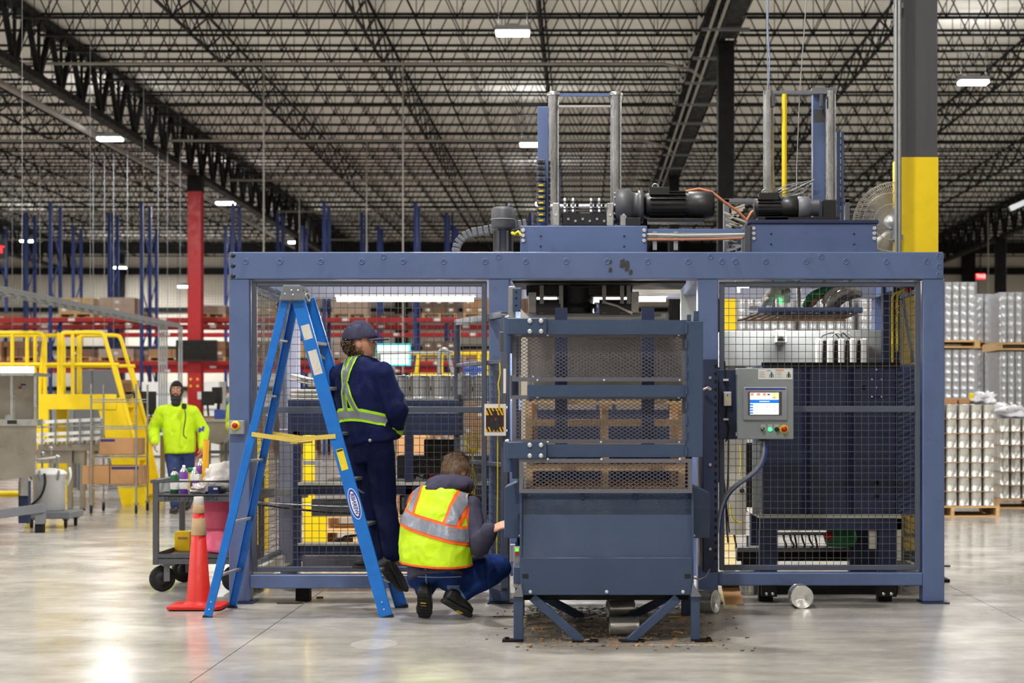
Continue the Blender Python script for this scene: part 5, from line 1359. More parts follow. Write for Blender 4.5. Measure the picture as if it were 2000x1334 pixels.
def add_hand(mb, w, d, pn, th, curl=0.35, k=1.0):
    d = Vector(d).normalized(); pn = Vector(pn); pn = (pn - d*pn.dot(d)).normalized(); sd = d.cross(pn)
    if sd.dot(Vector(th)) < 0: sd = -sd
    w = Vector(w)
    mb.loft([(w - d*0.02*k, sd*0.026*k, pn*0.020*k), (w + d*0.02*k, sd*0.030*k, pn*0.017*k), (w + d*0.06*k, sd*0.040*k, pn*0.015*k), (w + d*0.092*k, sd*0.039*k, pn*0.012*k)], 14)
    for i, (o, L) in enumerate(((0.030, 0.074), (0.010, 0.084), (-0.010, 0.078), (-0.029, 0.060))):
        p = w + d*0.086*k + sd*o*k; a = 0.25*curl; dr = d
        for s, fr in enumerate((0.44, 0.31, 0.25)):
            a += curl*(0.9 if s else 0.5)
            dr = (d*math.cos(a) + pn*math.sin(a) + sd*(o*1.2)).normalized()
            q = p + dr*L*fr*k; mb.cap(p, q, (0.0092-0.0008*s)*k, (0.0086-0.0010*s)*k, 8); p = q
    p = w + d*0.025*k + sd*0.026*k
    for s, (L, a) in enumerate(((0.042, 0.75), (0.030, 0.45), (0.024, 0.25))):
        dr = (d*math.cos(a) + sd*math.sin(a) + pn*0.35).normalized(); q = p + dr*L*k; mb.cap(p, q, (0.0115-0.001*s)*k, (0.0105-0.001*s)*k, 8); p = q
def torso_rings(S, lat0, lat1, wd, dp, grow):
    out = []; n = len(S)
    for i, c in enumerate(S):
        t = (S[min(i+1, n-1)] - S[max(i-1, 0)]).normalized(); f = i/(n-1)
        lt = (lat0.lerp(lat1, f)); lt = (lt - t*lt.dot(t)).normalized(); fw = t.cross(lt)
        out.append((c, lt*(wd[i]+grow), fw*(dp[i]+grow)))
    return out
TW = (0.155, 0.150, 0.168, 0.150, 0.062); TD = (0.112, 0.100, 0.118, 0.090, 0.058)
def remesh(mb, name, vox, it=4, wr=0.0, fq=7.0, seed=0, stretch=(1,1,0.45)):
    o = bpy.data.objects.new(name, mb.mesh(name)); COL.objects.link(o)
    r = o.modifiers.new('r', 'REMESH'); r.mode = 'VOXEL'; r.voxel_size = vox; r.use_smooth_shade = True
    if it:
        s = o.modifiers.new('s', 'SMOOTH'); s.factor = 0.5; s.iterations = it
    dg = bpy.context.evaluated_depsgraph_get()
    me = bpy.data.meshes.new_from_object(o.evaluated_get(dg))
    bpy.data.objects.remove(o); me.name = name
    if wr:
        nv = [v.normal.copy() for v in me.vertices]
        for v, n in zip(me.vertices, nv):
            p = v.co; q = Vector((p.x*stretch[0], p.y*stretch[1], p.z*stretch[2]))*fq + Vector((seed*3.1, seed, 0))
            q += Vector((mnoise.noise(p*5), mnoise.noise(p*5+Vector((7,0,0))), mnoise.noise(p*5+Vector((0,9,0)))))*0.5
            k = 1 - abs(mnoise.noise(q))*2.2 + 0.5*(1 - abs(mnoise.noise(q*2.3 + Vector((5,1,2))))*2.2)
            v.co = p + n*(wr*(0.7*k + 0.6*mnoise.noise(p*3.5 + Vector((seed,0,0)))))
    me.polygons.foreach_set('use_smooth', [True]*len(me.polygons)); me.update()
    return me
def cutout(me, planes, off, name, m, parent, thick=0.0):
    """keep the piece of a garment that lies behind every plane, lifted off the cloth"""
    bm = bmesh.new(); bm.from_mesh(me); bm.normal_update()
    for co, no in planes:
        bmesh.ops.bisect_plane(bm, geom=bm.verts[:]+bm.edges[:]+bm.faces[:], plane_co=Vector(co), plane_no=Vector(no), clear_outer=True)
    bm.normal_update()
    for v in bm.verts: v.co += v.normal*off
    r = bpy.data.meshes.new(name); bm.to_mesh(r); bm.free()
    r.materials.clear(); r.polygons.foreach_set('use_smooth', [True]*len(r.polygons)); r.update()
    return put(name, r, m, parent)
def shoe(name, heel, toe, upv, m_up, m_sole, parent, ankle=None, k=1.0, boot=0.0, laces=None):
    heel, toe = Vector(heel), Vector(toe); d = (toe-heel); L = d.length; d.normalize()
    u = Vector(upv); u = (u - d*u.dot(d)).normalized(); s = d.cross(u)
    R = []
    for t, w, h in ((-0.02,0.020,0.05),(0.03,0.034,0.085),(0.2,0.038,0.092),(0.42,0.040,0.082),(0.62,0.046,0.064),(0.8,0.046,0.052),(0.93,0.036,0.042),(1.0,0.018,0.026)):
        R.append((heel + d*(t*L) + u*(h*k/2+0.018), s*w*k, u*(h*k/2)))
    mb = MB().loft(R, 18, True, 0.75)
    if ankle is not None: mb.cap(heel + d*0.2*L + u*0.06, Vector(ankle), 0.046, 0.05, 14)
    o = put(name, remesh(mb, name, 0.006, 2), m_up, parent)
    R = [(heel + d*(t*L) + u*0.011, s*w*k*1.06, u*0.013) for t, w in ((-0.03,0.026),(0.03,0.035),(0.25,0.037),(0.45,0.037),(0.65,0.047),(0.82,0.046),(0.94,0.036),(1.02,0.02))]
    so = MB().loft(R, 18, True, 0.6).build('sole', m_sole, o)
    return o, d, u, s, L
def strands(c, M, k, n, keep, L, m, parent, flow, seed, name='hair_strands', w=0.0022):
    rnd = random.Random(seed); mb = MB(); cnt = 0
    while cnt < n:
        d = Vector((rnd.gauss(0,1), rnd.gauss(0,1), rnd.gauss(0,1))).normalized()
        p = head_shape(d)*k
        if not keep(p): continue
        cnt += 1
        p = p + d*0.008; fl = flow(p); fl = fl - d*fl.dot(d); dr = (d*0.16 + fl + Vector((rnd.gauss(0,.2), rnd.gauss(0,.2), rnd.gauss(0,.2)))).normalized()
        sd = dr.cross(d).normalized()*w; ll = L*rnd.uniform(0.6, 1.25); pts = []
        q = p.copy()
        for i in range(4):
            f = i/3
            pts += [q - sd*(1-0.8*f), q + sd*(1-0.8*f)]
            q = q + dr*ll/3; dr = (dr*0.8 + fl*0.35 - d*0.12).normalized()
        mb.add([Vector(c) + M @ v for v in pts], [(0,1,3,2),(2,3,5,4),(4,5,7,6)], True)
    return tag(mb.build(name, m, parent), kind='stuff')
M_SKIN = mat('skin', (206,152,126), 0.55, var=0.06, vs=20, bump=0.03, bs=120)
M_NAVY = mat('navy_jacket_cloth', (20,28,68), 0.85, spec=0.12, var=0.25, vs=6, dirt=0.35, dcol=(58,62,84), bump=0.25, bs=45)
M_NAVYP = mat('navy_trouser_cloth', (12,20,52), 0.85, spec=0.12, var=0.15, vs=5, bump=0.2, bs=50)
M_HIV = mat('hi_vis_yellow_cloth', (188,222,0), 0.75, var=0.08, vs=5, dirt=0.22, dcol=(110,130,20), bump=0.25, bs=30, emit=(190,240,0), es=0.0)
M_ORG = mat('hi_vis_orange_trim', (250,96,16), 0.7, var=0.05)
M_REFL = mat('grey_reflective_tape', (124,128,140), 0.4, metal=0.15, var=0.12, vs=25, bump=0.2, bs=40)
M_HOOD = mat('charcoal_hoodie_cloth', (68,66,84), 0.95, spec=0.1, var=0.08, vs=7, bump=0.25, bs=70)
M_JEAN = mat('blue_denim', (22,46,100), 0.9, spec=0.15, var=0.35, vs=5, bump=0.2, bs=120)
M_BROWN = mat('brown_hair', (78,58,44), 0.6, var=0.35, vs=30)
M_BROWN2 = mat('light_brown_hair', (116,92,70), 0.55, var=0.35, vs=40)
M_SHOE = mat('black_shoe_leather', (26,26,28), 0.55, var=0.2, vs=20, bump=0.1)
M_SOLE = mat('dark_sole_rubber', (34,33,33), 0.75, var=0.2, vs=30, bump=0.3, bs=60)
M_CAPN = mat('faded_navy_cap', (48,48,74), 0.8, var=0.12, vs=10, bump=0.2, bs=80)
M_BLKHAIR = mat('black_beard_hair', (14,13,13), 0.6, var=0.3, vs=40)

def figure(name, label, base, J, fwd_hip, fwd_ch, headM, skin=None, hk=1.0, hands=()):
    """body: one continuous skinned mesh with head and hands"""
    root = thing(name, label, 'person', base)
    mb = MB()
    lat0 = Vector(fwd_hip).cross(Vector((0,0,1))).normalized(); lat1 = Vector(fwd_ch).cross(Vector((0,0,1))).normalized()
    S = [J['pelvis'], J['waist'], J['chest'], J['upper'], J['neck']]
    mb.loft(torso_rings(S, lat0, lat1, TW, TD, -0.012), 24)
    mb.cap(J['neck'] - (J['neck']-J['upper']).normalized()*0.03, J['head'] + headM @ Vector((0,-0.02,-0.06)), 0.056, 0.05, 16)
    for s in 'RL':
        mb.cap(J['upper'].lerp(J['sh'+s], 0.5), J['sh'+s], 0.06, 0.055); mb.cap(J['sh'+s], J['el'+s], 0.048, 0.038); mb.cap(J['el'+s], J['wr'+s], 0.038, 0.027)
        mb.cap(J['hip'+s], J['kn'+s], 0.075, 0.05); mb.cap(J['kn'+s], J['an'+s], 0.048, 0.036)
    for h in hands: add_hand(mb, *h)
    add_head(mb, J['head'], headM, hk)
    put('body', remesh(mb, 'body', 0.0055, 2), skin or M_SKIN, root)
    for s in (-1, 1):
        e = MB().ball(J['head'] + headM @ Vector((s*0.032, 0.076, 0.011))*hk, 0.0115, 14, 10).build('eye', M_WHITE, root)
        MB().ball(J['head'] + headM @ Vector((s*0.032, 0.0845, 0.011))*hk, (0.005,0.004,0.005), 10, 8, headM).build('iris', M_BLKP, e)
    return root, S, lat0, lat1
def top_garment(J, S, lat0, lat1, grow, arm, drop=0.05, extra=None, sleeves=True, vox=0.009, wr=0.006, seed=1, tw=TW, td=TD):
    mb = MB(); SS = [S[0] + (S[0]-S[1]).normalized()*drop] + list(S)
    r = torso_rings(S, lat0, lat1, tw, td, grow); r = [(SS[0], r[0][1]*1.0, r[0][2]*1.0)] + r
    mb.loft(r, 26)
    for s in 'RL':
        mb.cap(J['upper'].lerp(J['sh'+s], 0.45), J['sh'+s], 0.072+grow*0.4, arm[0]+0.006)
        if sleeves:
            mb.cap(J['sh'+s], J['el'+s], arm[0], arm[1]); mb.cap(J['el'+s], J['wr'+s], arm[1], arm[2])
    if extra: extra(mb)
    return remesh(mb, 'garment', vox, 4, wr, 7.0, seed)
def trousers(J, S, lat0, lat1, leg, grow=0.02, vox=0.009, wr=0.006, seed=2, cuff=0.0):
    mb = MB(); up = (S[1]-S[0]).normalized()
    r = torso_rings(S, lat0, lat1, TW, TD, grow)
    mid = (J['hipR']+J['hipL'])/2
    mb.loft([(mid - up*0.05, r[0][1]*0.82, r[0][2]*0.85), (S[0], r[0][1], r[0][2]), (S[0].lerp(S[1], 0.7), r[0][1]*0.97, r[0][2]*0.97)], 24)
    for s in 'RL':
        mb.cap(J['hip'+s], J['kn'+s], leg[0], leg[1]); mb.cap(J['kn'+s], J['an'+s], leg[1], leg[2])
    return remesh(mb, 'trousers', vox, 4, wr, 6.0, seed)

# ---------------------------------------------------------------- the man on the ladder, seen from behind
d1 = 11.98
fw = Vector((0.55, 0.83, 0)); lat = fw.cross(Vector((0,0,1))).normalized()
J = {'pelvis': P(724,878,d1), 'waist': P(718,830,d1), 'chest': P(709,770,d1), 'upper': P(706,728,d1), 'neck': P(706,703,d1+0.01), 'head': P(703,671,d1+0.02)}
J['shR'] = J['upper'] + lat*0.185 + Vector((0,0,-0.02)); J['shL'] = J['upper'] - lat*0.185 + Vector((0,0,-0.02))
J['elR'] = P(775,800,11.86); J['wrR'] = P(768,842,12.08); J['elL'] = P(664,805,12.20); J['wrL'] = P(704,842,12.32)
J['hipR'] = J['pelvis'] + lat*0.085 + Vector((0,0,-0.03)); J['hipL'] = J['pelvis'] - lat*0.085 + Vector((0,0,-0.03))
J['knR'] = P(752,985,11.96); J['anR'] = P(768,1078,11.86); J['knL'] = P(724,985,12.04); J['anL'] = P(750,1090,12.04)
HM = basis((0.98, 0.10, 0.10))
m1, S, l0, l1 = figure('person', 'person in navy jacket and cap with yellow-green harness standing on the ladder', (J['anL'].x, d1, 0.3), J, fw, fw, HM,
    hands=((J['wrR'], (-0.25,0.8,-0.3), (-1,0,0), (0,0,1), 0.5), (J['wrL'], (0.6,0.4,-0.5), (0,-1,0), (0,0,1), 0.5)))
def collar1(mb): mb.loft(torso_rings([J['upper'], J['neck'] + Vector((0.004,0,0.012))], l1, l1, (0.085,0.066), (0.08,0.062), 0.0), 20)
S1 = [J['pelvis'].lerp(J['waist'], 0.45)] + S[1:]
jk = top_garment(J, S1, l0, l1, 0.032, (0.078, 0.070, 0.058), 0.02, collar1, wr=0.013, seed=3)
jo = put('jacket', jk, M_NAVY, m1)
# a belt hem
up1 = (J['chest']-J['pelvis']).normalized()
tr = trousers(J, S, l0, l1, (0.098, 0.078, 0.066), 0.016, wr=0.007, seed=5)
put('trousers', tr, M_NAVYP, m1)
cutout(jk, [(S1[0]+up1*0.03, up1)], 0.004, 'hem_band', M_NAVY, m1)
# harness: waist band tilted down towards the front, straps crossing on the back
def band(me, c, n, half, off, nm, m, parent, extra=()):
    n = Vector(n).normalized(); c = Vector(c)
    return cutout(me, [(c+n*half, n), (c-n*half, -n)] + list(extra), off, nm, m, parent)
M_LIME = mat('lime_webbing', (170,230,30), 0.6, var=0.05)
arms_off = []
wc = P(700, 812, 11.85); wn = Vector((0.55*0.27+0.03, 0.83*0.27, 1)).normalized()
# keep the torso only: cut the sleeves away with slanted side planes
sideR = (J['chest'] + lat*0.215, lat); sideL = (J['chest'] - lat*0.235, -lat)
band(jk, wc, wn, 0.040, 0.006, 'harness_belt', M_LIME, m1, [sideR, sideL]); band(jk, wc, wn, 0.022, 0.009, 'harness_tape', M_REFL, m1, [sideR, sideL])
bk = -fw                                       # towards the viewer
def strap(a, b, half, topn=None):
    a, b = Vector(a), Vector(b); ax = (b-a).normalized(); n = ax.cross(fw).normalized()
    lim = [(J['chest'] + fw*0.02, fw), (a, -ax), (b, ax)]
    band(jk, (a+b)/2, n, half, 0.006, 'harness_strap', M_LIME, m1, lim); band(jk, (a+b)/2, n, half*0.5, 0.009, 'harness_tape', M_REFL, m1, lim)
strap(P(669,806,11.85), P(668,748,11.85), 0.024)
strap(P(668,770,11.85), P(672,696,11.9), 0.024)
strap(P(705,808,11.85), P(666,745,11.85), 0.024)
strap(P(671,738,11.85), P(706,686,11.95), 0.024)
# head: curls and cap
rnd = random.Random(4); mb = MB()
for i in range(620):
    while True:
        q = Vector((rnd.gauss(0,1), rnd.gauss(0,1), rnd.gauss(0,1))).normalized(); p = head_shape(q)
        if p.y < 0.015 and -0.115 < p.z < 0.03 and not (p.y > -0.03 and -0.045 < p.z < 0.03): break
    mb.ball(J['head'] + HM @ (p + q*rnd.uniform(0.004, 0.03)), (rnd.uniform(0.005, 0.011), rnd.uniform(0.005, 0.011), rnd.uniform(0.004, 0.007)), 7, 5, Matrix.Rotation(rnd.uniform(0,3), 3, 'Y'))
tag(mb.build('curly_hair', M_BROWN, m1), 'dark brown curls below the cap')
CM = basis((0.98, 0.10, 0.0), (0.06, 0, 1))
capd = head_shell(J['head'] + Vector((0,0,0.012)), CM, 1.06, 0.020, lambda c: c.z > 0.018 + 0.06*c.y)
co = capd.build('baseball_cap', M_CAPN, m1); co.modifiers.new('t','SOLIDIFY').thickness = 0.003
vs = []
for i in range(13):
    a = -1.15 + 2.3*i/12
    for r in (0.088, 0.118, 0.152, 0.172):
        k = math.cos(a); ext = 0.088 + (r-0.088)*max(0.0, math.cos(a*1.15))
        vs.append(J['head'] + Vector((0,0,0.012)) + CM @ Vector((ext*math.sin(a)*0.95, ext*math.cos(a)*1.12+0.008, 0.028 - 0.012*(abs(math.sin(a))**2) - (r-0.088)*0.10)))
br = MB().add(vs, [(i*4+j, (i+1)*4+j, (i+1)*4+j+1, i*4+j+1) for i in range(12) for j in range(3)], True).build('cap_brim', M_CAPN, co); br.modifiers.new('t','SOLIDIFY').thickness = 0.004
MB().ball(J['head'] + CM @ Vector((0,-0.005,0.157)), 0.009, 10, 6).build('cap_button', M_CAPN, co)
for q in ((-0.5,-0.6,0.62),(0.55,-0.55,0.62),(0.1,-0.8,0.6)):
    qv = Vector(q).normalized(); MB().ball(J['head'] + Vector((0,0,0.012)) + CM @ (head_shape(qv)*1.06 + qv*0.022), 0.0035, 8, 6).build('eyelet', M_LGREY, co)
shoe('shoe', P(764,1092,11.83), P(797,1150,12.02), (-0.75, -0.35, 0.4), M_SHOE, M_SOLE, m1, J['anR'])
shoe('shoe', J['anL'] + Vector((0.05,0.0,-0.075)), J['anL'] + Vector((-0.21,0.05,-0.072)), (0,0,1), M_SHOE, M_SOLE, m1, J['anL'])
MB().lathe([(0.012,0),(0.012,0.004),(0.0001,0.006)], P(723,860,11.80), 12, (0,-1,0)).build('jacket_stud', M_STEEL, m1)

# ---------------------------------------------------------------- the crouching man in the vest
d2 = 11.5
fw2 = Vector((0.33, 0.94, 0)).normalized(); lat2 = fw2.cross(Vector((0,0,1))).normalized()
J = {'pelvis': P(852,1118,11.46), 'waist': P(850,1078,11.50), 'chest': P(855,1022,11.58), 'upper': P(865,975,11.66), 'neck': P(876,952,11.72), 'head': P(891,921,11.76)}
J['shR'] = J['upper'] + lat2*0.185 + Vector((0,0,-0.045)); J['shL'] = J['upper'] - lat2*0.180 + Vector((0,0,-0.035))
J['elR'] = P(935,1068,11.42); J['wrR'] = P(956,1037,11.22); J['elL'] = P(806,1060,11.86); J['wrL'] = P(862,1075,12.02)
J['hipR'] = P(880,1125,11.48); J['hipL'] = P(826,1125,11.52)
J['knR'] = P(974,1108,11.66); J['anR'] = P(900,1160,11.50); J['knL'] = P(852,1098,11.94); J['anL'] = P(828,1150,11.50)
HM = basis((0.66, 0.74, -0.12))
m2, S, l0, l1 = figure('person', 'person in yellow and orange hi-vis vest crouching beside the chute', (J['pelvis'].x, 11.5, 0), J, fw2, fw2, HM,
    hands=((J['wrR'], (0.85,-0.35,0.42), (0.45,0.5,-0.75), (0,-0.4,0.9), 0.30), (J['wrL'], (0.7,0.4,-0.5), (0,-1,0), (0,0,1), 0.4)))
def hood2(mb):
    c = P(874, 947, 11.63)
    mb.ball(c, (0.152, 0.095, 0.062), 18, 12, basis((0.33,0.94,0.25)))
    mb.ball(P(858,955,11.60), (0.09,0.07,0.045), 14, 10); mb.ball(P(905,948,11.70), (0.07,0.08,0.06), 14, 10)
    mb.loft(torso_rings([J['upper'], J['neck'] + Vector((0.012,0.01,0.02))], l1, l1, (0.095,0.082), (0.09,0.075), 0.0), 20)
hd = top_garment(J, S, l0, l1, 0.024, (0.070, 0.063, 0.048), 0.03, hood2, wr=0.012, seed=8)
put('hoodie', hd, M_HOOD, m2)
tv = (0.192, 0.200, 0.200, 0.165, 0.075); tdv = (0.135, 0.14, 0.140, 0.10, 0.07)
vs_ = top_garment(J, S[:4] + [J['upper'].lerp(J['neck'], 0.55)], l0, l1, 0.036, (0.082, 0.07, 0.05), 0.02, None, False, wr=0.013, seed=12, tw=tv, td=tdv)
# hem and neck of the vest end cleanly
up2 = (J['chest']-J['waist']).normalized()
hemn = Vector((0.03, -0.1, 1)).normalized()
bm = bmesh.new(); bm.from_mesh(vs_)
for co_, no_ in ((P(850,1104,11.4), -hemn), (P(868,953,11.6), Vector((0.15,0.25,1)).normalized()), (J['shR'] + lat2*0.035, lat2 + Vector((0,0,0.25))), (J['shL'] - lat2*0.035, -lat2 + Vector((0,0,0.25)))):
    bmesh.ops.bisect_plane(bm, geom=bm.verts[:]+bm.edges[:]+bm.faces[:], plane_co=Vector(co_), plane_no=Vector(no_), clear_outer=True)
bm.to_mesh(vs_); bm.free()
vo = put('hi_vis_vest', vs_, M_HIV, m2)
hp_ = P(850,1104,11.4)
cutout(vs_, [(hp_ + hemn*0.012, hemn)], 0.004, 'hem_piping', M_ORG, m2)
bn = Vector((0.235, -0.12, 1)).normalized(); bc = P(850,1036,11.35)
back2 = (J['chest'] + fw2*0.30, fw2)
band(vs_, bc, bn, 0.055, 0.004, 'orange_trim', M_ORG, m2); band(vs_, bc, bn, 0.037, 0.007, 'reflective_band', M_REFL, m2)
def vstripe(a, b, wo, wr_):
    a, b = Vector(a), Vector(b); ax = (b-a).normalized(); n = ax.cross(fw2).normalized()
    lim = [(J['chest'] + fw2*0.05, fw2), (bc + bn*0.05, -bn)]
    band(vs_, (a+b)/2, n, wo, 0.004, 'orange_trim', M_ORG, m2, lim); band(vs_, (a+b)/2, n, wr_, 0.007, 'reflective_band', M_REFL, m2, lim)
vstripe(P(882,1030,11.4), P(905,960,11.5), 0.052, 0.032)
vstripe(P(806,1030,11.5), P(812,965,11.6), 0.040, 0.024)
for sh, sg in ((J['shR'], 1), (J['shL'], -1)):
    n = (lat2*sg + Vector((0,0,0.25))).normalized()
    cutout(vs_, [(sh + lat2*sg*0.022, -n)], 0.004, 'armhole_piping', M_ORG, m2)
je = trousers(J, S, l0, l1, (0.100, 0.082, 0.064), 0.020, wr=0.011, seed=15)
put('jeans', je, M_JEAN, m2)
M_STITCH = mat('pale_stitching', (120,136,168), 0.8)
pb_ = (J['pelvis'] + fw2*0.0, fw2)
cutout(je, [(P(850,1128,11.3), Vector((0.0,0,1))), (P(850,1130,11.3), Vector((0,0,-1))), pb_], 0.002, 'seam', M_STITCH, m2)
cutout(je, [(P(829,1120,11.3), Vector((-1,0,0))), (P(831,1120,11.3), Vector((1,0,0))), (P(850,1112,11.3), Vector((0,0,1))), pb_, (P(850,1150,11.3), Vector((0,0,-1)))], 0.002, 'seam', M_STITCH, m2)
ankd = (J['anR']-J['knR']).normalized()
cutout(je, [(J['anR'] + ankd*0.012, -ankd), (J['anR'] + Vector((-0.08,0,0)), Vector((-1,0,0))), (J['anR'] + Vector((0,0,0.07)), Vector((0,0,1)))], 0.006, 'turned_cuff', mat('pale_denim', (84,108,150), 0.85, var=0.2), m2)
keep2 = lambda p: p.z > -0.085 + 0.9*max(0, p.y+0.035) and not (p.y > 0.045 and p.z < 0.055) and not (abs(p.x) > 0.052 and p.z < 0.012 and p.y > -0.045)
head_shell(J['head'], HM, 1.0, 0.009, keep2).build('hair', M_BROWN2, m2)
strands(J['head'], HM, 1.0, 5200, keep2, 0.030, M_BROWN2, m2, lambda p: Vector((p.x*6, -0.5, 0.0)) if p.z > 0.075 else Vector((p.x*3, -0.15, -1.0)), 6, w=0.0015)
keepb = lambda p: p.y > -0.012 and p.z < -0.035 and p.z > -0.13
head_shell(J['head'], HM, 1.0, 0.010, keepb).build('beard', M_BROWN, m2)
o, dd, uu, ss, LL = shoe('boot', P(826,1160,11.36), Vector((X(826,11.4), 11.50, 0.012)), (0.1, 1, 0.35), M_SHOE, M_SOLE, m2, J['anL'] + Vector((0,0.01,0.0)), 1.08)
for t in (0.35, 0.45): MB().obox(P(826,1160,11.36).lerp(Vector((X(826,11.4),11.50,0.012)), t) - uu*0.004, (0.035, 0.006, 0.012), Matrix((ss, uu, dd)).transposed()).build('yellow_tread', M_YCABLE, o)
for t in np.linspace(0.05, 0.95, 8):
    MB().obox(P(826,1160,11.36).lerp(Vector((X(826,11.4),11.50,0.012)), float(t)) - uu*0.003, (0.075, 0.008, 0.010), Matrix((ss, uu, dd)).transposed()).build('tread_lug', M_RUB, o)
hB, tB = P(866,1176,11.38), Vector((X(916,11.46), 11.50, 0.016))
o, dd, uu, ss, LL = shoe('boot', hB, tB, (0.25, 0.35, 0.9), M_SHOE, M_SOLE, m2, J['anR'] + Vector((0.0,0,-0.01)), 1.05)
MB().obox(hB.lerp(tB, 0.62) - uu*0.004 - ss*0.0, (0.03, 0.006, 0.04), Matrix((ss, uu, dd)).transposed()).build('yellow_tread', M_YCABLE, o)
MB().tube([hB + uu*0.10 - dd*0.0, hB + uu*0.135 - dd*0.02, hB + uu*0.12 + dd*0.02], 0.005, 6).build('pull_loop', M_SHOE, o)

# ---------------------------------------------------------------- the man walking up in the background
d3 = 23.5
fw3 = Vector((0.06, -1, 0)).normalized(); lat3 = fw3.cross(Vector((0,0,1))).normalized()
J = {'pelvis': P(352,884,d3), 'waist': P(351,858,d3), 'chest': P(349,828,d3), 'upper': P(347,800,d3), 'neck': P(346,788,d3), 'head': P(345,763,d3-0.03)}
J['shR'] = J['upper'] + lat3*0.20 + Vector((0,0,-0.04)); J['shL'] = J['upper'] - lat3*0.20 + Vector((0,0,-0.04))
J['elR'] = P(300,838,d3+0.02); J['wrR'] = P(302,862,d3-0.15); J['elL'] = P(397,840,d3+0.05); J['wrL'] = P(395,872,d3-0.02)
J['hipR'] = J['pelvis'] + lat3*0.09 + Vector((0,0,-0.03)); J['hipL'] = J['pelvis'] - lat3*0.09 + Vector((0,0,-0.03))
J['knR'] = P(341,932,d3-0.22); J['anR'] = P(343,986,d3-0.28); J['knL'] = P(366,930,d3+0.02); J['anL'] = P(370,972,d3+0.36)
HM = basis((0.10, -0.99, 0.04))
M_SKIN3 = mat('tan_skin', (188,134,106), 0.55, var=0.05, vs=20)
m3, S, l0, l1 = figure('person', 'bearded person in bright yellow sweatshirt and black beanie walking behind the cart', (J['anR'].x, d3, 0), J, fw3, fw3, HM, M_SKIN3,
    hands=((J['wrR'], (0.05,-0.2,-1), (1,0,0), (0,-1,0), 0.45), (J['wrL'], (-0.05,-0.15,-1), (-1,0,0), (0,-1,0), 0.55)))
def coll3(mb): mb.loft(torso_rings([J['upper'], J['neck'] + Vector((0,0,0.0))], l1, l1, (0.11,0.085), (0.10,0.085), 0.0), 20)
tw3 = (0.165, 0.175, 0.18, 0.15, 0.07); td3 = (0.13, 0.135, 0.13, 0.10, 0.07)
sw3 = top_garment(J, S, l0, l1, 0.03, (0.082, 0.080, 0.056), 0.0, coll3, wr=0.012, seed=21, tw=tw3, td=td3, vox=0.011)
put('sweatshirt', sw3, M_HIV, m3)
cutout(sw3, [(J['pelvis'] + Vector((0,0,0.0)), Vector((0,0,1)))], 0.004, 'ribbed_hem', M_HIV, m3)
tr3 = trousers(J, S, l0, l1, (0.105, 0.082, 0.068), 0.02, wr=0.008, seed=24, vox=0.011)
put('trousers', tr3, mat('blue_work_trousers', (24,42,88), 0.8, var=0.15, vs=5, bump=0.2), m3)
shoe('shoe', J['anR'] + Vector((0,0.06,-J['anR'].z+0.012)), J['anR'] + Vector((0.0,-0.21,-J['anR'].z+0.012)), (0,0,1), M_SHOE, M_SOLE, m3, J['anR'])
shoe('shoe', J['anL'] + Vector((0,0.05,-0.07)), Vector((J['anL'].x, J['anL'].y-0.2, 0.02)), (0,-0.2,1), M_SHOE, M_SOLE, m3, J['anL'])
bo = head_shell(J['head'], HM, 1.04, 0.012, lambda c: not (c.y > 0.018 and c.z < 0.058 and abs(c.x) < 0.074)).build('black_beanie', mat('black_knit', (18,18,20), 0.9, bump=0.4, bs=80), m3); bo.modifiers.new('t','SOLIDIFY').thickness = 0.006
mb = MB(); mb.ball(J['head'] + HM @ Vector((0,0.056,-0.118)), (0.068,0.050,0.044), 16, 12, HM); mb.ball(J['head'] + HM @ Vector((0,0.066,-0.165)), (0.060,0.038,0.058), 16, 12, HM)
for s in (-1, 1): mb.cap(J['head'] + HM @ Vector((s*0.066,0.02,-0.03)), J['head'] + HM @ Vector((s*0.05,0.055,-0.10)), 0.012, 0.018); mb.cap(J['head'] + HM @ Vector((0,0.098,-0.048)), J['head'] + HM @ Vector((s*0.03,0.088,-0.062)), 0.006, 0.007)
put('beard', remesh(mb, 'beard', 0.006, 3, 0.006, 30, 3), M_BLKHAIR, m3)
MB().ball(J['head'] + HM @ Vector((0,0.103,-0.066)), (0.022,0.006,0.006), 12, 8, HM).build('lips', mat('lip_skin', (172,110,96), 0.5), m3)
for s in (-1, 1):
    MB().tube([J['head'] + HM @ Vector((s*0.034 + 0.026*math.cos(t), 0.100, 0.008 + 0.018*math.sin(t))) for t in np.linspace(0,2*PI,18)[:-1]], 0.0022, 5, True).build('spectacle_rim', M_BLKP, m3)
    MB().tube([J['head'] + HM @ Vector((s*0.060,0.098,0.012)), J['head'] + HM @ Vector((s*0.082,0.06,0.012)), J['head'] + HM @ Vector((s*0.084,0.0,0.008))], 0.002, 5).build('spectacle_arm', M_BLKP, m3)
MB().tube([J['head'] + HM @ Vector((-0.008,0.106,0.012)), J['head'] + HM @ Vector((0.008,0.106,0.012))], 0.002, 5).build('spectacle_bridge', M_BLKP, m3)
for s in (-1, 1): MB().cap(J['head'] + HM @ Vector((s*0.018,0.094,0.032)), J['head'] + HM @ Vector((s*0.048,0.086,0.033)), 0.004, 0.003, 8).build('eyebrow', M_BLKHAIR, m3)
cord = smooth_path([P(358,790,d3-0.2), P(362,806,d3-0.24), P(362,820,d3-0.25), P(359,838,d3-0.25), P(359,850,d3-0.25), P(365,857,d3-0.24)])
mo = thing('radio_microphone', 'black clip-on radio microphone and coiled cord on the yellow sweatshirt', 'microphone', P(360,793,d3-0.23))
MB().box(X(355,d3-0.24), X(364,d3-0.24), d3-0.26, d3-0.215, Z(799,d3-0.24), Z(788,d3-0.24)).build('speaker_mic', M_BLKP, mo, 0.008)
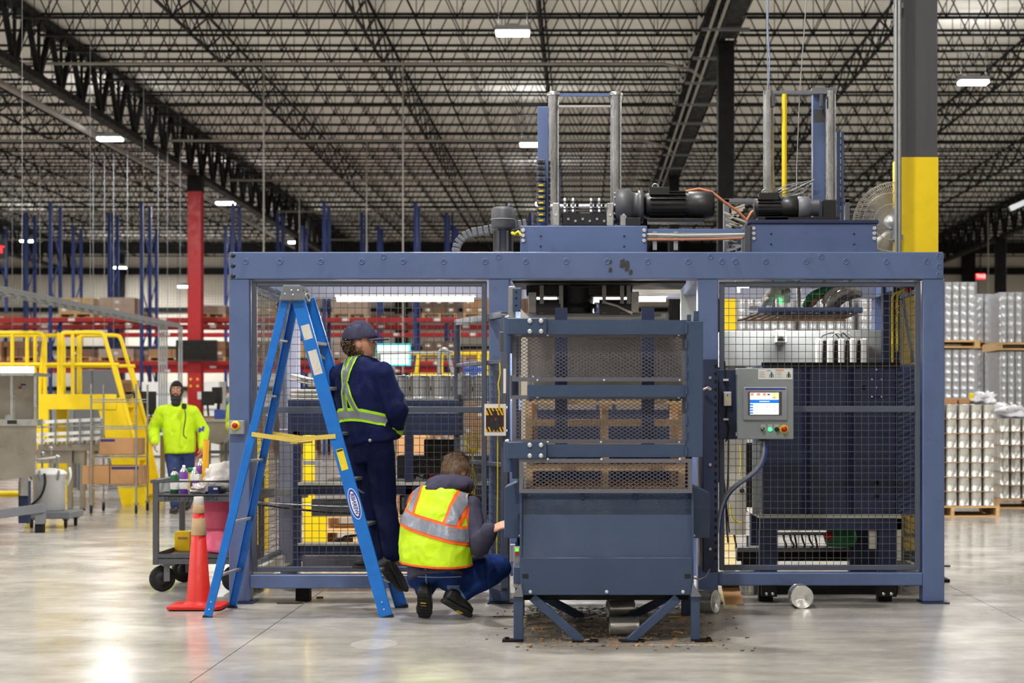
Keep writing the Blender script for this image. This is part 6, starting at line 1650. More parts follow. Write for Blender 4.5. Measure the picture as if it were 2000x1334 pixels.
MB().tube(cord, 0.008, 6).build('cord', M_BLKP, mo)
MB().obox(J['elL'].lerp(J['shL'],0.05) + Vector((0.0,-0.085,0)), (0.07,0.006,0.09), Matrix.Rotation(0.2,3,'Y')).build('sleeve_badge', mat('badge_blue', (50,60,150), 0.6), m3)

# ---------------------------------------------------------------- a further worker, mostly hidden behind the machine post
d4 = 26.0
fw4 = Vector((-0.8, -0.5, 0)).normalized(); lat4 = fw4.cross(Vector((0,0,1))).normalized()
cx4 = X(470, d4)
def q4(dx, dz, dy=0.0): return Vector((cx4+dx, d4+dy, dz))
J = {'pelvis': q4(0,0.95), 'waist': q4(-0.01,1.10), 'chest': q4(-0.03,1.26), 'upper': q4(-0.05,1.38), 'neck': q4(-0.07,1.44), 'head': q4(-0.11,1.57)}
J['shR'] = J['upper'] + lat4*0.18; J['shL'] = J['upper'] - lat4*0.18
J['elR'] = J['shR'] + Vector((-0.02,-0.05,-0.27)); J['wrR'] = J['elR'] + Vector((0.05,-0.22,0.02)); J['elL'] = J['shL'] + Vector((0.0,-0.02,-0.27)); J['wrL'] = J['elL'] + Vector((0.03,-0.22,0.02))
for s, k in (('R',1),('L',-1)):
    J['hip'+s] = J['pelvis'] + lat4*0.09*k; J['kn'+s] = J['hip'+s] + Vector((0,0,-0.43)); J['an'+s] = J['kn'+s] + Vector((0.02,0.03,-0.42))
HM = basis((-0.85,-0.5,-0.15))
m4, S, l0, l1 = figure('person', 'person in bright yellow top half hidden behind the left machine post', (cx4, d4, 0), J, fw4, fw4, HM,
    hands=((J['wrR'], (0.1,-1,-0.1), (0,0,-1), (1,0,0), 0.4), (J['wrL'], (0.1,-1,-0.1), (0,0,-1), (-1,0,0), 0.4)))
put('sweatshirt', top_garment(J, S, l0, l1, 0.045, (0.085, 0.075, 0.055), 0.03, None, wr=0.008, seed=31, vox=0.012), M_HIV, m4)
put('trousers', trousers(J, S, l0, l1, (0.10, 0.08, 0.066), 0.02, wr=0.006, seed=33, vox=0.012), MATS['blue_work_trousers'], m4)
for s in 'RL':
    a = J['an'+s]; shoe('shoe', Vector((a.x+0.05, a.y+0.03, 0.0)), Vector((a.x-0.18, a.y-0.11, 0.0)), (0,0,1), M_SHOE, M_SOLE, m4, a)
head_shell(J['head'], HM, 1.0, 0.012, lambda p: p.z > -0.06 + 0.6*max(0,p.y) and not (p.y > 0.05 and p.z < 0.05)).build('hair', M_BROWN, m4)
mk = head_shell(J['head'], HM, 1.0, 0.008, lambda p: p.y > 0.04 and p.z < -0.02 and p.z > -0.10).build('face_mask', mat('teal_mask', (110,170,160), 0.7), m4)
# ================================================================== PALLET RACKS AT THE BACK
def rack(D, n, x0, label, zt, levels, zb=0.0, pitch=2.75):
    t = thing('pallet_rack', label, 'rack', (x0 + pitch*n/2, D, 0), 'rows of blue and red pallet racking')
    for i in range(n+1):
        x = x0 + pitch*i
        for dy in (0, 1.02): MB().box(x-0.05, x+0.05, D+dy, D+dy+0.08, 0, zt).build('upright', M_RACKB, t)
        z = 0.3; k = 0; mb = MB()
        while z + 1.0 < zt:
            a, b = (D+0.06, D+1.04) if k % 2 else (D+1.04, D+0.06)
            mb.bar((x, a, z), (x, b, z+0.95), 0.035); z += 0.95; k += 1
        tag(mb.build('lacing', M_RACKB, t), kind='stuff')
    for lz in levels:
        for i in range(n):
            x = x0 + pitch*i
            for dy in (0.0, 1.06):
                b = MB().box(x+0.05, x+pitch-0.05, D+dy-0.01, D+dy+0.04, lz-0.12, lz).build('beam', M_RACKR, t)
                if dy == 0: MB().box(x+0.55, x+0.75, D-0.014, D-0.01, lz-0.105, lz-0.015).build('location_label', M_WHITE, b)
    return t
LV = (2.82, 4.13)
RX = -18.82
rack(53.5, 7, RX, 'nearest row of blue and red pallet racking behind the red column', 7.6, LV)
rack(58.0, 8, -21.0, 'middle row of pallet racking seen through the nearest row', 7.8, LV)
rack(64.0, 8, -23.9, 'farthest row of pallet racking before the end wall', 8.0, LV)
M_WRAP = mat('stretch_film', (226,230,236), 0.18, var=0.02, alpha=0.22)
CARDS = [mat('carton_brown_%d' % i, c, 0.85, var=0.12, vs=2) for i, c in enumerate(((150,112,80), (128,96,74), (172,132,92), (112,88,72), (190,160,120)))]
rnd = random.Random(17)
ORD = ('first','second','third','fourth','fifth','sixth','seventh','eighth','ninth','tenth','eleventh','twelfth','thirteenth','fourteenth','fifteenth','sixteenth')
def load(x, y, z, label, rows, m, wrap, h=0.24, w=1.05, dp=0.95, grp='pallet loads on the racks', nx=3):
    t = thing('pallet_load', label, 'pallet load', (x, y, z), grp)
    MB().box(x-w/2, x+w/2, y, y+dp, z+0.11, z+0.13).box(x-w/2, x+w/2, y, y+dp, z, z+0.015).box(x-w/2, x-w/2+0.08, y, y+dp, z+0.015, z+0.11).box(x-0.04, x+0.04, y, y+dp, z+0.015, z+0.11).box(x+w/2-0.08, x+w/2, y, y+dp, z+0.015, z+0.11).build('pallet', M_WOOD, t)
    for r in range(rows):
        for c in range(nx):
            a = x - w/2 + w*c/nx; jy = rnd.uniform(0, 0.04)
            o = MB().box(a+0.006, a+w/nx-0.006, y+jy, y+dp-jy, z+0.13+r*h, z+0.13+(r+1)*h-0.006).build('carton', m, t)
            if rnd.random() < 0.5: MB().box(a+w/nx*0.3, a+w/nx*0.65, y+jy-0.004, y+jy, z+0.13+r*h+0.07, z+0.13+r*h+0.15).build('carton_label', M_WHITE, o)
    if wrap: MB().box(x-w/2-0.01, x+w/2+0.01, y-0.012, y+dp+0.01, z+0.14, z+0.14+rows*h).build('film_wrap', M_WRAP, t)
    return t
for lv, z, nm, span in ((0, 0.0, 'floor', (0,13)), (1, 2.82, 'lower beam', (0,13)), (2, 4.13, 'upper beam', (0,13))):
    for i in range(span[0], span[1]+1):
        if lv == 2 and i in (0, 1, 4, 9): continue
        bx = RX + 2.75*(i//2) + (0.72 if i % 2 == 0 else 1.97)
        rows = rnd.choice((1,2,2)) if lv == 2 else (rnd.choice((1,2)) if lv == 1 else rnd.choice((4,5,6)))
        wr = (i % 5 == 3) or (lv == 2 and i == 5)
        load(bx + rnd.uniform(-.03,.03), 53.58, z, 'carton pallet load at %s level of the nearest rack, %s from the left' % (nm, ORD[i]), rows, rnd.choice(CARDS), wr)
for i in range(7):
    bx = -21.0 + 2.75*i + rnd.choice((0.72, 1.97))
    load(bx, 58.08, 4.13, 'carton load on the middle rack upper beams, %s from the left' % ORD[i], 1, rnd.choice(CARDS), False)
    load(bx - 0.1 if i else bx, 58.08, 2.82, 'carton load on the middle rack lower beams, %s from the left' % ORD[i], 1, rnd.choice(CARDS), i % 3 == 0)
for i in range(8):
    bx = -23.9 + 2.75*i + 1.37
    load(bx, 64.08, 2.82, 'wide carton load on the farthest rack, %s from the left' % ORD[i], 1, rnd.choice(CARDS), False, w=2.1, nx=4)
# wire back guard of the racks
mg = thing('rack_guard', 'tall wire mesh guard hung behind the pallet racks', 'mesh guard', (-14, 66.0, 4.2))
mb = MB()
for k in range(230): x = -27 + k*0.11; mb.box(x-0.003, x+0.003, 66.0, 66.01, 4.2, 8.6)
for k in range(42): mb.box(-27, -1.7, 66.01, 66.02, 4.2+k*0.105-0.0025, 4.2+k*0.105+0.0025)
tag(mb.build('mesh_wires', M_BLACK, mg), kind='stuff')
for k in range(9): MB().box(-27+k*3.16-0.03, -27+k*3.16+0.03, 66.02, 66.08, 0, 8.7).build('guard_post', M_RACKB, mg)

# ================================================================== CABLE TRAY, DROPS, TELEVISION
ct = thing('cable_tray', 'grey overhead cable tray running back towards the red column', 'cable tray', (-8.1, 28, 3.0))
for xx in (-8.25, -7.95): MB().box(xx-0.012, xx+0.012, 20, 35, 2.97, 3.05).build('tray_side', M_GALV, ct)
for i in range(30): MB().box(-8.25, -7.95, 20.2+i*0.5, 20.24+i*0.5, 2.975, 2.99).build('tray_rung', M_GALV, ct)
MB().tube([(-8.12,20,3.02),(-8.12,35,3.02)], 0.03, 6).build('tray_cable', M_DKGREY, ct)
MB().tube([(-8.02,20,3.01),(-8.02,35,3.01)], 0.02, 6).build('tray_cable', M_GREY, ct)
for i in range(4):
    yy = 22.5+i*3.6
    for xx in (-8.25,): MB().box(xx-0.003, xx+0.003, yy, yy+0.006, 3.05, 9.66).build('hanger_rod', M_GALV, ct)
for i in range(6):
    px = 311 + i*4.3 + (20 if i > 3 else 0)
    o = MB().cyl((X(px,35),35.0+0.02*i,0.9), (X(px,35),35.0+0.02*i,3.0), 0.018, n=8).build('conduit_drop', M_LGREY, ct)
tvb = thing('television', 'black flat television hanging in front of the red column', 'television', P(384, 706, 51.6))
PB(343, 424, 664, 706, 51.6, 51.68).build('screen_body', M_BLKP, tvb, 0.01)
PB(345, 422, 666, 703, 51.59, 51.6).build('screen_glass', mat('dark_screen_glass', (8,8,10), 0.15), tvb)
PB(375, 392, 676, 696, 51.68, 52.0).build('wall_bracket', M_BLACK, tvb)
for px, ptop, d, lb in ((515,128,37.8,'thin pipe drop on the left, just inside the blue frame corner'), (787,128,37.9,'tall thin pipe drop behind the middle of the left bay'), (585,200,57.1,'short thin pipe drop between the two taller ones'), (716,215,48.7,'faint pipe drop right of the tall one'), (1930,355,66,'thin pipe drop at the far right of the hall')):
    tag(MB().cyl((X(px,d), d, 0.0), (X(px,d), d, 8.7), 0.018, n=6).build('drop_pipe', M_PIPE), lb, 'pipe', 'pipe drops from the roof')
for i, px in enumerate((24, 78, 182, 204, 222, 249, 309, 327, 352)):
    d = 46.8
    tag(MB().box(X(px,d)-0.005, X(px,d)+0.005, d-0.005, d+0.005, 2.5, 9.66).build('hanging_rod', M_GREY), 'thin hanging rod among the racks, %s from the picture edge' % ORD[i], 'rod', 'thin rods hanging from the roof')
led = thing('led_sign', 'red led sign cut off by the left picture edge', 'sign', P(-10, 500, 40))
PB(-60, 9, 470, 505, 40, 40.1).build('sign_case', M_BLKP, led)
for a, b, c, d_ in ((0,4,480,494),(-8,-4,480,494),(5,8,481,483)): PB(a, b, c, d_, 39.98, 40).build('red_digit', lit('led_red', (255,30,40), 3.0), led)
PB(-40, -36, 300, 470, 40.04, 40.06).build('sign_hanger', M_BLACK, led)

# ================================================================== YELLOW CROSSOVER PLATFORM
yp = thing('crossover_platform', 'yellow crossover platform with guard rails and steep stair on the left', 'platform', (X(150,25), 25.4, 0))
d5 = 25.0; d6 = 25.9
def ytube(pts, r=0.03, nm='guard_rail'): MB().tube(pts, r, 10).build(nm, M_YEL, yp)
zdk = Z(770,d5); ztp = Z(650,d5); zmd = Z(712,d5)
MB().box(X(-60,d5), X(228,d5), d5-0.03, d5+0.03, Z(800,d5), zdk).build('deck_beam', M_YEL, yp, 0.004)
MB().box(X(-60,d5), X(228,d5), d6-0.03, d6+0.03, Z(800,d5), zdk).build('deck_beam', M_YEL, yp, 0.004)
MB().box(X(-60,d5), X(228,d5), d5, d6, zdk-0.03, zdk).build('deck_plate', M_GREY, yp)
for dd in (d5, d6):
    xb = X(205,d5); xe = X(240,d5)
    MB().prism([(X(193,d5),Z(801,d5)),(X(238,d5),Z(985,d5)+0.0),(X(238,d5)+0.01,0.0),(X(238,d5)+0.38,0.0),(X(243,d5),zdk)], 'y', dd-0.012, dd+0.012).build('stair_stringer', M_YEL, yp)
    ytube(smooth_path([Vector((X(121,d5),dd,zdk)), Vector((X(121,d5),dd,ztp-0.1)), Vector((X(126,d5),dd,ztp-0.01)), Vector((X(140,d5),dd,ztp)), Vector((X(192,d5),dd,ztp)), Vector((X(203,d5),dd,ztp-0.05)), Vector((X(212,d5),dd,ztp-0.25)), Vector((X(262,d5),dd,0.95))], 4))
    ytube([(X(88,d5),dd,zdk),(X(88,d5),dd,ztp-0.1),(X(82,d5),dd,ztp-0.02),(X(72,d5),dd,ztp),(X(-60,d5),dd,ztp)])
    ytube([(X(-60,d5),dd,zmd),(X(232,d5),dd,zmd)])
    for px in ((24, 53, 115, 142) if dd == d5 else (30, 118)): ytube([(X(px,d5),dd,zdk),(X(px,d5),dd,ztp)], 0.028, 'guard_post')
    ytube([(X(224,d5),dd,zmd+0.02),(X(250,d5),dd,zdk-0.3)], 0.026)
    MB().box(X(74,d5), X(96,d5), dd-0.04, dd+0.04, 0, Z(800,d5)).build('leg', M_YEL, yp, 0.004)
for i in range(6):
    f = (i+0.6)/6.2; xx = X(215,d5) + (X(262,d5)-X(215,d5))*f; zz = zdk*(1-f)
    MB().box(xx-0.09, xx+0.09, d5, d6, zz-0.03, zz).build('tread', M_YEL, yp)
ytube([Vector((X(88,d5),d5,ztp-0.05)), Vector((X(80,d5),d5,Z(735,d5))), Vector((X(72,d5),d5,Z(850,d5)))], 0.035)

# ================================================================== STAINLESS WASHER AT THE LEFT EDGE
d7 = 19.6
ws = thing('stainless_hood', 'stainless steel tank with open lit hood at the left edge', 'machine', (X(20,d7), 20, 0))
tv_ = [(X(-120,d7),Z(960,d7)),(X(68,d7),Z(928,d7)),(X(72,d7),Z(825,d7)),(X(-120,d7),Z(825,d7))]
MB().add([(a,d7,b) for a,b in tv_] + [(a-0.3,d7+0.8,b) for a,b in tv_], [(0,1,2,3),(7,6,5,4),(0,4,5,1),(1,5,6,2),(2,6,7,3),(3,7,4,0)]).build('tank', M_STAIN, ws)
PB(-120, 74, 819, 832, d7-0.04, d7+0.1).build('tank_rim', M_STEEL, ws, 0.004)
PB(14, 32, 821, 828, d7-0.05, d7-0.04).build('rim_latch', M_BLKP, ws)
PB(-120, 72, 732, 825, d7+0.6, d7+0.66).build('back_sheet', M_STAIN, ws)
PB(-120, 66, 728, 734, d7-0.02, d7+0.6).build('hood_top', M_STEEL, ws)
for px in (20, 66): PB(px, px+5, 734, 820, d7+0.02, d7+0.06).build('hood_post', M_STEEL, ws)
MB().cyl(P(27,770,d7+0.3), P(27,820,d7+0.3), 0.018, n=10).build('standpipe', M_STEEL, ws)
MB().lathe([(0.05,0),(0.04,0.05),(0.0001,0.06)], P(18, 820, d7+0.3), 16).build('float', M_LGREY, ws)
PB(36, 40, 755, 759, d7+0.58, d7+0.6).build('red_tag', M_RED, ws); PB(40, 48, 750, 753, d7+0.58, d7+0.6).build('blue_tag', MATS['blue_cable'], ws)
tl = PB(-60, 60, 716, 728, d7+0.3, d7+0.42).build('strip_lamp', mat('strip_lamp_glow', (255,255,255), 0.5, emit=(255,250,236), es=9.0), ws)
PB(36, 55, 940, 1022, d7+0.4, d7+0.5).build('leg', M_DKBLUE, ws); MB().cyl(P(46,930,d7+0.35), P(46,968,d7+0.35), 0.05, n=14).build('drain_pipe', M_STEEL, ws)
MB().bar(P(-60,1012,d7), P(86,992,d7), 0.09, 0.10).build('base_beam', M_GREY, ws, 0.004)
PB(68, 84, 998, 1024, d7-0.02, d7+0.1).build('foot', M_GREY, ws, 0.004)
MB().box(X(68,d7), X(84,d7), d7, d7+0.08, 0, 0.12).build('foot_stub', M_BLACK, ws)
MB().box(X(-60,d7), X(-50,d7), d7+0.3, d7+0.5, 0, 0.6).build('leg', M_GREY, ws)
bu = thing('yellow_floor_bar', 'low yellow guard bar under the stainless tank', 'guard rail', (X(20,21), 21, 0))
MB().tube([(X(-60,21),21,Z(965,21)),(X(58,21),21,Z(965,21))], 0.04, 10).build('bar', M_YEL, bu)
for px in (-30, 55): MB().cyl((X(px,21),21,0), (X(px,21),21,Z(965,21)), 0.035, n=10).build('bar_post', M_YEL, bu)

# ================================================================== WHITE PRESSURE POT ON A DOLLY
d8 = 20.6
dl = thing('pail_dolly', 'grey four-wheeled dolly carrying the white pot', 'dolly', (X(98,d8), d8, 0))
MB().box(X(60,d8), X(150,d8), d8-0.28, d8+0.28, 0.11, 0.19).build('platform', M_GREY, dl, 0.01)
MB().box(X(44,d8), X(62,d8), d8-0.1, d8+0.0, 0.12, 0.2).build('tow_eye', M_GREY, dl)
for px in (72, 138):
    for dy in (-0.2, 0.2):
        c = MB().lathe([(0.02,0),(0.05,0.003),(0.055,0.012),(0.055,0.028),(0.05,0.036),(0.02,0.04)], (X(px,d8)-0.02, d8+dy, 0.055), 18, (1,0.3,0)).build('caster_wheel', M_RUB, dl)
        MB().box(X(px,d8)-0.03, X(px,d8)+0.03, d8+dy-0.02, d8+dy+0.03, 0.085, 0.115).build('caster_fork', M_GALV, c)
pot = thing('pressure_pot', 'white lidded pressure pot standing on the dolly', 'pot', (X(96,d8), d8, 0.19))
pc = (X(96,d8), d8, 0.19)
MB().lathe([(0.165,0),(0.18,0.01),(0.185,0.40),(0.19,0.405),(0.19,0.425)], pc, 36).build('pot_body', mat('pale_grey_enamel', (206,206,206), 0.35, var=0.05), pot)
MB().lathe([(0.20,0.42),(0.20,0.44),(0.16,0.47),(0.08,0.49),(0.0001,0.495)], pc, 36).build('lid', M_WHITE, pot)
for k in range(6):
    a = k*PI/3 + 0.3; q = Vector(pc) + Vector((0.19*math.cos(a), 0.19*math.sin(a), 0.36))
    MB().tube([q, q + Vector((0.03*math.cos(a),0.03*math.sin(a),0.05)), q + Vector((0.02*math.cos(a),0.02*math.sin(a),0.11))], 0.014, 6).build('clamp', M_LGREY, pot)
MB().tube(smooth_path([Vector(pc)+Vector((0.22,-0.05,0.3)), Vector(pc)+Vector((0.27,-0.08,0.4)), Vector(pc)+Vector((0.25,-0.05,0.5))]), 0.016, 6).build('handle', M_WHITE, pot)
for dx, h in ((-0.08,0.66),(0.02,0.72),(0.1,0.62)):
    MB().cyl(Vector(pc)+Vector((dx,0,0.47)), Vector(pc)+Vector((dx,0,h)), 0.014, n=8).ball(Vector(pc)+Vector((dx,0,h)), 0.03, 10, 8).build('valve', M_STEEL, pot)
MB().tube(smooth_path([Vector(pc)+Vector((0.1,0,0.62)), Vector(pc)+Vector((-0.05,-0.1,0.6)), Vector(pc)+Vector((-0.2,-0.1,0.58))]), 0.014, 6).build('pale_hose', M_BEIGE, pot)
MB().tube(smooth_path([P(87,925,d8-0.2), P(88,945,d8-0.22), P(80,968,d8-0.22), P(62,985,d8-0.2), P(40,992,d8-0.2)]), 0.014, 6).build('black_hose', M_RUB, pot)

# ================================================================== FILLING CONVEYOR
d9 = 24.0
fc_ = thing('filling_conveyor', 'stainless conveyor with white guide rails under the yellow platform', 'conveyor', (X(135,d9), d9, 0))
MB().box(X(74,d9), X(205,d9), d9, d9+0.35, Z(880,d9), Z(868,d9)).build('bed', M_STAIN, fc_)
for yy, m in ((822,M_WHITE), (832,M_STEEL), (846,M_WHITE), (858,M_WHITE)):
    MB().bar(P(72,yy+3,d9-0.02), P(202,yy-3,d9-0.02), 0.03, 0.045 if m is M_WHITE else 0.02).build('guide_rail', m, fc_)
for px in (82, 108, 132, 156, 180, 198): MB().cyl(P(px,818,d9-0.06), P(px,872,d9-0.06), 0.012, n=8).build('rail_stanchion', M_STEEL, fc_)
PB(72, 165, 878, 905, d9+0.1, d9+0.15).build('drip_panel', M_STAIN, fc_)
for px in (134, 158, 176): MB().box(X(px,d9)-0.03, X(px,d9)+0.03, d9+0.05, d9+0.11, 0.02, Z(878,d9)).build('leg', M_STAIN, fc_)
for px in (134, 158): MB().lathe([(0.05,0),(0.05,0.008),(0.015,0.02),(0.015,0.05)], (X(px,d9), d9+0.08, 0), 12).build('levelling_foot', M_BLKP, fc_)
for k in range(14):
    px = 80 + k*9; MB().lathe([(0.022,0),(0.022,0.07),(0.012,0.085),(0.012,0.1)], P(px, 868, d9+0.12), 10).build('nozzle', M_STEEL if k % 3 else M_WHITE, fc_)

# ================================================================== WIRE SHELF TROLLEY WITH CARTONS
dw = 23.2; dw2 = 23.8
wsx0, wsx1 = X(178,dw), X(266,dw)
wt_ = thing('wire_shelf_trolley', 'chrome wire shelf trolley on casters in front of the yellow stair', 'trolley', ((wsx0+wsx1)/2, 23.5, 0))
for x in (wsx0, wsx1):
    for y in (dw, dw2):
        MB().cyl((x,y,0.14), (x,y,Z(750,dw)), 0.0135, n=10).build('post', M_STEEL, wt_)
        c = MB().lathe([(0.02,0),(0.055,0.003),(0.06,0.01),(0.06,0.026),(0.055,0.034),(0.02,0.038)], (x-0.02,y,0.062), 18, (1,0.2,0)).build('caster_wheel', M_RUB, wt_)
        MB().box(x-0.028,x+0.028,y-0.02,y+0.03,0.115,0.14).build('caster_fork', M_GALV, c)
def wshelf(z):
    mb = MB()
    for y in (dw, dw2): mb.cyl((wsx0,y,z), (wsx1,y,z), 0.006, n=6).cyl((wsx0,y,z-0.035), (wsx1,y,z-0.035), 0.006, n=6)
    for x in (wsx0, wsx1): mb.cyl((x,dw,z), (x,dw2,z), 0.006, n=6).cyl((x,dw,z-0.035), (x,dw2,z-0.035), 0.006, n=6)
    n = 16
    for i in range(n):
        x = wsx0 + (wsx1-wsx0)*(i+0.5)/n; mb.box(x-0.003, x+0.003, dw, dw2, z-0.003, z+0.003)
        mb.bar((x-0.018,dw,z-0.035), (x+0.018,dw,z), 0.005)
    mb.build('wire_shelf', M_STEEL, wt_)
SZ = [Z(780,dw), Z(833,dw), Z(889,dw), Z(947,dw)]
for z in SZ: wshelf(z)
def carton(x0, x1, y0, y1, z0, z1, label, m, stripe=None):
    t = thing('cardboard_carton', label, 'carton', ((x0+x1)/2, (y0+y1)/2, z0), 'cartons on the wire trolley')
    MB().box(x0, x1, y0, y1, z0, z1).build('box', m, t, 0.004)
    MB().box((x0+x1)/2-0.03, (x0+x1)/2+0.03, y0-0.001, y0, z0+0.001, z1).build('tape', M_CARD, t)
    if stripe: MB().box(x0+(x1-x0)*stripe[0], x0+(x1-x0)*stripe[1], y0-0.002, y0-0.001, z1-0.045, z1-0.012).build('printed_band', MATS['navy_print'], t)
    return t
zs = SZ[2]+0.006
carton(X(193,dw), X(265,dw), dw+0.03, dw2-0.1, zs, Z(856,dw), 'brown carton alone on the middle wire shelf', M_CARD, (0.03, 0.42))
zs = SZ[3]+0.006
carton(X(160,dw), X(212,dw), dw+0.02, dw2-0.1, zs, Z(910,dw), 'plain brown carton on the bottom wire shelf, left one', M_CARD)
carton(X(214,dw), X(273,dw), dw+0.02, dw2-0.1, zs, Z(910,dw), 'brown carton with blue band on the bottom wire shelf, right one', M_CARD, (0.05, 0.95))

# ================================================================== OTHER PLANT IN THE LEFT BACKGROUND
def crate(name, label, cat, x0, x1, y0, y1, d, dp, m, det=None, grp=None, ground=True):
    t = thing(name, label, cat, (X((x0+x1)/2,d), d+dp/2, 0), grp)
    PB(x0, x1, y0, y1, d, d+dp).build('body', m, t, 0.01)
    if ground and Z(y1,d) > 0.05:
        for a in (x0+2, x1-6): MB().box(X(a,d), X(a+4,d), d+0.05, d+dp-0.05, 0, Z(y1,d)).build('leg', M_GREY, t)
    if det: det(t)
    return t
def doors(n, x0, x1, y0, y1, d, m, knob=M_STEEL):
    def f(t):
        for i in range(n):
            a = x0+(x1-x0)*i/n+1; b = x0+(x1-x0)*(i+1)/n-1
            o = PB(a, b, y0+2, y1-2, d-0.02, d).build('door', m, t); PB(b-4, b-2, (y0+y1)/2-3, (y0+y1)/2+3, d-0.04, d-0.02).build('handle', knob, o)
    return f
crate('steel_cabinet', 'grey two-door steel cabinet behind the yellow platform rails', 'cabinet', 146, 215, 722, 860, 30, 0.6, M_GREY, doors(2,146,215,722,860,30,M_GREY))
crate('steel_cabinet', 'low grey cabinet behind the platform leg', 'cabinet', 100, 145, 795, 860, 31, 0.5, M_GREY, doors(1,100,145,795,860,31,M_LGREY))
crate('pallet_tote', 'white plastic tote standing behind the walking man, left of him', 'tote', 277, 336, 746, 890, 50.4, 1.0, M_WHITE, lambda t: [PB(277, 336, 768+k*30, 770+k*30, 50.37, 50.4).build('rib', M_LGREY, t) for k in range(3)])
crate('pallet_tote', 'white plastic tote standing just right of the red column foot', 'tote', 398, 428, 745, 890, 50.6, 1.0, M_WHITE, lambda t: [PB(398, 428, 768+k*30, 770+k*30, 50.57, 50.6).build('rib', M_LGREY, t) for k in range(3)])
for i, (a, b, c, e) in enumerate(((218,243,770,800),(245,272,765,800),(222,258,742,770))):
    t = thing('stacked_carton', ('brown carton at the base of the pile beside the grey cabinet, left one','brown carton at the base of the pile beside the grey cabinet, right one','brown carton on top of the pile beside the grey cabinet')[i], 'carton', (X((a+b)/2,31), 31, Z(e,31)), 'cartons piled beside the grey cabinet')
    PB(a, b, c, e, 31, 31.5).build('box', CARDS[i], t, 0.005); PB(a+8, a+14, c+5, c+11, 30.995, 31).build('label', M_WHITE, t)
tb = thing('work_table', 'steel work table holding the carton pile in the background', 'table', (X(245,31), 31.2, 0))
PB(214, 282, 800, 804, 30.9, 31.7).build('table_top', M_STAIN, tb)
for px in (216, 278):
    for y in (30.95, 31.6): MB().box(X(px,31)-0.02, X(px,31)+0.02, y, y+0.04, 0, Z(804,30.9)).build('leg', M_STAIN, tb)
def monitor(px, py, d, w, h, label, tilt, base):
    t = thing('computer_monitor', label, 'monitor', (X(px,d), d, base))
    c = P(px, py, d); M = Matrix.Rotation(tilt, 3, 'Z')
    MB().obox(c, (w, 0.04, h), M).build('screen', M_BLKP, t, 0.006); MB().obox(c + M @ Vector((0,0.04,0)), (w*0.6, 0.05, h*0.6), M).build('rear_shell', M_DKGREY, t, 0.006)
    MB().bar(c + M @ Vector((0,0.05,0)), (c.x, d+0.05, base+0.02), 0.05, 0.03).build('stand', M_BLKP, t); MB().box(c.x-0.12, c.x+0.12, d-0.05, d+0.15, base, base+0.015).build('foot', M_BLKP, t)
    return t
dsk = thing('desk', 'pale work desk with monitors behind the walking man', 'desk', (X(345,27.5), 27.6, 0))
zd = Z(815,27.3)
MB().box(X(268,27.3), X(445,27.3), 27.3, 28.0, zd-0.03, zd).build('desk_top', M_CARD, dsk)
for px in (272, 345, 440):
    for y in (27.35, 27.9): MB().box(X(px,27.3)-0.025, X(px,27.3)+0.025, y, y+0.05, 0, zd-0.03).build('leg', M_GREY, dsk)
monitor(283, 787, 27.5, 0.45, 0.36, 'tilted grey computer monitor on the desk, left of the walking man', 1.0, zd)
monitor(406, 778, 27.6, 0.20, 0.22, 'dark computer monitor on the desk, right of the walking man', 0.5, zd)
monitor(424, 772, 27.8, 0.2, 0.26, 'narrow dark monitor on a thin arm near the machine post', -0.6, zd)
MB_ = thing('parts_hopper', 'stainless sloping hopper on legs right of the walking man', 'hopper', (X(425,26.6), 26.6, 0))
dh_ = 26.6
MB().prism([(X(392,dh_),Z(822,dh_)),(X(448,dh_),Z(822,dh_)),(X(448,dh_),Z(850,dh_)),(X(425,dh_),Z(868,dh_)),(X(400,dh_),Z(862,dh_))], 'y', dh_, dh_+0.5).build('bowl', M_STAIN, MB_)
PB(390, 450, 818, 824, dh_-0.03, dh_+0.53).build('rim', M_STEEL, MB_)
for px in (402, 428, 446): MB().box(X(px,dh_)-0.025, X(px,dh_)+0.025, dh_+0.2, dh_+0.25, 0, Z(850,dh_)).build('leg', M_STAIN, MB_)
PB(395, 450, 880, 886, dh_+0.1, dh_+0.3).build('cross_bar', M_DKGREY, MB_)
PB(418, 436, 800, 818, dh_+0.0, dh_+0.2).build('blue_box', MATS['blue_cable'], MB_, 0.01)
sp = thing('tilted_conveyor', 'small dark tilted conveyor left of the walking man', 'conveyor', (X(290,26), 26.4, 0))
MB().bar(P(276,870,26.4), P(312,838,26.4), 0.25, 0.05).build('belt', M_DKGREY, sp)
for px, py in ((280,868),(305,850)): MB().box(X(px,26)-0.03, X(px,26)+0.03, 26.37, 26.43, 0, Z(py,26.4)).build('leg', M_STAIN, sp)
MB().lathe([(0.04,0),(0.04,0.008),(0.015,0.02)], (X(280,26),26.4,0), 12).build('foot', M_BLKP, sp)
MB().lathe([(0.03,0),(0.05,0.03),(0.05,0.1),(0.03,0.14)], P(302,868,26.4), 14).build('yellow_lubricator', M_YEL, sp)
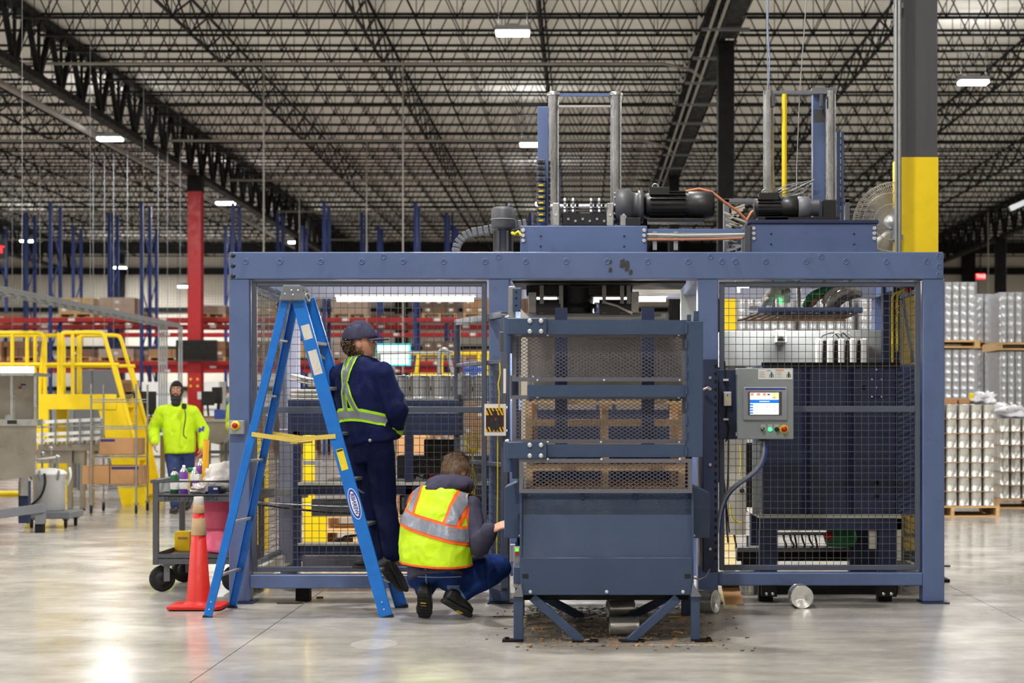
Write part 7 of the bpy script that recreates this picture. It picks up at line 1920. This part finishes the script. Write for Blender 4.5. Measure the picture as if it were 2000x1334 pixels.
# seen through the left fence: second yellow railing, lit display, blue crates
y2 = thing('guard_railing', 'yellow guard railing seen through the left fence', 'railing', (X(870,27), 27, 0))
for yy in (690, 732): MB().tube([(X(802,27),27,Z(yy,27)),(X(1000,27),27,Z(yy,27))], 0.03, 8).build('rail', M_YEL, y2)
for px in (812, 862, 935, 952): MB().tube([(X(px+ (6 if px == 812 else 0),27),27,Z(688,27)),(X(px,27),27,Z(740,27))], 0.03, 8).build('rail_post', M_YEL, y2)
for px in (830, 960): MB().box(X(px,27)-0.05, X(px,27)+0.05, 27, 27.1, 0, Z(732,27)).build('support', M_YEL, y2)
sl_ = thing('lit_display', 'bright cyan-white lit display behind the ladder man', 'display', P(768, 715, 28))
PB(734, 802, 671, 715, 28, 28.06).build('display_case', mat('cyan_case', (70,190,200), 0.4, emit=(60,200,215), es=0.8), sl_, 0.01)
PB(738, 798, 675, 711, 27.99, 28).build('display_face', lit('display_white', (232,255,255), 1.6), sl_)
MB().cyl((X(768,28.05),28.05,0), P(768,715,28.05), 0.04, n=10).build('display_pole', M_GALV, sl_)
for i in range(4):
    a = 903 + (i % 2)*22; b = 706 + (i//2)*18
    t = thing('blue_crate', ('upper left','upper right','lower left','lower right')[i] + ' crate of the four blue crates seen past the gate', 'crate', P(a+10, b+17, 25.5), 'blue crates past the gate')
    PB(a, a+21, b, b+17, 25.5, 25.9).build('crate_body', mat('crate_blue', (50,100,200), 0.5), t, 0.01); PB(a+7, a+15, b+4, b+11, 25.49, 25.5).build('crate_label', M_WHITE, t)
cst = thing('crate_stand', 'grey stand under the blue crates', 'stand', (X(925,25.5), 25.7, 0))
PB(900, 948, 741, 745, 25.45, 25.95).build('stand_top', M_GREY, cst)
for px in (904, 942): MB().box(X(px,25.5), X(px+4,25.5), 25.6, 25.7, 0, Z(745,25.45)).build('stand_leg', M_GREY, cst)
gp_ = thing('pipe_frame', 'galvanised pipe frame standing behind the left fence', 'frame', (X(850,18), 18, 0))
MB().tube(smooth_path([P(858,742,18), P(858,700,18), P(862,684,18), P(872,684,18), P(877,700,18), P(888,742,18)],4), 0.022, 8).build('bent_pipe', M_GALV, gp_)
MB().tube([P(735,690,18), P(885,688,18)], 0.014, 8).build('rail', M_GALV, gp_); 
for px in (740, 872): MB().cyl((X(px,18),18,0), P(px,742 if px > 800 else 690,18), 0.02, n=8).build('pole', M_GALV, gp_)
# row of bright cans and white slip sheets on the conveyor inside the machine
zc_ = Z(779,13.35)
for i in range(9):
    can((X(700,13.5)+i*0.158, 13.46, zc_), 'shiny tin can in the row on the machine conveyor, %s from the left' % ORD[i], 'cans in a row on the conveyor')
for i in range(5):
    vs = []; 
    for a in range(7):
        u = a/6
        for b in range(2): vs.append((X(568,13.5)+u*0.4, 13.45+b*0.5, zc_ + 0.006 + i*0.034 + (0.05*(1-u)**3 if i > 2 else 0.0)))
    o = MB().add(vs, [(a*2, a*2+2, a*2+3, a*2+1) for a in range(6)], True).build('slip_sheet', mat('white_card', (222,216,204), 0.7)); o.modifiers.new('t','SOLIDIFY').thickness = 0.03 if i < 3 else 0.012
    tag(o, '%s white slip sheet from the bottom of the stack on the conveyor' % ORD[i], 'sheet', 'white slip sheets')
cb = thing('stored_carton', 'plain brown carton behind the black screen inside the machine', 'carton', (X(805,15.2), 15.2, 0))
PB(775, 832, 850, 1000, 15.2, 15.6).build('box', M_CARD, cb, 0.005); MB().box(X(780,15.2), X(828,15.2), 15.25, 15.55, 0, Z(1000,15.2)).build('skid', M_WOOD, cb)
wp = pallet(X(628,16.5), X(760,16.5), 16.5, 17.3, 0.10, 'pale wooden pallet lying behind the machine, seen under the rails', 'loose pallets behind the machine')
wp2 = pallet(X(632,16.5), X(764,16.5), 16.5, 17.3, 0.236, 'pale wooden pallet stacked on another behind the machine', 'loose pallets behind the machine')
MB().box(X(630,16.5), X(762,16.5), 16.52, 17.28, 0, 0.10).build('pallet_dunnage', M_WOOD, wp)
# ================================================================== PALLETS OF CANS ON THE RIGHT
def can_pallet(xr, d, cols, rows, layers, label, name2, indiv, zb=0.0, pitch=0.157, wrapd=False, grp=None):
    w = cols*pitch; x0 = xr - w; dp = rows*pitch
    pl_ = pallet(x0-0.04, xr+0.04, d-0.02, d+dp+0.02, zb, label[0], grp or 'pallets under can stacks', n=6)
    z = zb + 0.135
    st = MB()
    for L in range(layers):
        zz = z + L*0.184
        sh = MB().box(x0-0.02, xr+0.02, d-0.012, d+dp+0.01, zz, zz+0.006).build('tier_sheet', M_CARD)
        tag(sh, '%s tan tier sheet from the bottom of %s' % (ORD[L], name2), 'sheet', 'tier sheets between can layers')
        for c in range(cols):
            for r in range(rows):
                q = (x0 + (c+0.5)*pitch, d + (r+0.5)*pitch, zz+0.006)
                if r == 0 and indiv and c >= cols-indiv:
                    can(q, 'tin can in %s, %s layer up, %s from the right' % (name2, ORD[L], ORD[cols-1-c]), 'cans stacked on pallets', me=CANLO)
                elif r < 2 or c == cols-1 or c == 0 or L == layers-1:
                    st.cyl((q[0],q[1],q[2]), (q[0],q[1],q[2]+0.178), 0.076, n=10)
    if st.v: tag(st.build('can_block', M_TIN), 'further tin cans packed behind the front row of %s' % name2, 'cans', kind='stuff')
    return x0, xr, z + layers*0.184
x0, x1, zt1 = can_pallet(X(1945,22.5), 22.5, 7, 6, 7, ('pale wooden pallet under the nearest can stack',), 'the nearest can stack', 5)
x2, x3, zt2 = can_pallet(X(1952,24.4)+1.1, 24.4, 7, 6, 6, ('brown wooden pallet under the can stack at the right edge',), 'the right-edge can stack', 7)
def film(name, label, c, r, seed): lumpy(name, label, 'plastic film', c, r, mat('crumpled_film', (228,228,234), 0.2, var=0.05, bump=0.8, bs=14, alpha=0.85), seed, 0.6)
film('loose_film', 'crumpled clear film on the nearest can stack', (X(1925,22.8), 22.9, zt1+0.07), (0.14,0.2,0.09), 5)
film('loose_film', 'crumpled clear film on the can stack at the right edge', (X(1972,24.6), 24.8, zt2+0.09), (0.26,0.2,0.11), 9)
for a, b, lb in ((1872,1892,'small brown carton on top of the nearest can stack'), (1848,1868,'brown carton edge on the nearest can stack beside the post')):
    t = MB().box(X(a,22.8), X(b,22.8), 22.75, 22.95, zt1+0.006, zt1+0.08).build('small_carton', M_CARD, None, 0.004); tag(t, lb, 'carton')
yg = MB().box(X(1893,22.9), X(1901,22.9), 22.85, 22.95, zt1+0.006, zt1+0.15).build('yellow_bottle', M_YCABLE, None, 0.012); tag(yg, 'small yellow bottle on the nearest can stack', 'bottle')
def wrapped(x0px, x1px, d, label, ztop, zsplit, layers2):
    x0, x1 = X(x0px,d), X(x1px,d); dp = 1.0
    t = thing('wrapped_can_stack', label, 'can stack', ((x0+x1)/2, d+dp/2, 0), 'tall film-wrapped stacks of cans')
    for zb_, h in ((0.0, zsplit-0.0), (zsplit, ztop-zsplit)):
        MB().box(x0-0.05, x1+0.05, d-0.05, d+dp, zb_, zb_+0.03).box(x0-0.05, x1+0.05, d-0.05, d+dp, zb_+0.09, zb_+0.12).box(x0-0.05, x0+0.03, d-0.05, d+dp, zb_+0.03, zb_+0.09).box(x1-0.03, x1+0.05, d-0.05, d+dp, zb_+0.03, zb_+0.09).build('pallet', M_WOOD, t)
        n = max(2, int((x1-x0)/0.112)); k = int((h-0.14)/0.116); pz = (h-0.14)/k; pw = (x1-x0)/n; mb = MB()
        for i in range(n):
            for j in range(k):
                q = (x0+(i+0.5)*pw, d+0.06, zb_+0.12+j*pz)
                mb.lathe([(pw*0.49,0.002),(pw*0.49,0.008),(pw*0.46,0.012),(pw*0.46,pz-0.012),(pw*0.49,pz-0.008),(pw*0.49,pz-0.002)], q, 10)
        mb.box(x0+0.02, x1-0.02, d+0.14, d+dp-0.05, zb_+0.12, zb_+h-0.02)
        tag(mb.build('can_rows', M_TIN2, t), kind='stuff')
        me = MB(); nx_, nz_ = 24, 40; vs = []
        rn = random.Random(int(x0px+zb_*10))
        for a in range(nx_+1):
            for b in range(nz_+1):
                u = a/nx_; v = b/nz_
                qq = Vector((u*4, v*6, x0px*0.1))
                vs.append((x0-0.012+(x1-x0+0.024)*u, d-0.012-0.018*abs(mnoise.noise(qq*1.3))-0.006*mnoise.noise(qq*5), zb_+0.12+(h-0.14)*v))
        me.add(vs, [(a*(nz_+1)+b, (a+1)*(nz_+1)+b, (a+1)*(nz_+1)+b+1, a*(nz_+1)+b+1) for a in range(nx_) for b in range(nz_)], True)
        me.box(x0-0.012, x0-0.010, d-0.012, d+dp, zb_+0.12, zb_+h-0.02).box(x1+0.010, x1+0.012, d-0.012, d+dp, zb_+0.12, zb_+h-0.02)
        me.build('film_wrap', M_WRAP, t)
    return t
wrapped(1800, 1906, 26.5, 'tallest film-wrapped can stack right beside the machine post', Z(548,26.5), Z(680,26.5), 8)
wrapped(1910, 1936, 29.2, 'narrow film-wrapped can stack just right of the tallest one', Z(570,29), Z(680,29), 8)
wrapped(1953, 2060, 28.0, 'film-wrapped can stack at the right picture edge', Z(568,28), Z(684,28), 8)
wrapped(1442, 1552, 25.5, 'film-wrapped can stack seen through the right fence, left one', Z(574,25.5), Z(690,25.5), 8)
wrapped(1562, 1668, 25.5, 'film-wrapped can stack seen through the right fence, middle one', Z(574,25.5), Z(690,25.5), 8)
wrapped(1678, 1716, 25.5, 'film-wrapped can stack seen through the right fence, right one', Z(574,25.5), Z(690,25.5), 8)
gpst = thing('guard_post', 'yellow steel post behind the right fence', 'post', (X(1425,20), 20, 0))
PB(1412, 1438, 560, 648, 20, 20.14).build('post_upper', M_YEL, gpst); MB().box(X(1412,20), X(1438,20), 20, 20.14, 0.02, Z(648,20)).build('post_lower', M_YEL, gpst); MB().box(X(1408,20), X(1442,20), 19.97, 20.18, 0, 0.02).build('foot_plate', M_YEL, gpst)
ex = thing('exit_sign', 'small red lit exit sign far off on the right', 'sign', P(1915, 547, 70.9))
PB(1906, 1925, 534, 546, 70.9, 70.95).build('sign_face', lit('exit_red', (225,20,30), 1.3), ex, 0.01)
text_mesh('EXIT', 0.2, P(1915.5, 540, 70.88), (-1,0,0), (0,0,1), lit('exit_white', (255,200,200), 1.5), 'exit_letters', ex, 0.0, 0.004, 0.9)
MB().box(X(1915,70.9)-0.02, X(1915,70.9)+0.02, 70.9, 70.94, Z(534,70.9), 9.66).build('sign_hanger', M_BLACK, ex)
ar = thing('angled_duct', 'pale grey duct slanting in at the right edge', 'duct', P(1995, 400, 40))
MB().bar(P(1972,408,40), P(2060,370,40), 0.14, 0.12).build('duct_body', M_LGREY, ar); MB().bar(P(2050,374,40), (X(2050,40),40,8.9), 0.03).build('duct_hanger', M_BLACK, ar)
